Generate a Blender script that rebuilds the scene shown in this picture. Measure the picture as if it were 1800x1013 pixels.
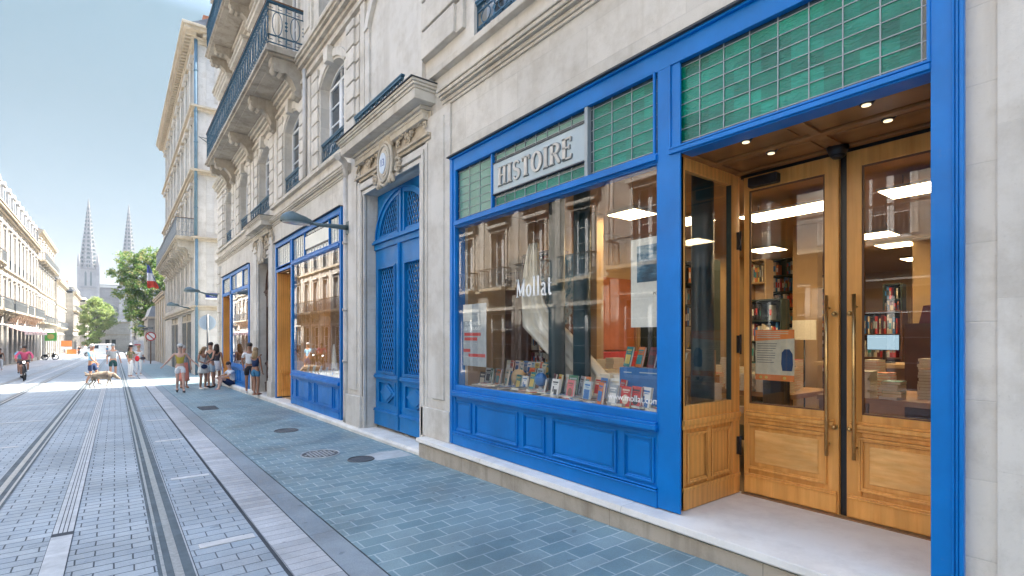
import bpy, bmesh, math, random
from math import sin, cos, pi, radians, atan, sqrt
from mathutils import Vector, Matrix
random.seed(7)
for o in list(bpy.data.objects): bpy.data.objects.remove(o)
sc = bpy.context.scene
C = sc.collection
# ------------------------------------------------------------ camera, world, sun, exposure
cd = bpy.data.cameras.new('camera'); cam = bpy.data.objects.new('camera', cd); C.objects.link(cam)
cam.location = (0, 0, 1.6); cam.rotation_euler = (radians(90), 0, -atan(697/910.))
cd.sensor_width = 36; cd.lens = 18.2; cd.shift_y = 85.5/1800; cd.clip_start = .05; cd.clip_end = 3000
sc.camera = cam
SUN_EL, SUN_AZ = radians(52), radians(84)      # azimuth clockwise from +Y (north)
w = bpy.data.worlds.new('World'); sc.world = w; w.use_nodes = True
nt = w.node_tree; nt.nodes.clear()
sky = nt.nodes.new('ShaderNodeTexSky'); sky.sky_type = 'NISHITA'; sky.sun_disc = False
sky.sun_elevation = SUN_EL; sky.sun_rotation = SUN_AZ; sky.air_density = 1.0; sky.dust_density = 1.6; sky.ozone_density = 1.2
bg = nt.nodes.new('ShaderNodeBackground'); bg.inputs[1].default_value = .15
ow = nt.nodes.new('ShaderNodeOutputWorld')
tcw = nt.nodes.new('ShaderNodeTexCoord'); spw = nt.nodes.new('ShaderNodeSeparateXYZ'); rmp = nt.nodes.new('ShaderNodeValToRGB'); mxw = nt.nodes.new('ShaderNodeMix')
mxw.data_type = 'RGBA'; mxw.blend_type = 'MULTIPLY'; mxw.inputs[0].default_value = 1     # brighter zenith, dimmer low sky
for p_, c_ in ((0, (.10, .092, .086)), (.12, (.118, .11, .10)), (.22, (.132, .130, .108)), (.34, (.135, .137, .106)), (.47, (.142, .155, .118)), (.60, (1, .95, .86)), (1, (1, .94, .85))):
    e_ = rmp.color_ramp.elements.new(p_) if p_ not in (0, 1) else rmp.color_ramp.elements[0 if p_ == 0 else -1]
    e_.color = (*[min(c, 1) for c in c_], 1)
nt.links.new(tcw.outputs['Generated'], spw.inputs[0]); nt.links.new(spw.outputs[2], rmp.inputs[0]); nt.links.new(sky.outputs[0], mxw.inputs[6]); nt.links.new(rmp.outputs[0], mxw.inputs[7])
nt.links.new(mxw.outputs[2], bg.inputs[0]); nt.links.new(bg.outputs[0], ow.inputs[0])
sl = bpy.data.lights.new('sun', 'SUN'); sl.energy = 2.7; sl.angle = radians(.55); sl.color = (1, .93, .82)
so = bpy.data.objects.new('sun', sl); C.objects.link(so)
sd = Vector((cos(SUN_EL)*sin(SUN_AZ), cos(SUN_EL)*cos(SUN_AZ), sin(SUN_EL)))
so.rotation_euler = sd.to_track_quat('Z', 'Y').to_euler(); so.location = (20, 10, 40)
vs = sc.view_settings; vs.view_transform = 'Standard'; vs.look = 'None'; vs.gamma = 1; vs.use_curve_mapping = False
vs.exposure = 3.08
try:
    sc.render.engine = 'CYCLES'
    cy = sc.cycles; cy.use_denoising = True; cy.denoiser = 'OPENIMAGEDENOISE'
    cy.max_bounces = 10; cy.diffuse_bounces = 4; cy.glossy_bounces = 4; cy.transmission_bounces = 8; cy.transparent_max_bounces = 16
    cy.caustics_reflective = False; cy.caustics_refractive = False; cy.sample_clamp_indirect = 6
except Exception as e: print(e)

def gz(y): return -.0165*min(max(y, -60), 90)
# ------------------------------------------------------------ materials
M = {}
class NT:
    def __init__(s, name):
        s.m = bpy.data.materials.new(name); s.m.use_nodes = True; s.t = s.m.node_tree; s.t.nodes.clear()
        s.out = s.n('ShaderNodeOutputMaterial'); M[name] = s.m
    def n(s, typ, **kw):
        x = s.t.nodes.new(typ)
        for k, v in kw.items():
            if k.startswith('i_'):
                x.inputs[k[2:].replace('_', ' ')].default_value = v
            else: setattr(x, k, v)
        return x
    def l(s, a, b): s.t.links.new(a, b)
    def pos(s): return s.n('ShaderNodeNewGeometry').outputs['Position']
    def mapped(s, mode='xyz', scale=(1, 1, 1), loc=(0, 0, 0)):
        sep = s.n('ShaderNodeSeparateXYZ'); s.l(s.pos(), sep.inputs[0])
        cb = s.n('ShaderNodeCombineXYZ')
        for i, ch in enumerate(mode): s.l(sep.outputs['xyz'.index(ch)], cb.inputs[i])
        mp = s.n('ShaderNodeMapping'); mp.inputs['Scale'].default_value = scale; mp.inputs['Location'].default_value = loc
        s.l(cb.outputs[0], mp.inputs[0]); return mp.outputs[0]
    def noise(s, vec, scale, detail=4, rough=.6):
        x = s.n('ShaderNodeTexNoise'); x.inputs['Scale'].default_value = scale; x.inputs['Detail'].default_value = detail
        x.inputs['Roughness'].default_value = rough; s.l(vec, x.inputs['Vector']); return x.outputs['Fac']
    def ramp(s, fac, stops):
        r = s.n('ShaderNodeValToRGB'); e = r.color_ramp.elements
        while len(e) < len(stops): e.new(.5)
        for k, (p, c) in enumerate(stops):
            e[k].position = p; e[k].color = tuple(c)+(1,) if len(c) == 3 else c
        s.l(fac, r.inputs[0]); return r.outputs[0]
    def mix(s, fac, a, b, mode='MIX'):
        x = s.n('ShaderNodeMix', data_type='RGBA', blend_type=mode)
        for sock, v in ((x.inputs[0], fac), (x.inputs[6], a), (x.inputs[7], b)):
            if hasattr(v, 'is_linked') or hasattr(v, 'links'): s.l(v, sock)
            elif isinstance(v, (int, float)): sock.default_value = v
            else: sock.default_value = tuple(v)+(1,)
        return x.outputs[2]
    def math(s, op, a, b=0.):
        x = s.n('ShaderNodeMath', operation=op)
        for sock, v in ((x.inputs[0], a), (x.inputs[1], b)):
            if hasattr(v, 'links'): s.l(v, sock)
            else: sock.default_value = v
        return x.outputs[0]
    def bump(s, h, strength=.3, dist=.01):
        b = s.n('ShaderNodeBump'); b.inputs['Strength'].default_value = strength; b.inputs['Distance'].default_value = dist
        s.l(h, b.inputs['Height']); return b.outputs[0]
    def bsdf(s, color, rough=.6, metal=0, bump=None, spec=.5, coat=0, sheen=0):
        p = s.n('ShaderNodeBsdfPrincipled')
        if hasattr(color, 'links'): s.l(color, p.inputs['Base Color'])
        else: p.inputs['Base Color'].default_value = tuple(color)+(1,)
        if hasattr(rough, 'links'): s.l(rough, p.inputs['Roughness'])
        else: p.inputs['Roughness'].default_value = rough
        p.inputs['Metallic'].default_value = metal; p.inputs['Specular IOR Level'].default_value = spec
        p.inputs['Coat Weight'].default_value = coat; p.inputs['Coat Roughness'].default_value = .12
        if bump is not None: s.l(bump, p.inputs['Normal'])
        s.l(p.outputs[0], s.out.inputs[0]); s.p = p; return s

def simple(name, col, rough=.6, metal=0, var=.18, scale=6., bs=.15, bd=.004, spec=.5, coat=0):
    t = NT(name); P = t.pos(); n = t.noise(P, scale); n2 = t.noise(P, scale*9, 3)
    lo = [max(0, c*(1-var)) for c in col]; hi = [min(1, c*(1+var)) for c in col]
    c = t.ramp(n, [(.3, lo), (.7, hi)])
    t.bsdf(c, rough, metal, t.bump(n2, bs, bd), spec, coat); return t.m

def stone(name, base, dark, block=(1.1, .42), joint=.006, stain=.35, mode='yzx', streak=True, jcol=.7, fine=60):
    t = NT(name); v = t.mapped(mode, (1, 1, 1), (.3, block[1]/2 if block[1] > 2 else 0, 0)); P = t.pos()
    br = t.n('ShaderNodeTexBrick'); t.l(v, br.inputs['Vector'])
    br.inputs['Scale'].default_value = 1; br.inputs['Brick Width'].default_value = block[0]; br.inputs['Row Height'].default_value = block[1]
    br.inputs['Mortar Size'].default_value = joint; br.inputs['Mortar Smooth'].default_value = .3
    br.inputs['Color1'].default_value = (1, 1, 1, 1); br.inputs['Color2'].default_value = (.86, .86, .86, 1); br.inputs['Mortar'].default_value = (jcol, jcol, jcol, 1)
    big = t.noise(P, .45, 5, .65); mid = t.noise(P, 2.6, 6, .7); fn = t.noise(P, fine, 4, .7)
    st = t.noise(t.mapped('xyz', (3.5, 3.5, .35)), 1.3, 5, .6)
    c = t.ramp(big, [(.3, [b*.9 for b in base]), (.7, [min(1, b*1.07) for b in base])])
    c = t.mix(t.ramp(mid, [(.45, (0, 0, 0)), (.8, (1, 1, 1))]), c, dark)
    if streak: c = t.mix(t.math('MULTIPLY', t.ramp(st, [(.52, (0, 0, 0)), (.75, (1, 1, 1))]), stain), c, dark)
    c = t.mix(1., c, br.outputs['Color'], 'MULTIPLY')
    pits = t.ramp(fn, [(.62, (1, 1, 1)), (.75, (.72, .7, .66))])
    c = t.mix(.6, c, t.mix(1., c, pits, 'MULTIPLY'))
    h = t.math('ADD', t.math('MULTIPLY', fn, .35), t.math('MULTIPLY', br.outputs['Fac'], -1.))
    h = t.math('ADD', h, t.math('MULTIPLY', mid, .6))
    t.bsdf(c, .85, 0, t.bump(h, .5, .006), .25); return t.m

stone('limestone', (.68, .635, .565), (.46, .41, .34), joint=.004, jcol=.86, stain=.6)
stone('limestone_plain', (.68, .645, .59), (.48, .435, .37), block=(2.4, .9), joint=.002, jcol=.9, stain=.55)
stone('limestone_carved', (.53, .46, .36), (.33, .25, .17), block=(9, 9), joint=0, stain=.6, fine=40)
stone('limestone_moulding', (.62, .57, .49), (.42, .355, .275), block=(1.3, 9), joint=.004, stain=.7)
stone('limestone_sunny', (.49, .465, .42), (.34, .30, .245), block=(1.1, .4), joint=.008, stain=.4)
stone('limestone_trim', (.60, .52, .40), (.42, .32, .20), block=(9, 9), joint=0)
stone('balcony_stone', (.47, .42, .35), (.25, .215, .17), block=(1.3, 9), joint=.006, stain=.9)
stone('limestone_side', (.66, .64, .60), (.54, .50, .45), block=(1.1, .42), mode='xzy')
stone('cathedral_stone', (.25, .25, .255), (.14, .145, .155), block=(1.6, .8), stain=.6)
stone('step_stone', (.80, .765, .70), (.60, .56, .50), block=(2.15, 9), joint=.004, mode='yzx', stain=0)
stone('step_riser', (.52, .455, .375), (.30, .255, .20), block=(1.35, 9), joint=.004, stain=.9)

def paving(name, c1, c2, mortar, bw, bh, joint, mode='xyz', rough=.5, off=.5, smooth=.1, nz=.35, bs=.6):
    t = NT(name); v = t.mapped(mode); P = t.pos()
    wob = t.n('ShaderNodeVectorMath', operation='MULTIPLY_ADD')
    nzc = t.n('ShaderNodeTexNoise'); nzc.inputs['Scale'].default_value = 3.5; t.l(P, nzc.inputs['Vector'])
    t.l(nzc.outputs['Color'], wob.inputs[0]); wob.inputs[1].default_value = (.02, .02, 0); t.l(v, wob.inputs[2])
    br = t.n('ShaderNodeTexBrick'); t.l(wob.outputs[0], br.inputs['Vector']); br.offset = off
    br.inputs['Scale'].default_value = 1; br.inputs['Brick Width'].default_value = bw; br.inputs['Row Height'].default_value = bh
    br.inputs['Mortar Size'].default_value = joint; br.inputs['Mortar Smooth'].default_value = smooth
    br.inputs['Color1'].default_value = tuple(c1)+(1,); br.inputs['Color2'].default_value = tuple(c2)+(1,)
    br.inputs['Mortar'].default_value = tuple(mortar)+(1,)
    fn = t.noise(P, 90, 3, .7); mid = t.noise(P, 1.1, 5, .6)
    c = t.mix(1., br.outputs['Color'], t.ramp(mid, [(.3, (.8, .8, .8)), (.7, (1.12, 1.12, 1.12))]), 'MULTIPLY')
    c = t.mix(1., c, t.ramp(fn, [(.3, (1-nz*.4,)*3), (.7, (1+nz*.4,)*3)]), 'MULTIPLY')
    st_ = t.ramp(t.noise(P, .55, 7, .72), [(.38, (.87, .87, .87)), (.50, (1, 1, 1)), (.64, (1.07, 1.06, 1.05))]); c = t.mix(1., c, st_, 'MULTIPLY')
    sp_ = t.ramp(t.noise(P, 7.5, 2, .5), [(.70, (1, 1, 1)), (.735, (.70, .72, .74))]); c = t.mix(1., c, sp_, 'MULTIPLY')
    h = t.math('ADD', t.math('MULTIPLY', br.outputs['Fac'], -1.), t.math('MULTIPLY', fn, .25))
    h = t.math('ADD', h, t.math('MULTIPLY', t.noise(P, 9, 3), .8))
    r = t.ramp(mid, [(.3, (rough-.1,)*3), (.7, (rough+.12,)*3)])
    t.bsdf(c, r, 0, t.bump(h, bs, .006), .5); return t.m
paving('sidewalk_pavers', (.145, .242, .275), (.225, .315, .34), (.36, .44, .47), .262, .172, .0065, rough=.48)
paving('track_pavers', (.33, .38, .42), (.41, .455, .48), (.045, .06, .075), .235, .128, .0055, rough=.6)
paving('lane_pavers', (.29, .345, .385), (.36, .405, .44), (.09, .11, .13), .25, .14, .005, rough=.5)
paving('gutter_pavers', (.40, .42, .44), (.50, .51, .52), (.20, .22, .24), .5, .118, .004, rough=.5, off=0)
paving('slab_stone', (.235, .285, .32), (.26, .305, .335), (.13, .16, .19), 9., 1.5, .004, rough=.5, off=0)
paving('light_slabs', (.33, .35, .37), (.42, .43, .44), (.22, .24, .26), .6, .4, .006, rough=.68)
simple('base_asphalt', (.12, .13, .14), .8, scale=3)
simple('joint_dark', (.05, .06, .07), .8, scale=20)
simple('joint_light', (.42, .44, .45), .8, scale=20)
simple('track_rubber', (.07, .095, .11), .6, scale=5, var=.45)
simple('cement_patch', (.46, .48, .48), .8, scale=4)
simple('marker_stone', (.55, .55, .54), .6, scale=8)
simple('strip_white', (.48, .49, .49), .5, scale=8)
simple('strip_groove', (.20, .22, .24), .6, scale=8)
simple('rail_steel', (.46, .46, .46), .34, .85, var=.25, scale=30, bs=.05)
simple('rail_rust', (.13, .10, .08), .6, .4, scale=20)
simple('iron_cover', (.12, .13, .14), .5, .6, scale=30, bs=.5, bd=.01)

def paint(name, col, rough=.32, var=.08, dirt=.0):
    t = NT(name); P = t.pos(); n = t.noise(P, 1.7, 5); f = t.noise(P, 55, 3, .6); lg = t.noise(t.mapped('xyz', (14, 14, 1.2)), 2.5, 4)
    c = t.ramp(n, [(.3, [x*(1-var) for x in col]), (.7, [min(1, x*(1+var)) for x in col])])
    c = t.mix(t.math('MULTIPLY', t.ramp(lg, [(.55, (0, 0, 0)), (.8, (1, 1, 1))]), .18), c, [min(1, x*1.3+.008) for x in col])
    wr = t.math('MULTIPLY', t.ramp(t.noise(P, 3.1, 8, .75), [(.60, (0, 0, 0)), (.72, (1, 1, 1))]), t.ramp(t.noise(P, 38, 5, .7), [(.5, (0, 0, 0)), (.62, (1, 1, 1))]))
    c = t.mix(t.math('MULTIPLY', wr, .35), c, (.16, .20, .26))
    r = t.ramp(t.noise(P, 5, 4), [(.3, (rough-.06,)*3), (.75, (rough+.14,)*3)])
    h = t.math('ADD', t.math('MULTIPLY', f, .4), lg)
    t.bsdf(c, r, 0, t.bump(h, .12, .003), .3, coat=.08); return t.m
paint('blue_paint', (.0, .165, .52), .36, .16); paint('blue_paint_door', (.0, .16, .44), .38, .2)
paint('white_paint', (.74, .75, .76), .45); paint('brown_paint', (.10, .05, .03), .4)
paint('dark_green_iron', (.01, .035, .045), .35, .3); paint('teal_shutter', (.012, .03, .04), .5)
simple('wrought_iron', (.035, .06, .085), .45, .3, scale=20)
simple('wrought_iron_blue', (.03, .10, .16), .45, .2, scale=20)
simple('iron_grey', (.24, .27, .29), .5, scale=20); simple('iron_rust', (.16, .085, .045), .8, scale=30)
simple('lead', (.045, .05, .055), .7, scale=2)
simple('zinc', (.30, .33, .37), .5, .5, scale=2); simple('slate', (.13, .15, .18), .6, scale=3, var=.3)
simple('pipe_blue', (.10, .19, .25), .5, scale=4); simple('pipe_stone', (.52, .49, .45), .6, scale=4)
simple('lamp_metal', (.10, .145, .155), .45, .2, scale=6, bs=.03)
simple('came', (.30, .34, .36), .45, .3, scale=10, var=.1)
simple('terracotta', (.42, .15, .07), .8, scale=5, var=.3); simple('red_brick', (.36, .15, .09), .8, scale=8, var=.3)
simple('black_plastic', (.012, .012, .014), .35, scale=9); simple('brass', (.55, .38, .17), .3, .95, var=.15, scale=20, bs=.05)
simple('gold_letters', (.56, .52, .46), .5, .0, scale=10); simple('sign_outline', (.20, .215, .22), .6); simple('letter_edge', (.10, .10, .10), .6)
simple('sign_glass', (.33, .42, .47), .25, scale=2, var=.06, bs=.03, coat=.6)
simple('letter_white', (.85, .85, .83), .5, var=.03)
simple('cream_wall', (.50, .34, .18), .8, scale=1.5, var=.12); simple('cream_ceiling', (.50, .33, .17), .8, scale=1, var=.06); simple('rust_board', (.42, .13, .035), .8, scale=3, var=.2)
simple('shelf_dark', (.02, .035, .03), .5); simple('shelf_brown', (.12, .05, .025), .5); simple('table_wood', (.34, .19, .09), .5, scale=4)
simple('shop_floor', (.22, .15, .09), .35, scale=2); simple('cardboard', (.44, .25, .11), .8, scale=4)
simple('paper', (.74, .70, .62), .7, var=.06, scale=30); simple('cloth_white', (.74, .68, .58), .9, scale=4, var=.06)
simple('skin', (.50, .27, .18), .55, scale=12, var=.1, bs=.05); simple('skin_tan', (.36, .18, .11), .5, scale=12, var=.1, bs=.05)
simple('skin_pale', (.62, .38, .29), .55, scale=12, var=.08, bs=.05)
simple('hair_blond', (.36, .24, .12), .6, scale=60, var=.4, bs=.8, bd=.01); simple('hair_dark', (.03, .018, .012), .5, scale=60, var=.4, bs=.8, bd=.01)
simple('hair_grey', (.45, .43, .40), .6, scale=60, var=.3, bs=.8, bd=.01); simple('hair_white', (.62, .60, .56), .6, scale=60, var=.3)
simple('rubber', (.02, .02, .022), .7); simple('pink_shirt', (.6, .07, .16), .8); simple('plaster_white', (.62, .62, .61), .7, scale=2)
simple('dog_fur', (.27, .215, .16), .9, scale=9, var=.55, bs=.9, bd=.02); simple('orange_canvas', (.75, .22, .05), .8); simple('pink_awning', (.72, .52, .50), .8, scale=3, var=.4)
simple('sign_blue', (.01, .04, .22), .35, var=.05); simple('sign_red', (.55, .03, .03), .4); simple('sign_grey', (.62, .74, .84), .35, .0, var=.06); simple('sign_green', (.12, .45, .08), .5)
simple('enamel', (.52, .60, .70), .4, var=.05); simple('enamel_blue', (.03, .08, .3), .3)
CLOTH = {}
def cloth(name, col):
    if name not in M: simple(name, col, .85, scale=25, var=.1, bs=.3, bd=.006)
    return M[name]
# oak: stretched grain
def wood(name, a, b, mode='xyz', scale=(30, 30, 1.6), rough=.34):
    t = NT(name); v = t.mapped(mode, scale); g = t.noise(v, 1., 6, .65); P = t.pos()
    wv = t.n('ShaderNodeTexWave'); wv.inputs['Scale'].default_value = 1.1; wv.inputs['Distortion'].default_value = 9; wv.inputs['Detail'].default_value = 3
    t.l(t.mapped(mode, tuple(x*.16 for x in scale)), wv.inputs['Vector'])
    c = t.ramp(g, [(.25, a), (.75, b)])
    c = t.mix(t.math('MULTIPLY', wv.outputs['Fac'], .38), c, [x*.62 for x in a])
    c = t.mix(1., c, t.ramp(t.noise(P, 1.3, 4), [(.3, (.82,)*3), (.7, (1.12,)*3)]), 'MULTIPLY')
    t.bsdf(c, rough, 0, t.bump(g, .15, .003), .4, coat=.08); return t.m
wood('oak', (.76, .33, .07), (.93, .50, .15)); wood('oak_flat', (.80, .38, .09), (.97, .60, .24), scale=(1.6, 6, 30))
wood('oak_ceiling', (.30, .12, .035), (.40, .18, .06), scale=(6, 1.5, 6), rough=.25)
# glass: thin clear pane
def glass(name, tint=(.96, .98, .97), ior=1.52, rough=0., bumpy=0., boost=0.):
    t = NT(name); tr = t.n('ShaderNodeBsdfTransparent'); tr.inputs[0].default_value = tuple(tint)+(1,)
    gl = t.n('ShaderNodeBsdfGlossy'); gl.inputs['Roughness'].default_value = rough; gl.inputs[0].default_value = (.95, .97, 1, 1)
    fr = t.n('ShaderNodeLayerWeight'); fr.inputs[0].default_value = .5
    f = t.math('MINIMUM', t.math('ADD', t.math('MULTIPLY', t.math('POWER', fr.outputs['Facing'], 4.), 1.15), .07+boost), 1.)
    mx = t.n('ShaderNodeMixShader'); t.l(f, mx.inputs[0]); t.l(tr.outputs[0], mx.inputs[1]); t.l(gl.outputs[0], mx.inputs[2])
    b = t.bump(t.noise(t.pos(), 1.2, 2), .02 if not bumpy else bumpy, .02); t.l(b, gl.inputs['Normal'])
    t.l(mx.outputs[0], t.out.inputs[0]); return t.m
glass('shop_glass'); glass('door_glass')
t = NT('window_glass'); t.bsdf((.04, .055, .07), .06, 0, t.bump(t.noise(t.pos(), .9, 2), .05, .05), 1.)
t = NT('sky_tint_glass'); P = t.pos(); t.bsdf(t.ramp(t.noise(P, 3., 4), [(.3, (.44, .50, .48)), (.7, (.56, .60, .57))]), .14, 0, t.bump(t.noise(t.mapped('yzx', (40, 60, 40)), 1., 3, .6), .2, .006), .8, coat=.6)  # whitish sky reflection put into the base colour of these panes
# leaded glass: textured green pane, reflecting the sky
t = NT('green_glass'); P = t.pos(); v = t.mapped('yzx')
nn = t.noise(P, 3.5, 4); f = t.noise(t.mapped('yzx', (26, 70, 26)), 1., 3, .6)
br = t.n('ShaderNodeTexBrick'); t.l(v, br.inputs['Vector']); br.inputs['Brick Width'].default_value = .205; br.inputs['Row Height'].default_value = .105; br.inputs['Scale'].default_value = 1; br.inputs['Mortar Size'].default_value = 0; br.offset = 0
br.inputs['Color1'].default_value = (.0, .13, .08, 1); br.inputs['Color2'].default_value = (.002, .25, .165, 1)
c = t.mix(1., br.outputs['Color'], t.ramp(nn, [(.3, (.75,)*3), (.7, (1.25,)*3)]), 'MULTIPLY')
t.bsdf(c, .16, 0, t.bump(f, .75, .014), .6, coat=.0)
t = NT('green_glass_pale'); P = t.pos(); nn = t.noise(P, 3., 4); f = t.noise(t.mapped('yzx', (40, 60, 40)), 1., 3, .6)
t.bsdf(t.ramp(nn, [(.3, (.07, .21, .16)), (.7, (.13, .30, .24))]), .2, 0, t.bump(f, .4, .008), .6, coat=.2)
simple('dark_glass', (.03, .06, .07), .12, spec=.8, bs=.3)
def emit(name, col, s):
    t = NT(name); e = t.n('ShaderNodeEmission'); e.inputs[0].default_value = tuple(col)+(1,); e.inputs[1].default_value = s
    t.l(e.outputs[0], t.out.inputs[0]); return t.m
emit('lamp_panel', (1, .72, .38), 3.2); emit('screen', (.62, .85, 1), .09); emit('spot', (1, .80, .5), .22)
emit('headlight_lit', (1, .97, .9), 2.)
t = NT('painted_picture'); P = t.pos(); n1 = t.noise(P, 2.2, 6, .65); n2 = t.noise(t.mapped('yzx', (2, 5, 1)), 1.5, 5)
c = t.ramp(n1, [(.35, (.015, .07, .12)), (.48, (.03, .17, .26)), (.55, (.55, .58, .58)), (.62, (.25, .12, .06))]); t.bsdf(c, .5)
t = NT('blue_clouds'); n1 = t.noise(t.mapped('yzx', (1, 3, 1)), 3., 6, .6); t.bsdf(t.ramp(n1, [(.4, (.01, .05, .09)), (.5, (.03, .12, .2)), (.62, (.35, .42, .45))]), .5)
t = NT('leaves'); ob = t.n('ShaderNodeTexNoise'); ob.inputs['Scale'].default_value = 1.3; t.l(t.pos(), ob.inputs[0])
c = t.ramp(ob.outputs['Fac'], [(.35, (.035, .10, .022)), (.5, (.09, .17, .035)), (.68, (.20, .22, .075))])
t.bsdf(c, .6); t.p.inputs['Subsurface Weight'].default_value = 0
def leafmat(name, stops):
    t = NT(name); c = t.ramp(t.noise(t.pos(), 1.1, 4), stops)
    d = t.n('ShaderNodeBsdfDiffuse'); tl = t.n('ShaderNodeBsdfTranslucent'); t.l(c, d.inputs[0]); t.l(c, tl.inputs[0])
    mx = t.n('ShaderNodeMixShader'); mx.inputs[0].default_value = .4; t.l(d.outputs[0], mx.inputs[1]); t.l(tl.outputs[0], mx.inputs[2]); t.l(mx.outputs[0], t.out.inputs[0])
leafmat('leaves', [(.35, (.08, .19, .05)), (.5, (.20, .30, .09)), (.64, (.42, .40, .20))])
leafmat('leaves_light', [(.35, (.20, .30, .09)), (.6, (.38, .44, .18)), (.75, (.5, .52, .28))])
leafmat('flower_leaves', [(.35, (.05, .11, .03)), (.7, (.12, .2, .05))])
simple('bark', (.14, .10, .07), .9, scale=12, var=.4, bs=.8, bd=.03)
t = NT('tricolour'); sp = t.n('ShaderNodeSeparateXYZ'); tc = t.n('ShaderNodeTexCoord'); t.l(tc.outputs['Generated'], sp.inputs[0])
c = t.ramp(sp.outputs[2], [(0, (.62, .06, .03)), (.30, (.62, .06, .03)), (.32, (.78, .78, .8)), (.62, (.75, .76, .8)), (.66, (.10, .13, .42))]); t.bsdf(c, .8)

# ------------------------------------------------------------ mesh building
ORI = {}
class MB:
    def __init__(s, T=None): s.v = []; s.f = []; s.mi = []; s.T = T or (lambda a, b, c: (a, b, c)); s.cur = 0; s.smooth = False; s.sm = []
    def pt(s, p): s.v.append(s.T(*p)); return len(s.v)-1
    def face(s, idx): s.f.append(tuple(idx)); s.mi.append(s.cur); s.sm.append(s.smooth)
    def quad(s, *pts): s.face([s.pt(p) for p in pts]); return s
    def box(s, a0, a1, b0, b1, c0, c1):
        i = len(s.v)
        for a in (a0, a1):
            for b in (b0, b1):
                for c in (c0, c1): s.pt((a, b, c))
        for q in ((0, 1, 3, 2), (4, 6, 7, 5), (0, 4, 5, 1), (2, 3, 7, 6), (0, 2, 6, 4), (1, 5, 7, 3)): s.face([i+k for k in q])
        return s
    def prism(s, poly, a0, a1, order='apq'):
        """poly: (p,q) list; a = extruded axis. order tells which local slots (a,p,q) take."""
        def P(a, p, q):
            d = dict(a=a, p=p, q=q); return tuple(d[k] for k in order)
        n = len(poly); i = len(s.v)
        for a in (a0, a1):
            for p, q in poly: s.pt(P(a, p, q))
        s.face([i+k for k in range(n)]); s.face([i+n+k for k in range(n)][::-1])
        for k in range(n): s.face((i+k, i+(k+1) % n, i+n+(k+1) % n, i+n+k))
        return s
    def tube(s, path, r, seg=8, cap=True, sq=1.):
        rs = r if isinstance(r, (list, tuple)) else [r]*len(path)
        path = [Vector(p) for p in path]; rings = []; up = None; sv = s.smooth; s.smooth = True
        for k, p in enumerate(path):
            d = (path[min(k+1, len(path)-1)]-path[max(k-1, 0)]).normalized()
            if up is None: up = Vector((0, 0, 1)) if abs(d.z) < .9 else Vector((0, 1, 0))
            a = d.cross(up)
            if a.length < 1e-4: a = d.orthogonal()
            a.normalize(); b = a.cross(d).normalized(); up = b
            rings.append([s.pt(p+(a*cos(2*pi*j/seg)+b*sin(2*pi*j/seg)*sq)*rs[k]) for j in range(seg)])
        for A, B in zip(rings, rings[1:]):
            for j in range(seg): s.face((A[j], A[(j+1) % seg], B[(j+1) % seg], B[j]))
        s.smooth = False
        if cap: s.face(rings[0][::-1]); s.face(rings[-1])
        s.smooth = sv; return s
    def ring(s, c, ax1, ax2, r, t, seg=20, n=6):
        c = Vector(c); ax1 = Vector(ax1); ax2 = Vector(ax2)
        path = [c+ax1*cos(2*pi*k/seg)+ax2*sin(2*pi*k/seg) for k in range(seg+1)]
        return s.tube(path, t, n, False)
    def ball(s, c, rx, ry=None, rz=None, seg=12, rg=8):
        ry = ry or rx; rz = rz or rx; sv = s.smooth; s.smooth = True; rows = []
        for a in range(1, rg):
            th = pi*a/rg
            rows.append([s.pt((c[0]+rx*sin(th)*cos(2*pi*j/seg), c[1]+ry*sin(th)*sin(2*pi*j/seg), c[2]+rz*cos(th))) for j in range(seg)])
        t0 = s.pt((c[0], c[1], c[2]+rz)); t1 = s.pt((c[0], c[1], c[2]-rz))
        for A, B in zip(rows, rows[1:]):
            for j in range(seg): s.face((A[j], B[j], B[(j+1) % seg], A[(j+1) % seg]))
        for j in range(seg): s.face((t0, rows[0][j], rows[0][(j+1) % seg])); s.face((t1, rows[-1][(j+1) % seg], rows[-1][j]))
        s.smooth = sv; return s
    def mesh(s, name, mats, off=(0, 0, 0), bevel=0):
        me = bpy.data.meshes.new(name); o = Vector(off)
        me.from_pydata([tuple(Vector(v)-o) for v in s.v], [], s.f)
        for m in (mats if isinstance(mats, (list, tuple)) else [mats]): me.materials.append(M[m] if isinstance(m, str) else m)
        me.polygons.foreach_set('material_index', s.mi); me.polygons.foreach_set('use_smooth', s.sm)
        bm = bmesh.new(); bm.from_mesh(me); bmesh.ops.recalc_face_normals(bm, faces=bm.faces)
        if bevel:
            bmesh.ops.remove_doubles(bm, verts=bm.verts, dist=1e-5)
            es = [e for e in bm.edges if len(e.link_faces) == 2 and e.calc_face_angle(0) > .6]
            bmesh.ops.bevel(bm, geom=es, offset=bevel, segments=1, affect='EDGES', clamp_overlap=True)
        bm.to_mesh(me); bm.free(); return me
    def build(s, name, mats, parent=None, bevel=0, origin=None):
        off = ORI[parent.name] if parent is not None else (origin or (0, 0, 0))
        o = bpy.data.objects.new(name, s.mesh(name, mats, off, bevel)); C.objects.link(o); ORI[o.name] = Vector(off)
        if parent is not None: o.parent = parent
        else: o.location = off
        return o
def tag(o, label=None, cat=None, group=None, kind=None):
    if label: o['label'] = label
    if cat: o['category'] = cat
    if group: o['group'] = group
    if kind: o['kind'] = kind
    return o
def thing(name, loc, label, cat, group=None):
    o = bpy.data.objects.new(name, None); C.objects.link(o); o.location = loc; ORI[o.name] = Vector(loc); o.empty_display_size = .2
    return tag(o, label, cat, group)
def copy_tree(o, parent=None):
    c = o.copy(); C.objects.link(c)
    if parent is not None: c.parent = parent
    for ch in [x for x in KIDS.get(o.name, o.children)]: copy_tree(ch, c)
    return c
KIDS = {}
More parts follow.
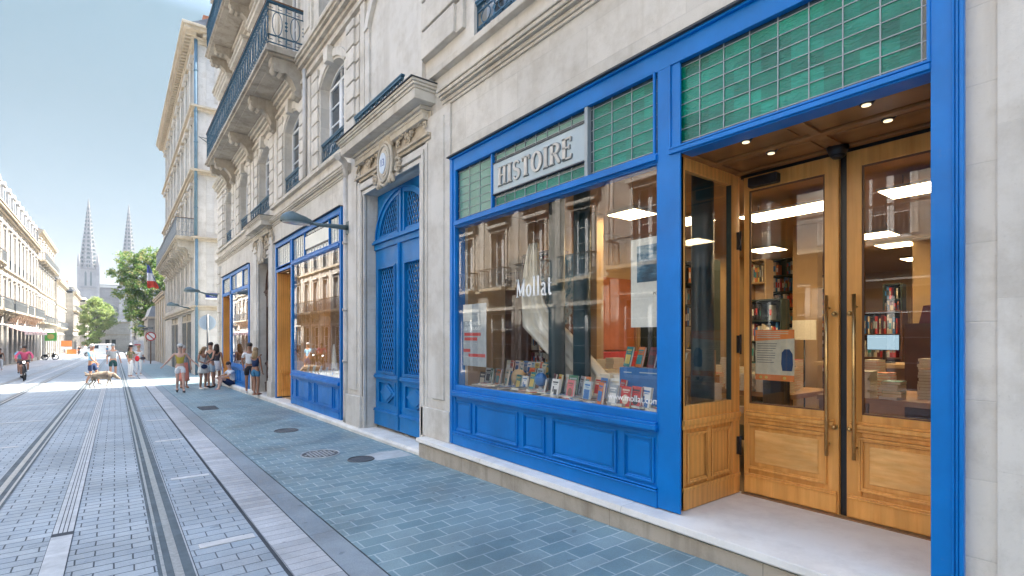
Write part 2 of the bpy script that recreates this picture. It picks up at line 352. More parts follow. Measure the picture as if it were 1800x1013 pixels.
def inst(mesh, name, loc, parent):
    o = bpy.data.objects.new(name, mesh); C.objects.link(o); o.parent = parent; o.location = Vector(loc)-ORI[parent.name] if parent.name in ORI else loc
    return o
def face_r(X): return lambda u, w_, z: (X-w_, u, z)      # right-hand facade: u along street, w towards street
def face_l(X): return lambda u, w_, z: (X+w_, u, z)      # left-hand facade
def face_n(Y): return lambda u, w_, z: (u, Y-w_, z)      # faces the camera (-y), u = x
# ------------------------------------------------------------ ground
def strip(name, x0, x1, y0, y1, dz, mat, kind='structure', parent=None, thick=.0):
    b = MB(); ys = [y0]+[y for y in (90.,) if y0 < y < y1]+[y1]
    for a, c in zip(ys, ys[1:]): b.quad((x0, a, gz(a)+dz), (x1, a, gz(a)+dz), (x1, c, gz(c)+dz), (x0, c, gz(c)+dz))
    o = b.build(name, mat, parent)
    if kind and parent is None: o['kind'] = kind
    return o
b = MB()
for a, c in ((-60, 90), (90, 900)): b.quad((-400, a, gz(a)-.03), (400, a, gz(a)-.03), (400, c, gz(c)-.03), (-400, c, gz(c)-.03))
b.build('ground', 'base_asphalt')['kind'] = 'structure'
strip('pavement', 1.515, 3.7, -30, 60, 0, 'sidewalk_pavers'); strip('paving_band', 1.29, 1.505, -30, 200, 0, 'slab_stone')
strip('gutter', .985, 1.285, -30, 200, -.004, 'gutter_pavers'); strip('roadway', .465, .955, -30, 200, -.002, 'lane_pavers')
strip('track_bed', -5.4, .24, -30, 300, -.002, 'track_pavers')
strip('road_joint', .24, 1.52, -30, 200, -.012, 'joint_dark')
strip('pavement', -8.3, -5.42, -30, 300, .0, 'light_slabs')
strip('pavement', 3.7, 40, 26, 36, .0, 'light_slabs'); strip('pavement', .46, 3.7, 60, 200, .0, 'light_slabs'); 
strip('square', -60, 60, 200, 420, .0, 'light_slabs')
def rail(x, s):   # s=+1 : field side towards +x
    r = thing('tram_rail', (x, 20, gz(20)), {(.385, 1): 'grooved steel tram rail beside the pale gutter band', (-1.05, -1): 'grooved steel tram rail left of the white power strip',
        (-2.62, 1): 'right hand rail of the second tram track, at the left edge of the photo', (-4.06, -1): 'outer rail of the second tram track nearest the far pavement'}[(x, s)], 'tram rail', 'rails of the tram tracks')
    def st(n, a, c, dz, m):
        a, c = sorted((x+s*a, x+s*c)); strip(n, a, c, -25, 260, dz, m, parent=r)
    st('rail_head', -.055, 0, .006, 'rail_steel'); st('rail_groove', -.10, -.055, .002, 'track_rubber'); st('rail_lip', -.122, -.10, .005, 'rail_steel')
    st('rubber_strip', -.145, -.122, .003, 'track_rubber'); st('rubber_strip', .0, .062, .003, 'track_rubber'); st('joint_strip', .062, .072, .005, 'joint_light')
rail(.385, 1); rail(-1.05, -1); rail(-2.62, 1); rail(-4.06, -1)
ps = thing('power_strip', (-.36, 20, gz(20)), 'pale ribbed power supply strip between the two nearest tram rails', 'power strip')
strip('strip_plate', -.435, -.285, -20, 260, .002, 'joint_dark', parent=ps)
for a, c, m in ((-.428, -.395, 'strip_white'), (-.388, -.365, 'strip_white'), (-.358, -.335, 'strip_white'), (-.328, -.292, 'strip_white')):
    strip('strip_rib', a, c, 5.9, 260, .007, m, parent=ps)
strip('end_plate', -.43, -.29, -20, 5.8, .008, 'strip_white', parent=ps)
ps2 = thing('power_strip', (-3.34, 20, gz(20)), 'pale power supply strip of the second tram track', 'power strip')
strip('strip_plate', -3.41, -3.27, -20, 260, .004, 'strip_white', parent=ps2)
# white marker stones laid across the lane
def marker(x0, x1, y, wd, lab):
    b = MB(); z = gz(y)
    b.box(x0, x1, y-wd/2, y+wd/2, z-.01, z+.006); o = b.build('marker_stone', 'marker_stone', origin=((x0+x1)/2, y, z), bevel=.003)
    tag(o, lab, 'marker stone', 'white marker stones set in the paving')
for k, y in enumerate((4.80, 7.45, 10.6, 13.7, 17.)):
    marker(.53, .93, y, .10, ['nearest white marker stone between rail and gutter', 'second white marker stone from the front, between rail and gutter', 'third white marker stone from the front, between rail and gutter', 'fourth white marker stone from the front, between rail and gutter', 'farthest white marker stone between rail and gutter'][k])
for k, (y, x0) in enumerate(((11.6, -2.35), (15.4, -2.3), (19.6, -2.3))):
    marker(x0, x0+1.1, y, .10, ['nearest white marker stone between the two tram tracks', 'middle white marker stone between the two tram tracks', 'farthest white marker stone between the two tram tracks'][k])
# covers and gratings
def disc_cover(x, y, r, lab, holes):
    b = MB(); z = gz(y)
    b.tube([(x, y, z-.02), (x, y, z+.004)], r, 24)
    o = thing('manhole_cover', (x, y, z), lab, 'manhole cover'); b.build('cover_plate', 'iron_cover', o)
    b = MB()
    for i in range(-4, 5):
        for j in range(-4, 5):
            if (i*i+j*j) < 17 and holes: b.box(x+i*r*.2-.014, x+i*r*.2+.014, y+j*r*.2-.014, y+j*r*.2+.014, z+.003, z+.012)
    b.tube([(x+r*1.02*cos(a*pi/12), y+r*1.02*sin(a*pi/12), z+.004) for a in range(25)], .012, 5, False)
    b.build('cover_rim', 'joint_light' if holes else 'iron_cover', o)
disc_cover(2.39, 7.75, .26, 'round manhole cover with pale studs in the blue pavement', True)
disc_cover(2.72, 7.02, .17, 'dark smooth round cover beside the cement patch', False)
disc_cover(2.55, 10.3, .2, 'small worn round cover farther up the pavement', False)
b = MB(); b.prism([(2.78, 6.98), (3.0, 6.72), (3.36, 6.62), (3.42, 6.9), (3.40, 7.25), (3.1, 7.3), (2.86, 7.22)], gz(7)-.01, gz(7)+.003, 'pqa')
tag(b.build('cement_patch', 'cement_patch', origin=(3.1, 7, gz(7))), 'pale cement patch in the pavement before the blue door', 'patch')
g = thing('drain_grate', (1.9, 15.4, gz(15.4)), 'dark iron drain grate in the pavement', 'drain grate')
b = MB(); z = gz(15.4)
for k in range(9): b.box(1.72, 2.1, 15.0+k*.1, 15.06+k*.1, z-.01, z+.012)
b.build('grate_bars', 'iron_cover', g); MB().box(1.7, 2.12, 14.97, 15.89, z-.02, z+.003).build('grate_frame', 'joint_dark', g)

# ------------------------------------------------------------ facade helpers (local axes u along street, w outward, z up)
def wall(b, u0, u1, z0, z1, ops, depth=.3, w0=0., back=True):
    us = sorted(set([u0, u1]+[x for o in ops for x in o[:2] if u0 < x < u1])); zs = sorted(set([z0, z1]+[x for o in ops for x in o[2:4] if z0 < x < z1]))
    for a, c in zip(us, us[1:]):
        for e, f in zip(zs, zs[1:]):
            m, n = (a+c)/2, (e+f)/2
            if any(o[0] < m < o[1] and o[2] < n < o[3] for o in ops): continue
            b.quad((a, w0, e), (c, w0, e), (c, w0, f), (a, w0, f))
    for o in ops:
        a, c, e, f = o[:4]; d = w0-depth
        b.quad((a, w0, e), (a, d, e), (a, d, f), (a, w0, f)); b.quad((c, w0, e), (c, d, e), (c, d, f), (c, w0, f))
        b.quad((a, w0, e), (c, w0, e), (c, d, e), (a, d, e))
        rise = o[4] if len(o) > 4 else 0
        if not rise: b.quad((a, w0, f), (c, w0, f), (c, d, f), (a, d, f))
        else:
            pts = arch(a, c, f-rise, rise); n = len(pts)
            for half, cor in ((pts[:n//2+1], (a, f)), (pts[n//2:], (c, f))):
                for p, q in zip(half, half[1:]):
                    b.quad((p[0], w0, p[1]), (q[0], w0, q[1]), (cor[0], w0, cor[1]), (cor[0], w0, cor[1]+1e-5)) if 0 else b.face([b.pt((p[0], w0, p[1])), b.pt((q[0], w0, q[1])), b.pt((cor[0], w0, cor[1]))])
            m = pts[n//2]
            b.face([b.pt((a, w0, f)), b.pt((m[0], w0, m[1])), b.pt((c, w0, f))]) if abs(m[1]-f) > 1e-4 else None
            for p, q in zip(pts, pts[1:]): b.quad((p[0], w0, p[1]), (q[0], w0, q[1]), (q[0], d, q[1]), (p[0], d, p[1]))
    return b
def arch(a, c, zs, rise, n=12):
    L = (c-a)/2; m = (a+c)/2; R = (L*L+rise*rise)/(2*rise); cz = zs+rise-R; t0 = math.asin(min(1, L/R))
    if rise > L: t0 = pi-t0
    return [(m+R*sin(-t0+2*t0*k/n), cz+R*cos(-t0+2*t0*k/n)) for k in range(n+1)]
def cornice(b, u0, u1, w0, steps, ret=True):
    for z0, z1, p in steps:
        r = p if ret else 0; b.box(u0-r, u1+r, w0-.02, w0+p, z0, z1)
def rectframe(b, u0, u1, z0, z1, t, w0, w1):
    b.box(u0, u0+t, w0, w1, z0, z1); b.box(u1-t, u1, w0, w1, z0, z1); b.box(u0+t, u1-t, w0, w1, z0, z0+t); b.box(u0+t, u1-t, w0, w1, z1-t, z1)
def bevel_panel(b, u0, u1, z0, z1, w0, mo=.028, d=.012, sink=.012):
    """moulding frame round a sunk field"""
    for k, (t, h) in enumerate(((0, d), (mo*.45, d*.55))):
        rectframe(b, u0+t, u1-t, z0+t, z1-t, mo*.5, w0, w0+h)
    b.box(u0+mo*1.6, u1-mo*1.6, w0, w0+d*.35, z0+mo*1.6, z1-mo*1.6)
def window_mb(T, wd, ht, rise=0, fr='white_paint'):
    b = MB(T); t = .055
    h = ht-rise
    b.box(-wd/2, -wd/2+t, -.06, 0, 0, h); b.box(wd/2-t, wd/2, -.06, 0, 0, h); b.box(-wd/2+t, wd/2-t, -.06, 0, 0, .12)
    b.box(-wd/2+t, wd/2-t, -.06, 0, h-t, h); b.box(-.05, .05, -.06, .012, .12, h-t)
    for s in (-1, 1):
        for k in (1, 2, 3): z = .12+(h-t-.12)*k/4; b.box(min(s*.05, s*(wd/2-t)), max(s*.05, s*(wd/2-t)), -.045, -.01, z-.014, z+.014)
        b.box(*sorted((s*.05, s*.09)), -.05, .004, .12, h-t); b.box(*sorted((s*(wd/2-t), s*(wd/2-t-.045))), -.05, .004, .12, h-t)
    if rise:
        pts = arch(-wd/2, wd/2, h, rise, 10); inner = arch(-wd/2+t, wd/2-t, h, rise-t if rise > t*1.5 else rise*.5, 10)
        for (p, q), (r, s_) in zip(zip(pts, pts[1:]), zip(inner, inner[1:])):
            b.prism([p, q, s_, r], -.06, 0, 'paq')
        b.box(-.02, .02, -.05, 0, h, h+rise-t)
    g = MB(T)
    poly = [(-wd/2+.02, .05), (wd/2-.02, .05)]+([(p[0]*.97, p[1]) for p in arch(-wd/2, wd/2, h, rise, 10)[::-1]] if rise else [(wd/2-.02, h-.02), (-wd/2+.02, h-.02)])
    g.face([g.pt((p[0], -.035, p[1])) for p in poly])
    return b, g
WC = {}
def put_window(parent, side, X, u, z, wd, ht, rise=0, inset=.28, shutter=False, pane='window_glass'):
    key = (side, round(wd, 2), round(ht, 2), round(rise, 2), pane)
    if key not in WC:
        T = (lambda a, w_, c: (-w_, a, c)) if side == 'r' else (lambda a, w_, c: (w_, a, c)) if side == 'l' else (lambda a, w_, c: (a, -w_, c))
        fb, gb = window_mb(T, wd, ht, rise); WC[key] = (fb.mesh('window', 'white_paint'), gb.mesh('pane', pane))
    fm, gm = WC[key]
    loc = (X+inset, u, z) if side == 'r' else (X-inset, u, z) if side == 'l' else (u, X+inset, z)
    o = bpy.data.objects.new('window', fm); C.objects.link(o); o.parent = parent; o.location = Vector(loc)-ORI[parent.name]
    g = bpy.data.objects.new('pane', gm); C.objects.link(g); g.parent = o
    return o
def railing(b, u0, u1, w, z0, h, sp=.11, t=.012, axis='u', ovals=False, n=6):
    """axis 'u': runs along u at depth w; axis 'w': runs along w at u"""
    def P(a, z): return (a, w, z) if axis == 'u' else (w, a, z)
    def bar(a0, a1, z_0, z_1, th):
        if axis == 'u': b.box(a0, a1, w-th/2, w+th/2, z_0, z_1)
        else: b.box(w-th/2, w+th/2, a0, a1, z_0, z_1)
    bar(u0, u1, z0+h-.035, z0+h, .05); bar(u0, u1, z0+.05, z0+.07, .025)
    k = max(2, round((u1-u0)/sp)); zt, zb = z0+h-.035, z0+.07
    if not ovals:
        for i in range(k+1): a = u0+(u1-u0)*i/k; bar(a-t/2, a+t/2, z0, zt, t)
        bar(u0, u1, z0+h*.8, z0+h*.8+.014, .018); return
    band = h*.17
    for z in (zb+band, zt-band): bar(u0, u1, z-.008, z+.008, .02)
    k = max(2, round((u1-u0)/.34)); st = (u1-u0)/k
    for i in range(k+1): a = u0+st*i; bar(a-.007, a+.007, z0, zt, .014)
    z_lo, z_hi = zb+band, zt-band; mz = (z_lo+z_hi)/2
    for i in range(k):
        m = u0+st*(i+.5); r1 = st*.27; r2 = (z_hi-z_lo)/2-.01
        b.ring(P(m, mz), P(r1, 0) if axis == 'w' and 0 else tuple(x-y for x, y in zip(P(m+r1, mz), P(m, mz))), tuple(x-y for x, y in zip(P(m, mz+r2), P(m, mz))), 1, .009, 16, 4)
        a = u0+st*i
        for dz in (-.09, 0, .09):
            b.prism([(a-.035, mz+dz), (a, mz+dz-.04), (a+.035, mz+dz), (a, mz+dz+.04)], w-.008, w+.008, 'paq' if axis == 'u' else 'apq')
        for zz, sg in ((zb+.012, 1), (zt-band+.012, 1)):
            hh = band-.028
            for q in (0, 1):
                s0 = a+st*q/2+.02; L = st/2-.03
                bar(s0, s0+.01, zz, zz+hh, .012); bar(s0, s0+L, zz+hh-.01, zz+hh, .012); bar(s0+L-.01, s0+L, zz+hh*.35, zz+hh, .012); bar(s0+L*.45, s0+L, zz+hh*.35, zz+hh*.35+.01, .012)
def console(b, u, wd, z, dep, ht, w0=0.):
    """scrolled stone bracket under a balcony"""
    pr = [(w0, z), (w0+dep, z), (w0+dep, z-ht*.16), (w0+dep*.93, z-ht*.2)]
    for k in range(9):
        a = -pi/2+pi*1.15*k/8; pr.append((w0+dep*.80+dep*.13*cos(a+pi*.55), z-ht*.32+ht*.13*sin(-a-pi*.1)))
    pr += [(w0+dep*.55, z-ht*.36), (w0+dep*.36, z-ht*.52), (w0+dep*.25, z-ht*.74), (w0+dep*.27, z-ht*.88), (w0+dep*.16, z-ht), (w0, z-ht)]
    b.prism(pr, u-wd/2, u+wd/2)
    b.box(u-wd/2-.03, u+wd/2+.03, w0, w0+dep+.03, z-.001, z+.05)
    b.tube([(u-wd/2-.012, w0+dep*.84, z-ht*.28), (u+wd/2+.012, w0+dep*.84, z-ht*.28)], ht*.12, 12)
    b.tube([(u-wd/2-.012, w0+dep*.2, z-ht*.88), (u+wd/2+.012, w0+dep*.2, z-ht*.88)], ht*.09, 12)
def quoin_pier(b, u0, u1, z0, z1, w0, rows=.36, p=.05, g=.035):
    z = z0
    while z < z1-.05:
        h = min(rows, z1-z); b.box(u0, u1, w0-.02, w0+p, z+g/2, z+h-g/2); b.box(u0+.16, u1-.16, w0-.02, w0+p*1.9, z+g/2+.003, z+h-g/2-.003) if u1-u0 > .6 else None; z += rows

# ------------------------------------------------------------ right-hand corner building (facade at x = 3.64)
XF = 3.64; R = face_r(XF)
B1 = thing('stone_building', (XF, 11, 0), 'long pale limestone townhouse with iron balconies above three blue shopfronts', 'building')
Y0, Y1 = -6., 26.4
BAYS = [1.68, 4.80, 7.93, 11.05, 14.17, 17.30, 20.42, 23.54]
ground_ops = [(.74, 6.04, .12, 3.97), (6.96, 9.14, -.35, 4.19), (10.34, 15.80, -.35, 4.22), (16.55, 18.0, -.35, 3.95), (19.5, 25.0, -.4, 4.12)]
ops1 = [(u-.75, u+.75, 5.40, 7.42, .28) for u in BAYS if abs(u-7.93) > .1]
ops2 = [(u-.62, u+.62, 8.62, 11.0) for u in BAYS]; ops3 = [(u-.6, u+.6, 12.9, 15.1) for u in BAYS]
b = MB(R)
wall(b, Y0, Y1, -.5, 4.86, ground_ops, .22); wall(b, Y0, Y1, 4.86, 8.0, ops1, .42); wall(b, Y0, Y1, 8.0, 12.4, ops2, .32); wall(b, Y0, Y1, 12.4, 16.2, ops3, .3)
b.build('facade_wall', 'limestone', B1)
b = MB()   # gable end, rear and roof block so that light cannot leak
b.quad((XF, Y1, -1), (22, Y1, -1), (22, Y1, 16.2), (XF, Y1, 16.2)); b.quad((XF, Y0, -1), (22, Y0, -1), (22, Y0, 16.2), (XF, Y0, 16.2)); b.quad((22, Y0, -1), (22, Y1, -1), (22, Y1, 16.2), (22, Y0, 16.2))
b.build('side_wall', 'limestone_side', B1)
b = MB(); b.prism([(XF-.1, 16.9), (XF+2.2, 19.2), (20, 19.2), (22, 16.9)], Y0, Y1, 'paq'); b.build('roof', 'slate', B1)
# plain rendered band over the shop, pilaster panels, string course, cornices
for bxs in ([(6.06, 6.88, .075, .16, .58), (6.10, 6.80, .035, .58, 4.78), (6.24, 6.58, .055, .72, 4.66)],
            [(9.2, 9.98, .10, -.2, .5), (9.32, 9.93, .06, .5, 4.74), (9.42, 9.84, .085, .6, 4.6), (9.22, 9.27, .05, .5, 4.2), (9.16, 9.21, .05, .5, 4.2)],
            [(15.96, 16.5, .1, -.3, .3), (16.0, 16.45, .07, .3, 4.5)], [(18.05, 18.65, .1, -.3, .3), (18.1, 18.6, .07, .3, 4.5)]):
    b = MB(R)
    for u0, u1, p, z0, z1 in bxs: b.box(u0, u1, -.02, p, z0, z1)
    b.build('pilaster', 'limestone_plain', B1, bevel=.006)
b = MB(R); b.box(-6, .60, -.02, .012, .16, 4.78); b.box(-6, .12, .01, .022, .16, 4.78); b.build('rendered_wall', 'limestone_plain', B1)
b = MB(R); SC = [(4.78, 4.82, .025), (4.82, 4.87, .045), (4.87, 4.90, .09), (4.90, 4.95, .115), (4.95, 4.98, .135)]
for u0, u1 in ((Y0, 6.30), (9.9, 16.2), (18.4, Y1)): cornice(b, u0, u1, 0, SC, False)
b.build('string_course', 'limestone_moulding', B1, bevel=.006)
b = MB(R)
for u0, u1 in ((Y0, 6.6), (9.7, 16.2), (18.4, Y1)): b.box(u0, u1, -.02, .09, 5.27, 5.36)
b.box(Y0, Y1, -.02, .08, 7.72, 7.80); cornice(b, Y0, Y1, 0, [(7.98, 8.06, .06), (8.06, 8.16, .14), (8.16, 8.22, .2), (8.22, 8.30, .24)], False)
cornice(b, Y0, Y1, 0, [(12.2, 12.3, .08), (12.3, 12.42, .18), (12.42, 12.5, .24)], False)
cornice(b, Y0, Y1, 0, [(16.2, 16.4, .12), (16.4, 16.62, .3), (16.62, 16.8, .5), (16.8, 16.95, .58)], False)
for k in range(80): u = Y0+.2+k*.4; b.box(u, u+.18, .1, .42, 16.42, 16.61)
b.build('cornice', 'limestone_moulding', B1, bevel=.006)
# rusticated piers of the first floor, window surrounds, keystones
b = MB(R)
for i in range(len(BAYS)-1):
    m = (BAYS[i]+BAYS[i+1])/2
    if i >= 3:
        quoin_pier(b, m-.74, m-.30, 5.42, 7.62, 0, .335); quoin_pier(b, m+.30, m+.74, 5.42, 7.62, 0, .335)
        b.box(m-.17, m+.17, -.02, .05, 5.4, 7.68)
    elif i == 2: quoin_pier(b, m-.12, m+.62, 5.42, 7.62, 0, .335); b.box(m-.40, m-.2, -.02, .06, 5.35, 7.7)
    else: quoin_pier(b, m-.62, m+.62, 5.62, 7.7, 0, .42, .05)
quoin_pier(b, 24.4, 26.0, 5.42, 7.62, 0, .335); quoin_pier(b, 25.5, 26.35, -.3, 4.7, 0, .42, .03)
for i, u in enumerate(BAYS):
    if u == 7.93: continue
    pts = arch(u-.80, u+.80, 7.13, .34, 12); pts2 = arch(u-.98, u+.98, 7.18, .46, 12)
    for (p, q), (r, s_) in zip(zip(pts, pts[1:]), zip(pts2, pts2[1:])): b.prism([p, q, s_, r], -.02, .035+.0, 'paq')
    b.prism([(u-.10, 7.38), (u+.10, 7.38), (u+.16, 7.70), (u-.16, 7.70)], -.02, .14, 'paq')
for u in BAYS:   # second and third floor surrounds with hoods
    rectframe(b, u-.80, u+.80, 8.5, 11.2, .16, -.02, .07); cornice(b, u-.95, u+.95, 0, [(11.42, 11.5, .12), (11.5, 11.62, .26), (11.62, 11.68, .32)])
    rectframe(b, u-.76, u+.76, 12.8, 15.28, .14, -.02, .06); b.box(u-.9, u+.9, -.02, .2, 15.4, 15.52)
    b.box(u-.9, u-.8, -.02, .2, 11.0, 11.42); b.box(u+.8, u+.9, -.02, .2, 11.0, 11.42)
for i in range(len(BAYS)-1):
    m = (BAYS[i]+BAYS[i+1])/2; b.box(m-.3, m+.3, -.02, .06, 8.5, 12.1); b.box(m-.2, m+.2, .05, .085, 8.8, 11.8); b.box(m-.28, m+.28, -.02, .05, 12.6, 16.1)
b.build('rustication', 'limestone', B1, bevel=.008)
# blind niche above the blue door
b = MB(R); u0, u1 = 6.98, 8.88
b.box(8.88, 9.06, -.02, .055, 5.3, 7.1); b.box(6.86, 6.98, -.02, .055, 5.3, 7.1); b.box(6.98, 8.88, -.02, .012, 5.2, 7.6)
pts = arch(6.98, 8.88, 7.1, .62, 14); pts2 = arch(6.84, 9.06, 7.1, .76, 14)
for (p, q), (r, s_) in zip(zip(pts, pts[1:]), zip(pts2, pts2[1:])): b.prism([p, q, s_, r], -.02, .085, 'paq')
b.build('blind_niche', 'limestone_plain', B1)
for u in BAYS:
    if u != 7.93:
        put_window(B1, 'r', XF, u, 5.36, 1.5, 2.06, .28, .20)
        b = MB(R); railing(b, u-.74, u+.74, -.05, 5.40, .46, ovals=True); b.box(u-.76, u+.76, -.085, -.015, 5.86, 5.885)
        b.build('window_guard', 'wrought_iron_blue', B1)
    put_window(B1, 'r', XF, u, 8.62, 1.24, 2.38, 0, .18); put_window(B1, 'r', XF, u, 12.9, 1.2, 2.2, 0, .3)
# balconies
def balcony(parent, T, u0, u1, dep, z, cons, h=1.0, ornate=True, mat='wrought_iron_blue', slabmat='limestone_moulding', cd=.85, ch=.75, cw=.28, bmat='limestone_moulding'):
    b = MB(T); b.box(u0, u1, .0, dep, z-.11, z); b.box(u0-.03, u1+.03, .0, dep+.035, z-.16, z-.11); b.box(u0+.03, u1-.03, 0, dep-.03, z-.22, z-.16)
    for i in range(len(cons)-1):
        m0, m1 = cons[i]+cw*.75, cons[i+1]-cw*.75; rectframe(b, m0, m1, .12, .18, .03, .1, .13) if 0 else b.box(m0+.12, m1-.12, .22, dep-.2, z-.235, z-.219)
    s = b.build('balcony_slab', slabmat, parent, bevel=.006)
    for u in cons:
        b = MB(T); console(b, u, cw, z-.22, dep*cd, ch); b.build('bracket', bmat, s, bevel=.004)
    b = MB(T); railing(b, u0+.03, u1-.03, dep-.04, z, h, ovals=ornate); railing(b, .02, dep-.04, u0+.03, z, h, axis='w', ovals=ornate); railing(b, .02, dep-.04, u1-.03, z, h, axis='w', ovals=ornate)
    b.build('railing', mat, s)
    b = MB(T); b.box(u0, u1, dep-.075, dep-.005, z+h, z+h+.03); b.box(u0-.01, u0+.06, 0, dep-.075, z+h, z+h+.03); b.box(u1-.06, u1+.01, 0, dep-.075, z+h, z+h+.03); b.build('handrail', 'iron_rust', s)
    return s
balcony(B1, R, 12.99, 23.2, .86, 8.42, [13.25, 15.72, 18.85, 21.98, 23.0], 1.02, ch=.82, slabmat='balcony_stone', bmat='balcony_stone')
balcony(B1, R, 12.99, 23.2, .86, 12.62, [13.25, 15.72, 18.85, 21.98, 23.0], 1.0, ch=.7, slabmat='balcony_stone', bmat='balcony_stone')
# portal of the blue carriage door
def portal(parent, T, u0, u1, zt, zc, par='limestone_plain'):
    b = MB(T)
    for k, (t, p) in enumerate(((.0, .05), (.09, .075), (.16, .05))):
        for a, c in ((u0-t-.07, u0-t), (u1+t, u1+t+.07)): b.box(a, c, -.02, p, -.2, zt+t)
        b.box(u0-t-.07, u1+t+.07, -.02, p, zt+t, zt+t+.07)
    b.build('door_surround', 'limestone_plain', parent, bevel=.008)
    b = MB(T); m = (u0+u1)/2
    b.box(u0-.32, u1+.32, -.02, .03, zt+.26, zc)
    for z0, z1, p in ((zt+.26, zt+.31, .06), (zt+.31, zt+.35, .10)): b.box(u0-.34, m-.42, 0, p, z0, z1); b.box(m+.42, u1+.34, 0, p, z0, z1)
    b.build('frieze', 'limestone_carved', parent, bevel=.004)
    rnd = random.Random(3); b = MB(T)
    for s in (-1, 1):     # carved foliage scroll, either side of the cartouche
        for k in range(13):
            u = m+s*(.40+k*.075); z = zt+.50+.09*sin(k*.9)+.01*k; r = .045-.0015*k
            b.ball((u, .06, z), r*1.1, r*.9, r, 8, 6)
            b.ring((u, .07, z+.05*cos(k*1.9)), (.04, 0, 0), (0, 0, .04), 1, .012, 8, 4)
            for j in range(3): b.ball((u+rnd.uniform(-.05, .05), .06+rnd.uniform(0, .03), z+rnd.uniform(-.08, .08)), .022, .02, .03, 6, 5)
        for k in range(16):
            a = k*.55; r = .015+.008*k; b.ball((m+s*(.44+r*cos(a)*.8), .09, zt+.12+r*sin(a)), .03, .03, .03, 6, 5)
        for k in range(7): b.ball((m+s*(.30-.02*k), .1, zt+.02-.03*abs(k-3)), .035, .04, .04, 6, 5)
    for k in range(9): a = pi*k/8; b.ball((m+.2*cos(a), .09, zt+.55+.12*sin(a)), .05, .05, .06, 8, 6)
    b.build('carved_foliage', 'limestone_carved', parent)
    b = MB(T); c0 = zt+.26
    for rx, rz, w0, w1 in ((.27, .35, .0, .10), (.22, .29, .10, .135), (.17, .22, .135, .15)):
        b.prism([(m+rx*cos(2*pi*k/28), c0+rz*sin(2*pi*k/28)) for k in range(28)], w0, w1, 'paq')
    b.ring((m, .14, c0), (.22, 0, 0), (0, 0, .29), 1, .022, 28, 6); b.ring((m, .11, c0), (.27, 0, 0), (0, 0, .35), 1, .03, 28, 6)
    ct = b.build('cartouche', 'limestone_moulding', parent)
    b = MB(T); b.box(u0-.25, u1+.25, -.02, .12, zc-.11, zc-.02)
    st = [(zc-.02, zc+.03, .13), (zc+.03, zc+.08, .17), (zc+.08, zc+.22, .33), (zc+.22, zc+.26, .345), (zc+.26, zc+.30, .37), (zc+.30, zc+.34, .39)]
    for z0, z1, p in st: b.box(u0-.12-p*.85, u1+.12+p*.85, -.02, p, z0, z1)
    b.build('portal_cornice', 'limestone_moulding', parent, bevel=.006)
    b = MB(T); b.box(u0-.12-.34, u1+.12+.34, -.02, .41, zc+.34, zc+.355); b.build('lead_flashing', 'lead', parent)
    return m, c0, ct
mC, cC, ct = portal(B1, R, 6.96, 9.14, 4.19, 4.86)
b = MB(R); b.prism([(mC+.125*cos(2*pi*k/24), cC+.17*sin(2*pi*k/24)) for k in range(24)], .149, .162, 'paq'); npl = b.build('number_plate', 'enamel', ct)
portal(B1, R, 16.55, 18.0, 3.95, 4.75)
b = MB(R); railing(b, 7.0, 8.86, .30, 5.215, .20, sp=.42); 
for k in range(9): b.ring((7.1+k*.21, .30, 5.30), (.055, 0, 0), (0, 0, .08), 1, .013, 12, 4)
b.box(6.98, 8.88, .27, .33, 5.42, 5.445)
g_ = b.build('niche_railing', 'wrought_iron_blue', B1)
b = MB(R); railing(b, 16.6, 17.95, .25, 5.1, .42, ovals=True); b.build('window_guard', 'wrought_iron_blue', B1)
# step slab, riser, second ledge
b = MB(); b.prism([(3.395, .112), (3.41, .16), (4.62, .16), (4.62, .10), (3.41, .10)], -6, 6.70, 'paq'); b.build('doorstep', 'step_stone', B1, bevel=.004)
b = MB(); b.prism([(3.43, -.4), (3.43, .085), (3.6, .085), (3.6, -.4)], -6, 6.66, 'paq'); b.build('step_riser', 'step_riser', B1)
b = MB()
for a, c, m, x in ((6.66, 10.0, 0, 3.46), (10.0, 16.2, 0, 3.475), (16.2, Y1, 0, 3.47)):
    za, zc = -.045-.011*(a-6.7), -.045-.011*(c-6.7)
    i = len(b.v)
    for y, z in ((a, za), (c, zc)):
        for q in ((x, -.6), (x, z-.03), (x+.03, z), (3.95, z+.01), (3.95, -.6)): b.pt((q[0], y, q[1]))
    n = 5
    for k in range(n): b.face((i+k, i+(k+1) % n, i+n+(k+1) % n, i+n+k))
    b.face(range(i, i+n)); b.face(range(i+n, i+2*n))
b.build('doorstep', 'step_stone', B1)
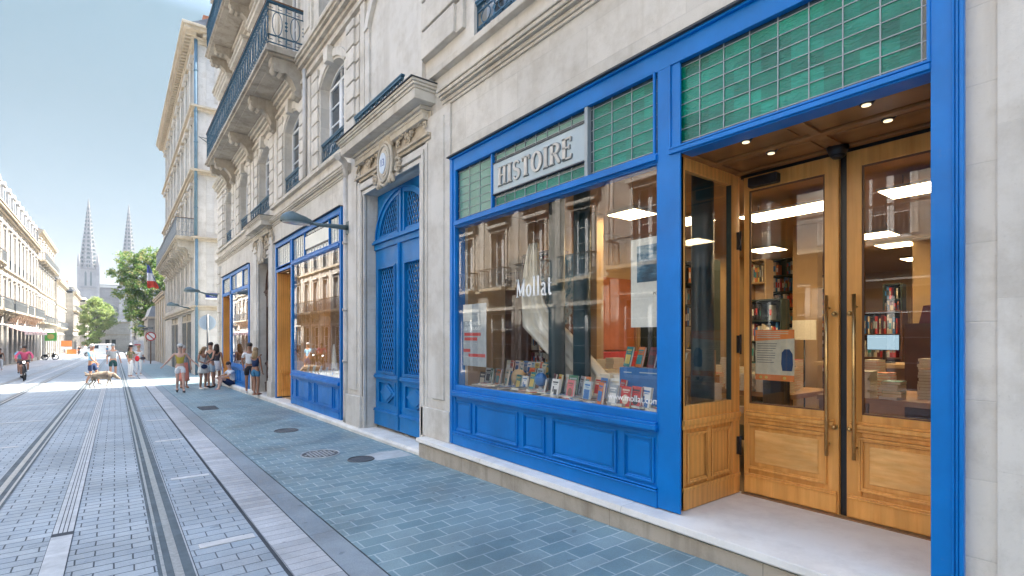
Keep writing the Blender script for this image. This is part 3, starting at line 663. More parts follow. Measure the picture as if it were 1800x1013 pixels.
# ------------------------------------------------------------ lettering (strokes with serifs, local u runs with reading direction)
def seg(b, p, q, t, w0, w1, F):
    p, q = Vector(p), Vector(q); d = (q-p).normalized(); n = Vector((-d.y, d.x))*t/2
    b.prism([F(*(p+n)), F(*(q+n)), F(*(q-n)), F(*(p-n))], w0, w1, 'paq')
def poly(b, pts, t, w0, w1, F, tf=None):
    pts = [Vector(p) for p in pts]; n = len(pts); L = []; Rr = []
    for k, p in enumerate(pts):
        d = (pts[min(k+1, n-1)]-pts[max(k-1, 0)]).normalized(); m = Vector((-d.y, d.x)); tt = t*(tf(k/(n-1)) if tf else 1)
        L.append(p+m*tt/2); Rr.append(p-m*tt/2)
    for k in range(n-1): b.prism([F(*L[k]), F(*L[k+1]), F(*Rr[k+1]), F(*Rr[k])], w0, w1, 'paq')
def serif_word(b, word, u0, u1, z0, h, w0, w1, sgn=-1, thick=.16, grow=0.):
    """sgn -1: reading direction is -u (right-hand facade seen from the street)"""
    T, t, s = thick, thick*.42, thick*.55
    W = dict(H=.62, I=.30, S=.50, T=.56, O=.66, R=.62, E=.54, M=.80, o=.46, l=.26, a=.44, t=.32)
    tot = sum(W[c] for c in word)+.09*(len(word)-1); k = abs(u1-u0)/tot; x = 0
    def mk(x0): return lambda px_, pz_: (u0+sgn*(x0+px_)*k, z0+pz_*h)
    for c in word:
        F = mk(x); wd = W[c]; g = grow
        S_ = lambda p, q, tt: seg(b, p, q, tt+g, w0, w1, F)
        def ser(cx, zz, ln=.2): S_((cx-ln/2-g/2, zz), (cx+ln/2+g/2, zz), t*.6)
        if c == 'H':
            for cx in (.13, wd-.13): S_((cx, 0), (cx, 1), T*.8); ser(cx, .02, .26); ser(cx, .98, .26)
            S_((.13, .55), (wd-.13, .55), t)
        elif c == 'I': S_((wd/2, 0), (wd/2, 1), T); ser(wd/2, .02, .28); ser(wd/2, .98, .28)
        elif c == 'E':
            S_((.12, 0), (.12, 1), T)
            for zz, ln in ((.035, wd-.04), (.97, wd-.06), (.55, wd-.14)): S_((.02, zz), (ln, zz), t)
            S_((wd-.05, 0), (wd-.03, .2), t*.7); S_((wd-.07, .8), (wd-.06, 1), t*.7); S_((wd-.14, .45), (wd-.14, .65), t*.6)
        elif c == 'T': S_((wd/2, 0), (wd/2, 1), T); S_((.03, .965), (wd-.03, .965), t); ser(wd/2, .02, .28); S_((.05, .8), (.05, 1), t*.6); S_((wd-.05, .8), (wd-.05, 1), t*.6)
        elif c == 'O': poly(b, [(wd/2+(wd/2-.07)*cos(a*pi/12), .5+.46*sin(a*pi/12)) for a in range(25)], T+g, w0, w1, F, lambda f: .55+.45*abs(cos(f*2*pi)))
        elif c == 'R':
            S_((.13, 0), (.13, 1), T); ser(.13, .02, .26)
            poly(b, [(.04, .965)]+[(.30+.20*sin(a*pi/8), .74+.22*cos(a*pi/8)) for a in range(9)]+[(.13, .52)], t+g, w0, w1, F, lambda f: 1+.9*sin(f*pi)**2)
            S_((.30, .52), (wd-.06, .03), T*.8); S_((wd-.12, .02), (wd, .02), t*.6)
        elif c == 'S': poly(b, [(wd/2+.17*cos(a), .745+.215*sin(a)) for a in [radians(20+k*20) for k in range(13)]]+[(wd/2+.18*cos(a), .27-.0+.235*sin(a)) for a in [radians(75-k*20) for k in range(13)]], T*.85+g, w0, w1, F, lambda f: .55+.45*sin(f*pi)**2)
        elif c == 'M':
            S_((.10, 0), (.13, 1), t); S_((wd-.14, 0), (wd-.14, 1), T); S_((.13, 1), (.40, .08), T*.9); S_((.40, .08), (wd-.15, 1), t); ser(.10, .02, .2); ser(wd-.14, .02, .26); S_((0.02, .98), (.16, .98), t*.6); S_((wd-.18, .98), (wd, .98), t*.6)
        elif c == 'o': poly(b, [(wd/2+(wd/2-.06)*cos(a*pi/10), .33+.30*sin(a*pi/10)) for a in range(21)], T*.85+g, w0, w1, F, lambda f: .5+.5*abs(cos(f*2*pi)))
        elif c == 'l': S_((wd/2, 0), (wd/2, 1.08), T*.85); ser(wd/2, .02, .24); S_((.02, 1.05), (wd/2, 1.05), t*.6)
        elif c == 'a':
            poly(b, [(.07, .52), (.12, .62), (.22, .65), (.31, .58), (.31, .1), (.36, .02), (.44, .05)], T*.75+g, w0, w1, F)
            poly(b, [(.31, .40), (.14, .33), (.07, .2), (.10, .05), (.2, .02), (.31, .12)], T*.6+g, w0, w1, F)
        elif c == 't': poly(b, [(.14, .9), (.14, .12), (.20, .02), (.30, .08)], T*.8+g, w0, w1, F); S_((.0, .62), (.30, .62), t*.7)
        x += wd+.09
def text_mesh(name, body, size, mat, parent, loc, rot, ext=.002, align='CENTER'):
    cu = bpy.data.curves.new('tmp', 'FONT'); cu.body = body; cu.size = size; cu.extrude = ext; cu.align_x = align; cu.align_y = 'CENTER'; cu.resolution_u = 3
    o = bpy.data.objects.new('tmp', cu); C.objects.link(o); bpy.context.view_layer.update()
    me = bpy.data.meshes.new_from_object(o.evaluated_get(bpy.context.evaluated_depsgraph_get())); bpy.data.objects.remove(o)
    me.materials.clear(); me.materials.append(M[mat])
    n = bpy.data.objects.new(name, me); C.objects.link(n); n.parent = parent; n.location = Vector(loc)-ORI[parent.name] if parent.name in ORI else loc; n.rotation_euler = rot
    ORI[n.name] = Vector(loc); return n
ROT_R = (radians(90), 0, radians(-90))     # faces -x, reads towards -y
text_mesh('number_lettering', '13', .17, 'enamel_blue', npl, (XF-.164, mC, cC), ROT_R)

# ------------------------------------------------------------ shopfronts
def green_panel(par, T, u0, u1, z0, z1, mat, cols=None, rows=6, w=-.045, mg=.035, hi=None):
    b = MB(T); b.box(u0, u1, w-.012, w, z0, z1); gp = b.build('leaded_pane', [mat], par)
    b = MB(T); mgz = .032
    for z in (z0, z1-mgz): b.box(u0+mg, u1-mg, w, w+.003, z, z+mgz)
    b.box(u0, u0+mg, w, w+.003, z0, z1); b.box(u1-mg, u1, w, w+.003, z0, z1); b.build('dark_border', 'dark_glass', gp)
    b = MB(T); n = cols or max(1, round((u1-u0-2*mg)/.205)); st = (u1-u0-2*mg)/n
    for k in range(n+1): u = u0+mg+st*k; b.box(u-.0035, u+.0035, w, w+.008, z0, z1)
    hs = (z1-z0-2*mgz)/rows
    for k in range(rows+1): z = z0+mgz+hs*k; b.box(u0, u1, w, w+.006, z-.003, z+.003)
    b.build('lead_cames', 'came', gp); return gp
def kickboard(par, T, u0, u1, zb, zt, fields, mat='blue_paint'):
    b = MB(T); b.box(u0, u1, -.10, -.012, zb, zt-.03)
    b.box(u0, u1, -.012, .012, zb, zb+.135); b.box(u0, u1, -.012, .026, zb+.135, zb+.15); b.box(u0, u1, -.012, .018, zb+.158, zb+.172)
    for a, c in fields: bevel_panel(b, a, c, zb+.20, zt-.12, -.012, .03, .02)
    z = zt
    b.box(u0-.01, u1-.0, -.06, .045, z-.052, z-.010); b.box(u0, u1, -.06, .03, z-.068, z-.052); b.box(u0, u1, -.06, .03, z-.010, z+.012); b.box(u0, u1, -.06, -.005, z+.012, z+.085)
    return b.build('kickboard', mat, par, bevel=.004)
def vestibule(par, X0, ya, yb, zf, zt, depth=1.0, solid_side=0, light=True):
    """oak lobby between ya<yb, front at X0"""
    XB = X0+depth
    b = MB()
    def side(Y, d):   # d: direction into the lobby
        y0, y1 = sorted((Y, Y-d*.05))
        b.box(X0+.021, X0+.11, y0, y1, zf, zt); b.box(X0+.11, X0+.14, *sorted((Y, Y-d*.04)), zf, zt); b.box(XB-.14, XB+.0, y0, y1, zf, zt); b.box(X0+.14, XB-.14, y0, y1, zf+.60+.06, zf+.86); b.box(X0+.14, XB-.14, y0, y1, zt-.12, zt)
        yy0, yy1 = sorted((Y-d*.01, Y-d*.04)); b.box(X0+.14, XB-.14, yy0, yy1, zf, zf+.66)
        a0, a1 = sorted((Y+d*.0, Y+d*.012)); b.box(X0+.11, XB-.02, a0, a1, zf, zf+.155); b.box(X0+.10, XB-.02, *sorted((Y, Y+d*.02)), zf+.155, zf+.185)
        b.box(X0+.10, XB-.02, *sorted((Y, Y+d*.028)), zf+.70, zf+.745); b.box(X0+.10, XB-.02, *sorted((Y, Y+d*.018)), zf+.665, zf+.70)
        m = (X0+.14+XB-.14)/2
        for c, e in ((X0+.17, m-.03), (m+.03, XB-.17)):
            for k, q in ((0, .014), (.014, .008)):
                cc, ee = c+k, e-k; t = .014; ww = sorted((Y, Y+d*q))
                b.box(cc, cc+t, *ww, zf+.215+k, zf+.63-k); b.box(ee-t, ee, *ww, zf+.215+k, zf+.63-k); b.box(cc+t, ee-t, *ww, zf+.215+k, zf+.215+t+k); b.box(cc+t, ee-t, *ww, zf+.63-t-k, zf+.63-k)
        b.box(m-.03, m+.03, *sorted((Y-d*.05, Y-d*.002)), zf, zf+.66)
    side(yb, -1); sp = b.build('lobby_side', 'oak', par, bevel=.003)
    b = MB(); side(ya, 1); sp2 = b.build('lobby_side', 'oak', par, bevel=.003)
    for Y, d, sp_ in ((yb, -1, sp), (ya, 1, sp2)):
        if not solid_side:
            b = MB(); b.quad((X0+.14, Y-d*.025, zf+.86), (XB-.14, Y-d*.025, zf+.86), (XB-.14, Y-d*.025, zt-.12), (X0+.14, Y-d*.025, zt-.12)); b.build('side_glass', 'door_glass', sp_)
            for c in (X0+.14, XB-.152): MB().box(c, c+.012, *sorted((Y-d*.002, Y-d*.045)), zf+.86, zt-.12).build('side_bead', 'shelf_dark', sp_)
        else: MB().box(X0+.14, XB-.14, *sorted((Y-d*.01, Y-d*.05)), zf+.86, zt-.12).build('side_panel', 'oak', sp_)
    b = MB(); b.box(X0+.02, XB+.1, ya-.05, yb+.05, zt, zt+.05)
    for x in (X0+.05, X0+.48, XB-.09): b.box(x, x+.07, ya, yb, zt-.022, zt)
    m = (ya+yb)/2
    for y in (ya, m-.04, yb-.07): b.box(X0+.12, XB-.09, y, y+.07, zt-.018, zt-.001)
    for c0, c1 in ((X0+.17, X0+.44), (X0+.60, XB-.13)):
        for y0_, y1_ in ((ya+.12, m-.09), (m+.09, yb-.12)): b.box(c0, c1, y0_, y1_, zt-.010, zt-.0005)
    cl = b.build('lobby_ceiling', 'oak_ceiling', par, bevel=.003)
    if light:
        for x in (X0+.18, X0+.57):
            for y in (ya+.44, yb-.50):
                r = MB().tube([(x, y, zt-.03), (x, y, zt-.008)], [.036, .05], 18); lo = r.build('downlight', 'black_plastic', cl)
                MB().tube([(x, y, zt-.036), (x, y, zt-.031)], .026, 14).build('bulb', 'spot', lo)
    return XB
def shop_door(par, X, y0, y1, zf, zt, hinge, name='door_leaf'):
    """leaf in plane x=X, hinge at y0 or y1"""
    T = face_r(X); b = MB(T); hs, fs = .05, .105
    a0, a1 = (y0+fs, y1-hs) if hinge == 1 else (y0+hs, y1-fs)
    b.box(y0, a0, -.05, 0, zf, zt); b.box(a1, y1, -.05, 0, zf, zt)
    b.box(a0, a1, -.05, 0, zt-.13, zt); b.box(a0, a1, -.05, 0, zf+.63, zf+.82); b.box(a0, a1, -.045, -.010, zf, zf+.64)
    b.box(y0+.012, y1-.012, 0, .014, zf+.01, zf+.155); b.box(y0+.012, y1-.012, 0, .026, zf+.155, zf+.172); b.box(y0+.012, y1-.012, 0, .018, zf+.172, zf+.186)
    b.box(y0+.03, y1-.03, 0, .035, zf+.71, zf+.745); b.box(y0+.03, y1-.03, 0, .02, zf+.685, zf+.71); b.box(y0+.03, y1-.03, 0, .018, zf+.745, zf+.765)
    lf = b.build(name, 'oak', par, bevel=.004)
    b = MB(T); b.box(a0+.05, a1-.05, -.012, -.002, zf+.29, zf+.58)
    p = b.build('door_panel', 'oak_flat', lf, bevel=.006)
    b = MB(T); bevel_panel(b, a0-.02, a1+.02, zf+.225, zf+.645, 0, .03, .018); b.f = b.f[:-6]; b.mi = b.mi[:-6]; b.sm = b.sm[:-6]; b.build('panel_moulding', 'oak', lf, bevel=.003)
    b = MB(T); b.quad((a0, -.025, zf+.82), (a1, -.025, zf+.82), (a1, -.025, zt-.13), (a0, -.025, zt-.13)); b.build('door_glass', 'door_glass', lf)
    b = MB(T); rectframe(b, a0, a1, zf+.82, zt-.13, .012, -.022, -.006); b.build('glazing_bead', 'shelf_brown', lf)
    u = (y0+.070) if hinge == 1 else (y1-.070)
    kb = MB(T)
    uk = (y0+.028) if hinge == 1 else (y1-.028)
    kb.tube([(u, .055, zf+.47), (u, .055, zf+1.76)], .014, 10)
    for z in (zf+.56, zf+1.66): kb.tube([(u, 0, z), (u, .055, z)], .009, 8)
    kb.build('pull_handle', 'brass', lf)
    for z in (zf+.70, zf+1.61):
        kb = MB(T); kb.tube([(uk, 0, z), (uk, .004, z)], .024, 16); kb.ball((uk, .022, z), .018); kb.build('lock_knob', 'brass', lf)
    return lf
# --- first shop
XS = 3.60; T1 = face_r(XS)
S1 = thing('shopfront', (XS, 3.4, .17), 'nearest blue wooden bookshop front with green leaded glass and oak entrance', 'shopfront', 'blue shopfronts of the bookshop')
b = MB(T1)
b.box(5.95, 6.05, -.16, 0, .17, 3.98); b.box(6.0, 6.062, -.02, .016, .17, 3.98)
b.box(2.48, 2.70, -.02, 0, .17, 3.815); b.box(2.53, 2.70, -.12, -.02, .17, 3.815); b.box(2.62, 2.70, 0, .012, .98, 3.05) if 0 else None
b.box(.73, .87, -.16, 0, .17, 3.98)
for k, (a, c, h) in enumerate(((.725, .745, .016), (.748, .762, .009), (.766, .776, .013))): b.box(a, c, -.02, h, .17, 3.98)
b.box(.87, 5.95, -.16, 0, 3.815, 3.98); b.box(.73, 6.06, -.03, .03, 3.98, 4.0)
b.box(2.70, 5.95, -.16, .0, 3.062, 3.14); b.box(2.70, 5.95, 0, .028, 3.075, 3.115); b.box(2.70, 5.95, 0, .014, 3.115, 3.13)
b.box(.87, 2.48, -.16, 0, 3.075, 3.125); b.box(.87, 2.58, 0, .02, 3.085, 3.12)
b.box(5.105, 5.13, -.05, -.005, 3.14, 3.815)
for a, c in ((.87, 2.58), (2.72, 5.94)): rectframe(b, a, c, 3.128, 3.826, .016, -.02, .012)
rectframe(b, 2.70, 5.95, .945, 3.062, .014, -.05, -.012)
S1f = b.build('shopfront_frame', 'blue_paint', S1, bevel=.003)
b = MB(T1); b.box(.72, 6.075, -.03, .062, 4.0, 4.018); b.build('drip_flashing', 'lead', S1)
kickboard(S1, T1, 2.70, 5.99, .165, .87, [(5.56, 5.93), (4.60, 5.47), (4.14, 4.50), (3.15, 4.02), (2.735, 3.06)])
b = MB(T1); b.quad((2.705, -.032, .95), (5.95, -.032, .95), (5.95, -.032, 3.065), (2.705, -.032, 3.065)); wg = b.build('shop_window', 'shop_glass', S1)
green_panel(S1, T1, .885, 2.565, 3.142, 3.812, 'green_glass', 8)
green_panel(S1, T1, 2.735, 3.50, 3.142, 3.812, 'green_glass', 3)
green_panel(S1, T1, 5.14, 5.93, 3.142, 3.812, 'green_glass_pale', 3)
green_panel(S1, T1, 3.545, 5.10, 3.142, 3.30, 'green_glass', 8, 1)
green_panel(S1, T1, 3.545, 5.10, 3.69, 3.812, 'green_glass_pale', 8, 1)
b = MB(T1); b.box(3.502, 3.543, -.045, .006, 3.142, 3.812); b.build('sign_bar', 'came', S1)
b = MB(T1); b.box(3.545, 5.10, -.05, -.02, 3.315, 3.675); sg = b.build('sign_board', 'sign_glass', S1)
b = MB(T1); b.box(3.545, 5.10, -.04, -.012, 3.675, 3.688); b.box(3.545, 5.10, -.04, -.012, 3.302, 3.315); b.build('sign_edge', 'lead', sg)
b = MB(T1); serif_word(b, 'HISTOIRE', 4.985, 3.735, 3.385, .215, -.022, -.010, thick=.17, grow=.055); b.build('lettering_outline', 'sign_outline', sg)  # wider grey letters set behind the word as its outline
b = MB(T1); serif_word(b, 'HISTOIRE', 4.985, 3.735, 3.385, .215, -.012, -.002, thick=.17); b.build('lettering', 'gold_letters', sg)
b = MB(T1); serif_word(b, 'Mollat', 4.655, 4.055, 2.045, .20, -.0275, -.0245, thick=.17); b.build('window_lettering', 'letter_white', wg)
text_mesh('web_lettering', 'www.mollat.com', .083, 'letter_white', wg, (XS+.024, 2.985, 1.052), ROT_R, .001)
vestibule(S1, XS, .80, 2.53, .165, 3.10)
XD = 4.60
shop_door(S1, XD, 1.70, 2.49, .172, 3.06, 1); shop_door(S1, XD, .86, 1.645, .172, 3.06, 0)
b = MB(face_r(XD)); b.box(1.648, 1.697, -.06, -.03, .17, 3.06); b.box(.80, 2.53, -.12, -.02, 3.06, 3.10); b.build('door_seal', 'black_plastic', S1)
for a_, c_ in ((2.16, 2.42), (.90, 1.06)): MB(face_r(XD)).box(a_, c_, -.01, .07, 2.945, 3.03).build('door_closer', 'black_plastic', S1, bevel=.008)
b = MB(); b.tube([(4.50, 1.67, 3.02), (4.50, 1.67, 3.085)], [.055, .08], 18); b.tube([(4.50, 1.67, 3.0), (4.50, 1.67, 3.02)], [.035, .055], 18); b.build('sensor', 'black_plastic', S1)
for z in (1.45, .52, 2.4): b = MB(); b.box(4.545, 4.575, 2.505, 2.53, z, z+.16); b.tube([(4.57, 2.505, z-.01), (4.57, 2.505, z+.17)], .010, 8); b.build('hinge', 'black_plastic', S1)
b = MB(); b.box(4.56, 4.60, .86, 2.50, .160, .168); b.build('threshold', 'table_wood', S1)
# --- second shop
T2 = face_r(3.605)
S2 = thing('shopfront', (3.6, 13, -.1), 'middle blue shopfront with upper panes coloured pale like reflected sky and oak lobby on its left', 'shopfront', 'blue shopfronts of the bookshop')
b = MB(T2)
b.box(10.35, 10.46, -.16, 0, -.14, 4.22); b.box(10.335, 10.385, 0, .018, -.12, 4.22); b.box(14.02, 14.14, -.12, 0, -.13, 4.12); b.box(15.68, 15.79, -.16, 0, -.15, 4.22); b.box(15.5, 15.68, -.9, -.85, -.15, 3.4)
b.box(10.46, 15.68, -.16, 0, 4.12, 4.22); b.box(10.46, 14.02, -.16, 0, 3.43, 3.53); b.box(10.46, 14.02, 0, .025, 3.45, 3.50); b.box(14.14, 15.68, -.16, 0, 3.40, 3.47)
b.box(11.13, 11.16, -.05, -.004, 3.53, 4.12); b.box(12.95, 12.98, -.05, -.004, 3.53, 4.12)
for a, c in ((10.46, 14.02), (14.14, 15.68)): rectframe(b, a, c, 3.53, 4.12, .018, -.03, .01)
b.build('shopfront_frame', 'blue_paint', S2, bevel=.003)
b = MB(T2); b.box(10.32, 15.81, -.03, .06, 4.22, 4.235); b.build('drip_flashing', 'lead', S2)
kickboard(S2, T2, 10.46, 14.02, -.10, .66, [(10.49, 10.78), (10.9, 11.95), (12.1, 12.42), (12.55, 13.5), (13.62, 13.98)])
b = MB(T2); b.quad((10.46, -.032, .73), (14.02, -.032, .73), (14.02, -.032, 3.43), (10.46, -.032, 3.43)); b.build('shop_window', 'shop_glass', S2)
green_panel(S2, T2, 10.48, 11.12, 3.54, 4.11, 'sky_tint_glass', 3); green_panel(S2, T2, 12.99, 14.0, 3.54, 4.11, 'sky_tint_glass', 5); green_panel(S2, T2, 14.16, 15.66, 3.54, 4.11, 'sky_tint_glass', 7)
green_panel(S2, T2, 11.17, 12.94, 3.54, 3.68, 'sky_tint_glass', 8, 1); green_panel(S2, T2, 11.17, 12.94, 4.0, 4.11, 'sky_tint_glass', 8, 1)
b = MB(T2); b.box(11.17, 12.94, -.05, -.02, 3.69, 3.99); b.build('sign_board', 'sky_tint_glass', S2)
vestibule(S2, 3.605, 14.17, 15.62, -.09, 3.40, 1.0, 1)
shop_door(S2, 4.605, 14.2, 15.58, -.08, 3.38, 1)
# --- third shop
T3 = face_r(3.605)
S3 = thing('shopfront', (3.6, 22, -.2), 'farthest blue shopfront at the corner of the side street', 'shopfront', 'blue shopfronts of the bookshop')
b = MB(T3)
b.box(19.46, 19.6, -.16, 0, -.25, 4.10); b.box(22.85, 23.15, -.16, 0, -.25, 3.98); b.box(24.85, 25.0, -.16, 0, -.28, 4.1); b.box(19.6, 24.85, -.16, 0, 3.98, 4.10); b.box(19.6, 24.85, -.16, 0, 3.28, 3.40)
b.box(20.6, 20.63, -.05, -.004, 3.4, 3.98); b.box(21.9, 21.93, -.05, -.004, 3.4, 3.98)
b.build('shopfront_frame', 'blue_paint', S3, bevel=.003)
b = MB(T3); b.box(19.44, 25.03, -.03, .06, 4.10, 4.115); b.build('drip_flashing', 'lead', S3)
kickboard(S3, T3, 19.6, 22.85, -.22, .50, [(19.65, 20.0), (20.1, 21.0), (21.1, 21.4), (21.5, 22.4), (22.5, 22.8)])
b = MB(T3); b.quad((19.6, -.032, .58), (22.85, -.032, .58), (22.85, -.032, 3.28), (19.6, -.032, 3.28)); b.build('shop_window', 'shop_glass', S3)
green_panel(S3, T3, 19.62, 20.58, 3.42, 3.96, 'sky_tint_glass', 4); green_panel(S3, T3, 21.94, 22.83, 3.42, 3.96, 'sky_tint_glass', 4); green_panel(S3, T3, 23.17, 24.83, 3.42, 3.96, 'sky_tint_glass', 7)
b = MB(T3); b.box(20.64, 21.89, -.05, -.02, 3.42, 3.96); b.build('sign_board', 'sky_tint_glass', S3)
vestibule(S3, 3.605, 23.2, 24.8, -.2, 3.28, 1.0, 1); shop_door(S3, 4.605, 23.25, 24.75, -.19, 3.26, 1)

# ------------------------------------------------------------ carriage doors
def diamond_grille(b, u0, u1, z0, z1, w, archtop=None, p=.085, t=.010):
    """lattice of crossing rods clipped to the opening"""
    def inside(u, z):
        if not (u0 <= u <= u1 and z0 <= z <= z1): return False
        return archtop is None or archtop(u, z)
    H = p*1.9
    for s in (-1, 1):
        k0 = int((u1-u0+(z1-z0)/1.9)/p)+3
        for k in range(-k0, k0):
            # line u = u0 + k*p + s*(z-z0)/1.9
            N = 60; run = None
            for i in range(N+1):
                z = z0+(z1-z0)*i/N; u = u0+k*p+s*(z-z0)/1.9
                if inside(u, z):
                    if run is None: run = [(u, z), (u, z)]
                    else: run[1] = (u, z)
                elif run is not None:
                    break
            if run and run[0] != run[1]:
                b.tube([(run[0][0], w+.003*s, run[0][1]), (run[1][0], w+.003*s, run[1][1])], t, 4, False)
def carriage_door(X, u0, u1, zb, ztr, zt, paintm, lab, mid=None, group=None):
    T = face_r(X); D = thing('carriage_door', (X, (u0+u1)/2, zb), lab, 'double door', group); m = mid or (u0+u1)/2
    for a, c, ins in ((u0, m-.035, 1), (m+.035, u1, 0)):
        b = MB(T); st = .17
        b.box(a, c, -.07, -.03, zb, zb+.86)
        b.box(a, a+st, -.06, 0, zb, ztr); b.box(c-st, c, -.06, 0, zb, ztr); b.box(a+st, c-st, -.06, 0, ztr-.36, ztr); b.box(a+st, c-st, -.06, 0, zb, zb+.40); b.box(a+st, c-st, -.06, 0, zb+.80, zb+.98)
        b.box(a, c, 0, .03, zb, zb+.25); b.box(a, c, 0, .05, zb+.25, zb+.275); b.box(a, c, 0, .035, zb+.275, zb+.295)
        b.box(a, c, 0, .045, zb+.86, zb+.895); b.box(a, c, 0, .03, zb+.895, zb+.925); b.box(a, c, 0, .02, zb+.835, zb+.86)
        cu, cz, ru, rz = (a+c)/2, zb+.60, (c-a)/2-st-.01, .185
        b.prism([(cu-ru, cz), (cu, cz-rz), (cu+ru, cz), (cu, cz+rz)], -.03, .0, 'paq')
        b.prism([(cu-ru*.72, cz), (cu, cz-rz*.72), (cu+ru*.72, cz), (cu, cz+rz*.72)], 0, .018, 'paq')
        rectframe(b, a+st-.02, c-st+.02, zb+.40, zb+.80, .022, 0, .014)
        rectframe(b, a+st-.035, c-st+.035, zb+.945, ztr-.325, .035, 0, .02); rectframe(b, a+st-.01, c-st+.01, zb+.97, ztr-.35, .014, .0, .03)
        lf = b.build('door_leaf', paintm, D, bevel=.004)
        b = MB(T); diamond_grille(b, a+st, c-st, zb+.98, ztr-.36, -.035); b.build('grille', paintm, lf)
        b = MB(T); b.box(a+st, c-st, -.075, -.062, zb+.98, ztr-.36); b.build('pane', 'window_glass', lf)
    b = MB(T); b.box(m-.035, m+.035, -.04, .03, zb, ztr); b.tube([(m, .03, zb+.02), (m, .03, ztr)], .022, 8); b.build('cover_strip', paintm, D)
    b = MB(T); b.box(u0, u1, -.06, .03, ztr, ztr+.10); b.box(u0-.01, u1+.01, -.06, .075, ztr+.10, ztr+.14); b.box(u0-.01, u1+.01, -.06, .05, ztr+.14, ztr+.175)
    b.build('transom', paintm, D, bevel=.004)
    zs = ztr+.175; rise = zt-zs-.06; hw = (u1-u0)/2; cu = (u0+u1)/2
    def ell(r): return [(cu+(hw-r)*cos(pi*k/28), zs+(rise-r*.6)*sin(pi*k/28)) for k in range(29)]
    b = MB(T); o1, i1 = ell(.03), ell(.17)
    for (p, q), (r, s_) in zip(zip(o1, o1[1:]), zip(i1, i1[1:])): b.prism([p, q, s_, r], -.06, .0, 'paq')
    o2, i2 = ell(.02), ell(.06)
    for (p, q), (r, s_) in zip(zip(o2, o2[1:]), zip(i2, i2[1:])): b.prism([p, q, s_, r], .001, .03, 'paq')
    for sgn in (0, 1):     # spandrels
        half = o1[:15] if sgn == 0 else o1[14:]; cor = (u1, zt) if sgn == 0 else (u0, zt)
        for p, q in zip(half, half[1:]): b.face([b.pt((p[0], -.04, p[1])), b.pt((q[0], -.04, q[1])), b.pt((cor[0], -.04, cor[1]))])
        b.face([b.pt((cu, -.04, zt)), b.pt((half[-1][0] if sgn == 0 else half[0][0], -.04, half[-1][1] if sgn == 0 else half[0][1])), b.pt((cor[0], -.04, cor[1]))])
        e = o1[0] if sgn == 0 else o1[-1]; b.face([b.pt((e[0], -.04, e[1])), b.pt((cor[0], -.04, e[1])), b.pt((cor[0], -.04, zt))])
    b.box(cu-.11, cu+.11, -.06, .001, zs, zs+rise-.06); b.box(cu-.03, cu+.03, -.05, .03, zs, zs+rise-.02)
    for s in (-1, 1): b.box(*sorted((cu+s*.11, cu+s*.135)), -.04, .018, zs+.02, zs+rise-.12)
    b.box(u0+.17, u1-.17, -.06, .0, zs, zs+.06)
    fl = b.build('fanlight', paintm, D)
    inn = lambda u, z: ((u-cu)/(hw-.16))**2+((z-zs)/(rise-.09))**2 < 1
    b = MB(T); diamond_grille(b, u0+.17, cu-.11, zs+.05, zt-.1, -.035, inn); diamond_grille(b, cu+.11, u1-.17, zs+.05, zt-.1, -.035, inn); b.build('grille', paintm, fl)
    b = MB(T); b.box(u0+.05, u1-.05, -.075, -.062, zs+.02, zt-.12); b.build('pane', 'window_glass', fl)
    return D
carriage_door(3.82, 6.97, 9.13, .0, 3.18, 4.19, 'blue_paint_door', 'tall double-leaf blue carriage door with arched fanlight and diamond grilles', 8.09)
carriage_door(3.84, 16.56, 17.99, -.14, 2.9, 3.95, 'brown_paint', 'dark brown carriage door under the second carved portal, farther down the facade')
# ------------------------------------------------------------ bookshop interior
def struct(b, name, mat, **k): o = b.build(name, mat, **k); o['kind'] = 'structure'; return o
struct(MB().box(3.70, 18, -3.2, 6.62, .06, .155), 'shop_floor', 'shop_floor')
struct(MB().box(3.87, 18, -3.2, 6.7, 3.52, 3.62), 'shop_ceiling', 'cream_ceiling')
b = MB(); b.box(3.88, 18, 6.62, 6.72, .1, 3.52); b.box(18, 18.1, -3.2, 6.72, .1, 3.52); b.box(3.88, 18, -3.3, -3.2, .1, 3.52); b.box(3.865, 3.90, -3.2, .80, .1, 3.52)
struct(b, 'shop_wall', 'cream_wall')
b = MB(); b.box(3.87, 3.91, .80, 2.53, 3.16, 3.52); b.box(3.76, 3.80, 2.53, 6.05, 3.08, 3.52); b.box(3.80, 4.75, .74, .79, .16, 3.52); b.box(4.61, 4.7, .80, 2.55, 3.10, 3.52)
struct(b, 'shop_wall', 'cream_wall')
struct(MB().box(3.80, 7.2, 10.2, 10.3, -.2, 3.6).box(3.80, 7.2, 15.75, 15.85, -.2, 3.6).box(7.2, 7.3, 10.2, 15.8, -.2, 3.6).box(3.86, 7.2, 10.2, 15.8, 3.58, 3.68).box(3.80, 7.2, 10.2, 15.8, -.3, -.12), 'back_room', 'cream_wall')
struct(MB().box(3.80, 7.2, 19.3, 19.4, -.3, 3.6).box(3.80, 7.2, 25.05, 25.15, -.3, 3.6).box(7.2, 7.3, 19.3, 25.1, -.3, 3.6).box(3.86, 7.2, 19.3, 25.1, 3.48, 3.58).box(3.80, 7.2, 19.3, 25.1, -.4, -.24), 'back_room', 'cream_wall')
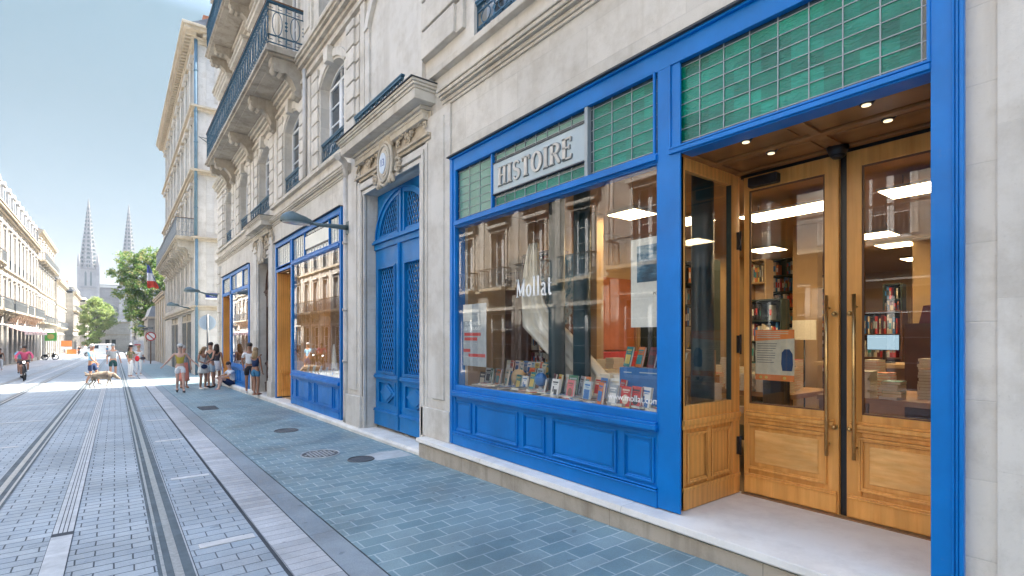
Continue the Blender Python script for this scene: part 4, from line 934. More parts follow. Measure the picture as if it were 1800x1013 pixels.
def lamp(x, y, z, sx, sy, lab, hang=0., grp='white ceiling panel lamps in the shop'):
    L = thing('ceiling_lamp', (x, y, z), lab, 'ceiling lamp', grp)
    b = MB(); b.box(x-sx/2, x+sx/2, y-sy/2, y+sy/2, z, z+.03); 
    b.build('lamp_housing', 'plaster_white', L)
    b = MB(); n = 2
    for k in range(n): s = sx/n; b.box(x-sx/2+s*k+.02, x-sx/2+s*(k+1)-.02, y-sy/2+.02, y+sy/2-.02, z-.006, z)
    b.build('lamp_panel', 'lamp_panel', L)
    if hang:
        b = MB(); [b.tube([(x, y+q, z+.03), (x, y+q, z+hang)], .004, 4) for q in (-sy*.35, sy*.35)]; b.build('cord', 'black_plastic', L)
for x, y, lab in ((7.3, 3.30, 'long lamp seen through the left oak door'), (7.35, 1.60, 'long lamp seen through the right oak door'), (6.25, 5.15, 'square lamp at the top right of the big window'), (7.35, 4.85, 'lamp seen behind the iron column of the lobby side')):
    lamp(x, y, 3.30 if y < 4 else 3.46, .55, 1.25 if y < 4 else .55, lab, .2 if y < 4 else 0)
for x, y, lab in ((11.1, 5.5, 'small distant lamp low in the left door'), (11.1, 3.5, 'distant lamp in the middle of the right door'), (12.6, 3.6, 'second distant lamp in the right door'), (15.2, 3.9, 'far lamp at the back of the shop'), (15.4, 2.2, 'far lamp at the right of the shop'), (11.2, 1.6, 'distant lamp behind the right blue jamb'), (9., -.8, 'lamp deep in the right side of the shop')):
    lamp(x, y, 3.46, .62, .62, lab)
lamp(5.2, 12.3, 3.5, .5, .5, 'lamp inside the middle shop window'); lamp(5.2, 22, 3.4, .5, .5, 'lamp inside the farthest shop window')
for y, lab in ((4.60, 'left dark iron column behind the shop window'), (4.18, 'right dark iron column behind the shop window'), (2.66, 'dark iron column behind the lobby side glass')):
    x = 4.2; c = thing('iron_column', (x, y, .16), lab, 'column', 'dark iron columns inside the shop')
    b = MB(); b.tube([(x, y, .2), (x, y, 3.34)], [.105, .095], 20); b.build('shaft', 'dark_green_iron', c)
    b = MB(); b.box(x-.13, x+.13, y-.13, y+.13, .158, .24); b.tube([(x, y, .24), (x, y, .30)], [.125, .11], 20); b.build('base', 'dark_green_iron', c)
    b = MB(); b.tube([(x, y, 3.30), (x, y, 3.40)], [.10, .14], 20); b.box(x-.15, x+.15, y-.15, y+.15, 3.40, 3.52); b.build('capital', 'dark_green_iron', c)
# display platform
dp = thing('display_platform', (4.2, 4.4, .16), 'low white display platform behind the big window', 'platform')
MB().box(3.68, 4.85, 2.62, 6.04, .86, .925).build('platform_top', 'paper', dp); MB().box(3.72, 4.80, 2.66, 6.04, .16, .86).build('platform_base', 'table_wood', dp)
# books
rb = random.Random(11)
COV = dict(white=(.72, .70, .66), cream=(.62, .54, .40), red=(.50, .035, .03), orange=(.62, .18, .05), pink=(.66, .16, .17), blue=(.03, .16, .42), teal=(.03, .22, .24), dark=(.03, .03, .035), grey=(.32, .35, .37), brown=(.22, .10, .05), green=(.05, .17, .09), yellow=(.62, .46, .12), pale=(.45, .55, .58), navy=(.02, .05, .13), maroon=(.17, .03, .04))
for k, c in COV.items(): simple('cover_'+k, c, .45, var=.12, scale=14, bs=.05)
BM = {}
def book_mesh(cov, w_, h, t, art):
    """upright book: cover faces -x; spine towards +y side"""
    key = (cov, round(w_, 3), round(h, 3), round(t, 3), art)
    if key in BM: return BM[key]
    b = MB(); b.cur = 0; c = .002
    b.box(0, c, -w_/2, w_/2, 0, h); b.box(t-c, t, -w_/2, w_/2, 0, h); b.box(c, t-c, w_/2-c, w_/2, 0, h)
    b.cur = 1; b.box(c, t-c, -w_/2+.004, w_/2-c, .003, h-.003)
    b.cur = 2
    if art:
        b.box(-.0012, 0, -w_*.36, w_*.36, h*.78, h*.86); b.box(-.0012, 0, -w_*.25, w_*.25, h*.70, h*.73)
        if art == 1: b.box(-.0012, 0, -w_*.38, w_*.38, h*.14, h*.60)
        elif art == 2: b.prism([(w_*.33*cos(2*pi*k/16), h*.38+w_*.33*sin(2*pi*k/16)) for k in range(16)], -.0012, 0)
        else: b.box(-.0012, 0, -w_*.3, w_*.1, h*.1, h*.45); b.box(-.0012, 0, w_*.15, w_*.3, h*.3, h*.6)
    b.box(0.004, t-.004, w_/2, w_/2+.0012, h*.3, h*.7)
    k2 = rb.choice(['red', 'dark', 'white', 'blue', 'yellow', 'grey', 'teal', 'brown']);
    if 'cover_'+k2 == 'cover_'+cov: k2 = 'cream'
    BM[key] = b.mesh('book', ['cover_'+cov, 'paper', 'cover_'+k2]); return BM[key]
NB = [0]; EXTRA = MB(); EXM = []
def put_book(cov, w_, h, t, art, loc, rot, label, group, indiv=True):
    NB[0] += 1
    o = bpy.data.objects.new('book', book_mesh(cov, w_, h, t, art)); C.objects.link(o); o.location = loc; o.rotation_euler = rot
    tag(o, label, 'book', group)
    if not indiv or NB[0] > 300: EXM.append(o)
    return o
G1 = 'books shown in the big window'
zp = .925
front = [(3.04, 'white', 'white book with a small black picture, at the right end of the front row'), (3.15, 'red', 'bright red book second from the right in the front row of the big window'), (3.27, 'red', 'red book with a round emblem left of its red twin in the front row'), (3.43, 'grey', 'grey book with a dark photograph on its cover in the front row'), (3.59, 'orange', 'orange red book with white title between the grey and the pale book'), (3.78, 'pale', 'pale blue and cream book in the middle of the front row'), (4.03, 'pink', 'pink red book with pale round ornament standing alone'), (4.27, 'white', 'white book with small photo left of the pink book')]
for k, (y, c, lab) in enumerate(front):
    put_book(c, .14+rb.uniform(-.008, .01), .21+rb.uniform(-.01, .012), .022, [3, 2, 2, 1, 1, 1, 2, 3][k], (3.84+rb.uniform(0, .02), y, zp), (0, radians(9), radians(rb.uniform(-28, -8))), lab, G1)
for k, (x, y, z, c, a, lab) in enumerate([(3.95, 4.42, zp, 'grey', 60, 'slim grey book turned edge-on left of the left iron column'), (3.95, 4.55, zp, 'white', 50, 'slim white book turned edge-on beside the grey one'), (4.02, 5.02, zp, 'white', 10, 'white book with coloured cover art left of the blue ball'), (4.08, 5.22, zp, 'teal', 12, 'teal and white book standing in the left part of the window'), (4.22, 5.12, zp+.09, 'orange', 8, 'orange picture book behind the white art book'), (4.20, 4.94, zp+.09, 'pale', 8, 'pale book with a dark portrait beside the orange picture book'), (4.12, 5.72, zp, 'green', -5, 'dark green book low in the left corner of the window'), (4.16, 5.52, zp+.03, 'blue', 5, 'blue book with bright drawing at the left of the window'), (4.25, 5.66, zp+.06, 'white', 0, 'white sheet-like book with two small pictures in the left corner'), (4.0, 5.92, zp, 'dark', 0, 'dark book at the far left end of the window')]):
    put_book(c, .135, .19, .018, (k % 3)+1, (x, y, z), (0, radians(10), radians(-a)), lab, G1)
for k, (y, c, lab) in enumerate([(3.42, 'teal', 'green sea-coloured book leaning on top of the blue box, on its left'), (3.27, 'orange', 'orange and white book leaning in the middle on top of the blue box'), (3.12, 'maroon', 'dark maroon book leaning on top of the blue box, on its right')]):
    put_book(c, .14, .21, .02, 1, (4.20, y+.12, 1.292), (0, radians(14), radians(-24)), lab, G1)
cols = ['white', 'cream', 'pale', 'yellow', 'white', 'orange', 'grey', 'white', 'brown', 'blue', 'white', 'pink']
for k in range(26):    # books lying flat along the front edge
    y = 2.86+k*.118+rb.uniform(-.02, .02); t = rb.choice([.012, .018, .024])
    put_book(cols[k % 12], .13, .19, t, 1+k % 3, (3.80+rb.uniform(-.03, .1)-.0, y, zp+t+(.0 if k % 2 else .012)+.001*k), (0, radians(90), radians(rb.uniform(-40, 40))), 'book lying flat along the front edge of the big window', 'books lying flat in the big window')
k2_ = ['red', 'white', 'blue', 'cream', 'orange', 'grey', 'green', 'white', 'yellow', 'maroon', 'pale', 'white', 'teal', 'brown']
for k in range(22):
    y = 3.50+k*.115+rb.uniform(-.02, .02)
    if 4.66 < y < 4.80 or 5.05 < y < 5.45: continue
    put_book(k2_[k % 14], .14, .21, .02, 1+k % 3, (4.02+.05*(k % 2)+rb.uniform(-.02, .03), y, zp+.035), (0, radians(11), radians(rb.uniform(-32, 8))), 'book standing in the crowded second row of the big window', 'books standing in the second row of the big window')
for k in range(16):
    y = 4.8+k*.075; put_book(k2_[(k*3) % 14], .11, .16, .016, 1+k % 3, (4.45+rb.uniform(0, .06), y, zp+.18), (0, radians(11), radians(rb.uniform(-30, 20))), 'small book crowded at the back of the cardboard riser', 'books crowded on the cardboard riser')
rz = thing('cardboard_riser', (4.42, 5.1, zp), 'brown cardboard riser carrying a row of cards in the big window', 'riser')
MB().box(4.34, 4.55, 4.72, 5.62, zp, zp+.17).build('riser_box', 'cardboard', rz); MB().box(4.33, 4.56, 4.71, 5.63, zp+.17, zp+.178).build('riser_lid', 'table_wood', rz)
for k, (y, c) in enumerate(((5.52, 'white'), (5.36, 'white'), (5.2, 'yellow'), (5.06, 'cream'), (4.92, 'white'), (4.78, 'maroon'))):
    put_book(c, .10, .15, .008, [3, 1, 2, 3, 3, 2][k], (4.38, y, zp+.18), (0, radians(8), radians(-10)), ['white card with a red band, leftmost on the cardboard riser', 'white card with a blue square on the cardboard riser', 'yellow card on the cardboard riser', 'cream card on the cardboard riser', 'white card with a red foot on the cardboard riser', 'maroon card, rightmost on the cardboard riser'][k], G1)
bx = thing('blue_box', (4.3, 3.35, zp), 'large bright blue display box at the right of the window', 'box')
MB().box(4.12, 4.34, 3.00, 3.56, zp, 1.288).build('box_body', 'cover_blue', bx, bevel=.004); MB().box(4.115, 4.119, 3.03, 3.30, 1.24, 1.25).box(4.115, 4.119, 3.40, 3.5, 1.235, 1.245).build('box_print', 'cover_pale', bx)
o = MB().ball((4.05, 4.72, zp+.16), .075, .075, .085, 18, 12).build('blue_ball', 'cover_blue', origin=(4.05, 4.72, zp+.16)); tag(o, 'glossy blue ball beside the left iron column', 'ball')
MB().tube([(4.05, 4.72, zp), (4.05, 4.72, zp+.08)], [.05, .02], 12).build('stand', 'cover_white', o)
o = MB().ball((4.2, 5.34, zp+.14), .10, .10, .11, 18, 12).build('cream_vase', 'cream_wall', origin=(4.2, 5.34, zp)); tag(o, 'round cream vase left of the orange picture book', 'vase'); MB().tube([(4.2, 5.34, zp), (4.2, 5.34, zp+.06)], [.05, .06], 12).build('foot', 'cream_wall', o)
# hanging cloth
def drape():
    b = MB(); b.smooth = True; nu, nv = 46, 40; rows = []
    for j in range(nv+1):
        f = j/nv; row = []
        z = 2.80-(2.80-1.02)*f
        yl = 5.20+.30*min(1, f*1.6)**.8; yr = 5.05-.25*min(1, f*1.5)-(max(0, f-.45)/.55)**1.3*.95
        if f > .6: yl = 5.50-(f-.6)/.4*.95
        for i in range(nu+1):
            g = i/nu; y = yl+(yr-yl)*g
            x = 4.28+.05*sin(g*17+f*2.5)*(.35+f)+.03*sin(g*41+f*5)+.10*f-.04*sin(f*6)
            row.append(b.pt((x, y, z+.03*sin(g*9)*f)))
        rows.append(row)
    for A, B in zip(rows, rows[1:]):
        for i in range(nu): b.face((A[i], A[i+1], B[i+1], B[i]))
    o = b.build('white_drapery', 'cloth_white', origin=(4.3, 5.1, 2.8)); tag(o, 'long white cloth hanging in folds behind the shop window', 'drapery')
    m = o.modifiers.new('s', 'SOLIDIFY'); m.thickness = .006
drape()
pc = thing('picture_panel', (4.62, 5.1, 1.75), 'blue and brown landscape picture hanging behind the window lettering', 'picture')
MB().box(4.62, 4.635, 4.62, 5.56, 1.76, 2.66).build('picture', 'painted_picture', pc); MB().tube([(4.63, 4.7, 2.66), (4.63, 4.7, 3.52)], .003, 4).tube([(4.63, 5.5, 2.66), (4.63, 5.5, 3.52)], .003, 4).build('cord', 'black_plastic', pc)
ph = thing('hanging_poster', (4.0, 3.15, 1.7), 'tall white poster with a blue cloud photograph at the right of the window', 'poster')
MB().box(4.0, 4.008, 2.86, 3.31, 1.69, 2.54).build('poster_sheet', 'paper', ph); MB().box(3.997, 3.9995, 2.86, 3.235, 2.12, 2.47).build('photograph', 'blue_clouds', ph)
text_mesh('lettering', 'POINTS', .038, 'letter_edge', ph, (3.998, 2.98, 2.005), ROT_R, .001)
MB().tube([(4.004, 3.3, 2.54), (4.004, 3.3, 3.5)], .003, 4).build('cord', 'black_plastic', ph)
pl = thing('reading_poster', (3.66, 5.6, 1.3), 'dark poster with white heading and red bands in the left corner of the window', 'poster')
MB().box(3.655, 3.66, 5.30, 5.83, 1.22, 2.02).build('poster_sheet', 'cover_grey', pl); MB().box(3.652, 3.6545, 5.62, 5.83, 1.80, 2.02).build('white_block', 'paper', pl)
for z, a, c in ((1.63, 5.42, 5.80), (1.57, 5.50, 5.80), (1.42, 5.66, 5.82), (1.36, 5.32, 5.70)): MB().box(3.6515, 3.6545, a, c, z-.02, z+.02).build('red_band', 'cover_red', pl)
text_mesh('lettering', 'TU AS ENTRE\n15 ET 18 ANS ?', .062, 'letter_white', pl, (3.650, 5.60, 1.735), ROT_R, .001)
op = thing('orange_panel', (7.3, 6.5, 1), 'orange board on the rear wall of the shop', 'board')
MB().box(6.7, 8.0, 6.55, 6.6, 1.35, 2.7).build('board', 'rust_board', op); MB().box(6.65, 6.7, 6.5, 6.6, .16, 3.2).box(8.0, 8.06, 6.5, 6.6, .16, 3.2).build('frame', 'table_wood', op)
tag(MB().box(6.6, 7.7, 6.15, 6.45, .9, 1.33).build('red_cabinet', 'cover_red', origin=(7, 6.3, .9), bevel=.01), 'low red cabinet before the orange board', 'cabinet')
# poster on the left door
dpz = thing('door_poster', (4.62, 2.2, 1.3), 'orange and cream notice taped inside the left oak door glass', 'poster')
MB().box(4.640, 4.645, 2.06, 2.40, 1.21, 1.66).build('poster_sheet', 'cover_cream', dpz)
b = MB(); b.prism([(2.06, 1.66), (2.40, 1.66), (2.40, 1.56), (2.06, 1.585)], 4.636, 4.6395); b.box(4.636, 4.6395, 2.06, 2.40, 1.21, 1.262); b.build('orange_band', 'orange_canvas', dpz)
b = MB(); r_ = random.Random(2)
for k in range(4): b.box(4.633, 4.6355, 2.385-r_.uniform(.2, .28), 2.385, 1.640-k*.017, 1.646-k*.017)
b.build('small_print', 'cover_cream', dpz)
b = MB()
for k in range(9): b.box(4.6365, 4.6395, 2.385-r_.uniform(.12, .19), 2.385, 1.535-k*.021, 1.540-k*.021)
b.build('small_print', 'letter_edge', dpz)
b = MB(); b.prism([(2.08, 1.30), (2.16, 1.30), (2.17, 1.36), (2.165, 1.46), (2.14, 1.49), (2.10, 1.49), (2.075, 1.45), (2.07, 1.36)], 4.636, 4.6395); b.build('bag_drawing', 'cover_navy', dpz)
for y in (2.35, 2.30, 2.14): MB().prism([(y+.014*cos(k*.785), 1.236+.014*sin(k*.785)) for k in range(8)], 4.633, 4.6355).build('round_mark', 'cover_yellow', dpz)
# shelves
def bookshelf(x, y0, y1, z0, z1, lab, n=7, mat='shelf_dark', depth=.26, axis='x', fill=.93, warm=None, sz=1.):
    s = thing('bookshelf', (x, (y0+y1)/2, z0), lab, 'bookshelf')
    def P(b, a0, a1, d0, d1, c0, c1):
        if axis == 'x': b.box(x+d0, x+d1, a0, a1, c0, c1)
        else: b.box(a0, a1, x-d1, x-d0, c0, c1)
    b = MB(); P(b, y0, y1, depth, depth+.02, z0, z1); P(b, y0-.03, y0, 0, depth, z0, z1); P(b, y1, y1+.03, 0, depth, z0, z1); b.build('cabinet', mat, s)
    hs = (z1-z0)/n; b = MB()
    for k in range(n+1): P(b, y0, y1, 0, depth, z0+hs*k-.012, z0+hs*k+.012)
    b.build('shelf', mat, s)
    for k in range(n):
        if z0+hs*k < .7: continue
        a = y0+.02
        while a < y1-.05:
            if rb.random() > fill: a += rb.uniform(.05, .2); continue
            t = rb.uniform(.018, .05)*sz; h = hs*rb.uniform(.62, .86); cov = rb.choice(warm or ['white', 'cream', 'red', 'orange', 'grey', 'brown', 'white', 'cream', 'blue', 'yellow', 'dark', 'maroon'])
            t = round(t*100)/100; h = round(h*50)/50
            if axis == 'x': loc, rot = (x+.03+.16, a, z0+hs*k+.013), (0, 0, radians(-90))
            else: loc, rot = (a, x-.03-.16, z0+hs*k+.013), (0, 0, radians(0))
            # spine faces outwards
            if axis == 'x': o = put_book(cov, .16, h, max(t, .02), 0, (x+.11, a+t, z0+hs*k+.013), (0, 0, radians(90-180+180)), 'book standing spine out on a shelf inside the shop', 'books on the shelves in the shop', False)
            else: o = put_book(cov, .16, h, max(t, .02), 0, (a, x-.11, z0+hs*k+.013), (0, 0, radians(180)), 'book standing spine out on a shelf inside the shop', 'books on the shelves in the shop', False)
            SB.append(o); a += max(t, .02)+.003
SB = []
bookshelf(10.9, 4.72, 5.55, .16, 3.2, 'tall dark shelf of books seen in the left oak door', 9)
bookshelf(9.0, 4.50, 4.80, .16, 2.95, 'narrow pale shelf at the left edge of the left door', 7, 'cream_wall', fill=.5)
bookshelf(15.9, 2.2, 4.2, .16, 2.9, 'wide distant shelf of books at the back of the shop', 8, 'shelf_brown')
bookshelf(12.9, 3.62, 3.9, .16, 2.7, 'narrow shelf of books beside the pale pillar', 8, 'shelf_dark')
bookshelf(6.6, 8.3, 10.6, .16, 2.9, 'dark shelf against the side wall of the shop', 8, 'shelf_dark', axis='y')
bookshelf(6.6, 4.95, 6.5, .16, 2.6, 'dark shelf near the window on the side wall', 8, 'shelf_brown', axis='y')
bookshelf(6.7, 4.15, 4.62, .16, 2.7, 'dark shelf of books behind the lobby column', 8, 'shelf_dark')
bookshelf(12.9, 4.85, 6.4, .16, 3.0, 'tall shelf of books behind the broad cream pillar', 9)
bookshelf(13.6, 1.0, 3.0, .16, 2.8, 'wide dark shelf of books at the right of the shop', 8, 'shelf_dark')
bookshelf(8.4, 3.95, 4.45, .16, 2.2, 'low dark shelf of books behind the left door poster', 6, 'shelf_dark')
bookshelf(9.6, 2.7, 3.6, .16, 2.0, 'low brown shelf of books in the right door', 5, 'shelf_brown')
bookshelf(5.2, 5.75, 6.5, .16, 2.9, 'tall dark shelf of books at the left end of the big window', 9, 'shelf_brown')
for (x0, x1, y0, y1, lab) in ((9.4, 9.6, 3.80, 4.2, 'cream pillar seen in the left oak door'), (12.2, 12.7, 4.35, 4.8, 'broad cream pillar seen in the right oak door'), (12.4, 12.8, 3.0, 3.28, 'narrow yellow pillar in the right oak door'), (5.9, 6.05, 5.55, 5.75, 'slim cream pillar behind the right iron column')):
    tag(MB().box(x0, x1, y0, y1, .15, 3.53).build('pillar', 'cream_wall', origin=(x0, y0, .16)), lab, 'pillar')
def table(x0, x1, y0, y1, z, lab, mat='table_wood'):
    t = thing('book_table', (x0, y0, .16), lab, 'table'); MB().box(x0, x1, y0, y1, z-.05, z).build('table_top', mat, t)
    for x in (x0+.05, x1-.1):
        for y in (y0+.05, y1-.1): MB().box(x, x+.05, y, y+.05, .155, z-.05).build('leg', mat, t)
    MB().box(x0+.08, x1-.08, y0+.1, y1-.1, .4, .43).build('lower_shelf', 'shelf_dark', t)
table(5.7, 6.7, 2.55, 4.2, .98, 'book table behind the left oak door'); table(5.8, 7.0, .7, 2.35, 1.0, 'book table behind the right oak door'); table(5.3, 6.2, 4.6, 5.9, .95, 'book table behind the right part of the big window')
def stack(x, y, z, n, cov, lab, rot=0, t=.028, w_=.15, h=.22):
    for k in range(n):
        c = cov if isinstance(cov, str) else cov[k % len(cov)]
        o = put_book(c, w_, h, t, 0, (x+h/2+rb.uniform(-.006, .006), y+rb.uniform(-.006, .006), z+t*(k+1)+.001*k), (0, radians(90), radians(90*rot)+rb.uniform(-.05, .05)), lab, 'books in stacks on the tables')
        o.rotation_euler = (0, radians(-90), radians(rb.uniform(-5, 5))) if not rot else (0, radians(-90), radians(90+rb.uniform(-5, 5)))
        o.location = (x, y, z+.001+t*k+k*.0008)
LS = 'book in a neat stack on the shop tables'
for (x, y, n, cv) in ((5.95, 3.08, 7, 'cream'), (5.95, 2.90, 8, 'white'), (5.97, 2.72, 7, 'cream'), (6.0, 3.3, 9, 'cream'), (5.95, 3.55, 6, ['white', 'red']), (6.3, 3.1, 10, 'cream'), (6.3, 2.8, 9, ['cream', 'orange']), (6.02, 2.15, 9, 'cream'), (6.02, 1.95, 9, 'white'), (6.05, 1.72, 6, ['white', 'yellow', 'teal']), (6.35, 1.5, 10, ['cream', 'brown']), (6.4, 1.28, 11, 'cream'), (6.4, 1.9, 8, 'orange'), (6.6, 2.9, 12, ['cream', 'white', 'red']), (6.6, 3.3, 10, ['white', 'teal']), (6.6, 3.7, 12, 'cream'), (6.25, 3.75, 9, ['grey', 'cream']), (6.75, 1.6, 13, ['white', 'cream']), (6.75, 2.1, 12, ['red', 'cream']), (6.35, 1.05, 10, ['white', 'navy']), (5.8, 5.0, 11, ['white', 'orange']), (5.8, 5.3, 10, 'cream'), (5.5, 5.6, 9, ['cream', 'maroon']), (5.5, 5.1, 8, 'white'), (5.5, 5.35, 9, 'white'), (5.5, 4.85, 7, ['cream', 'white']), (4.55, 3.75, 9, 'white'), (4.55, 3.95, 9, 'white'), (4.55, 4.4, 6, 'white')):
    stack(x, y, {5.5: .95, 4.55: zp}.get(x, .98 if y > 2.5 else 1.0), n, cv, LS)
for k in range(5): stack(4.62, 2.80+.0*k, zp+.0, 0, 'white', LS)
stack(4.60, 2.78, zp, 8, 'white', 'white book in the pile behind the lobby side glass'); 
for k, (x, y, z, c, rz_) in enumerate(((4.0, 2.80, zp, 'white', 70), (4.35, 2.95, zp+.3, 'cream', 80), (4.55, 3.0, zp+.3, 'brown', 60), (4.7, 3.05, zp+.55, 'dark', 75), (4.6, 3.15, zp+.55, 'cream', 85), (4.72, 2.95, zp+.28, 'orange', 70))):
    put_book(c, .15, .23, .02, 1, (x, y, z), (0, radians(12), radians(-rz_)), ['white magazine standing low behind the lobby side glass', 'cream book on the middle ledge behind the lobby side glass', 'brown book on the middle ledge behind the lobby side glass', 'dark book on the upper ledge behind the lobby side glass', 'cream book on the upper ledge behind the lobby side glass', 'orange book on the middle ledge behind the lobby side glass'][k], G1)
st_ = thing('display_ledge', (4.6, 3.1, zp), 'stepped brown ledge behind the lobby side glass', 'ledge')
MB().box(4.30, 4.85, 2.88, 3.3, zp+.0, zp+.29).build('lower_step', 'table_wood', st_); MB().box(4.50, 4.85, 2.92, 3.3, zp+.29, zp+.54).build('upper_step', 'table_wood', st_)
tag(MB().box(5.0, 5.14, 2.32, 2.52, .70, 1.22).build('black_stand', 'black_plastic', origin=(5.05, 2.4, .16), bevel=.01), 'black display stand behind the left door glass', 'stand')
o = thing('floor_stand', (5.07, 2.42, .16), 'thin black legs under the display stand', 'stand'); MB().tube([(5.07, 2.42, .16), (5.07, 2.42, .7)], .02, 8).build('post', 'black_plastic', o); MB().box(4.95, 5.2, 2.3, 2.54, .157, .18).build('foot', 'black_plastic', o)
mo = thing('monitor', (8.0, 2.45, 1.25), 'lit computer screen on the desk behind the right door', 'monitor')
MB().box(8.0, 8.03, 2.25, 2.62, 1.42, 1.63).build('bezel', 'black_plastic', mo); MB().box(7.995, 7.999, 2.26, 2.61, 1.43, 1.62).build('screen', 'screen', mo); MB().tube([(8.03, 2.43, 1.27), (8.03, 2.43, 1.45)], .02, 8).box(7.95, 8.12, 2.33, 2.53, 1.255, 1.27).build('foot', 'black_plastic', mo)
dk = thing('desk', (8, 2.3, .16), 'wooden cash desk behind the right oak door', 'desk'); MB().box(7.8, 8.5, 1.5, 3.2, 1.2, 1.25).build('desk_top', 'cream_wall', dk); MB().box(7.9, 8.4, 1.55, 3.1, .155, 1.2).build('desk_front', 'table_wood', dk)
wb = thing('notice_sheet', (8.6, 3.5, 1.6), 'white sheet on a stand between the left door and its handle', 'sheet'); MB().box(8.6, 8.62, 3.50, 3.85, 1.55, 1.86).build('sheet', 'paper', wb); MB().tube([(8.61, 3.67, .16), (8.61, 3.67, 1.55)], .012, 6).build('stand_pole', 'black_plastic', wb)
bg_ = thing('brown_cabinet', (7.3, 1.75, 1.0), 'dark brown cabinet with a sloping top behind the right door', 'cabinet')
MB().box(7.2, 7.7, 1.35, 1.98, .16, 1.75).build('cabinet_body', 'shelf_brown', bg_); b = MB(); b.prism([(1.4, 1.75), (1.86, 1.75), (1.82, 1.95), (1.5, 1.98)], 7.25, 7.65); b.build('sloping_top', 'cover_maroon', bg_)
# white goods in the middle window, reflected street behind
for y, h, r_, lab in ((11.2, .95, .22, 'right white paper cone in the middle shop window'), (12.3, .7, .18, 'left white paper cone in the middle shop window')):
    b = MB(); b.prism([(y-r_, .72), (y+r_, .72), (y+r_*.2, .72+h), (y-r_*.1, .72+h*.8)], 4.1, 4.14); tag(b.build('paper_cone', 'paper', origin=(4.1, y, .72)), lab, 'paper cone')
o = thing('display_platform', (4.2, 12.2, -.1), 'white display platform in the middle shop window', 'platform'); MB().box(3.66, 4.8, 10.5, 14.0, .62, .70).build('platform_top', 'paper', o); MB().box(3.7, 4.7, 10.5, 14.0, -.12, .62).build('platform_base', 'table_wood', o)
for k in range(14):
    y = 10.7+k*.24; put_book(cols[(k*5) % 12], .13, .19, .02, 1+k % 3, (3.85+.1*(k % 2), y, .702), (0, radians(12), radians(rb.uniform(-30, 10))), 'book standing in the middle shop window', 'books in the middle shop window')
for k in range(12):
    y = 19.9+k*.24; put_book(cols[(k*7) % 12], .13, .19, .02, 1+k % 3, (3.85+.1*(k % 2), y, .552), (0, radians(12), radians(rb.uniform(-30, 10))), 'book standing in the farthest shop window', 'books in the farthest shop window')
o = thing('display_platform', (4.2, 21.2, -.2), 'white display platform in the farthest shop window', 'platform'); MB().box(3.66, 4.8, 19.6, 22.8, .47, .55).build('platform_top', 'paper', o); MB().box(3.7, 4.7, 19.6, 22.8, -.25, .47).build('platform_base', 'table_wood', o)
# books past the count limit: keep the nearest as single things, join the rest into one mass
camp = Vector((0, 0, 1.6))
tot = [o for o in C.objects if o.name.split('.')[0] == 'book']
tot.sort(key=lambda o: (o.location-camp).length/(max(o.dimensions) if o.dimensions.length else .2))
bpy.context.view_layer.update()
rest = [o for o in tot[290:]]
if rest:
    vs_, fs_, mi_, ml_ = [], [], [], []
    for o in rest:
        me = o.data; k0 = len(vs_); mw = o.matrix_basis
        vs_ += [tuple(mw @ v.co) for v in me.vertices]
        lut = []
        for m in me.materials:
            if m not in ml_: ml_.append(m)
            lut.append(ml_.index(m))
        for p in me.polygons: fs_.append([k0+i for i in p.vertices]); mi_.append(lut[p.material_index])
    me = bpy.data.meshes.new('books'); me.from_pydata(vs_, [], fs_)
    for m in ml_: me.materials.append(m)
    me.polygons.foreach_set('material_index', mi_)
    o = bpy.data.objects.new('books', me); C.objects.link(o); tag(o, 'rows of small distant books filling the shelves at the back of the shop', 'books', kind='stuff')
    for r_ in rest: bpy.data.objects.remove(r_)
print('books', len(tot), 'merged', len(rest))
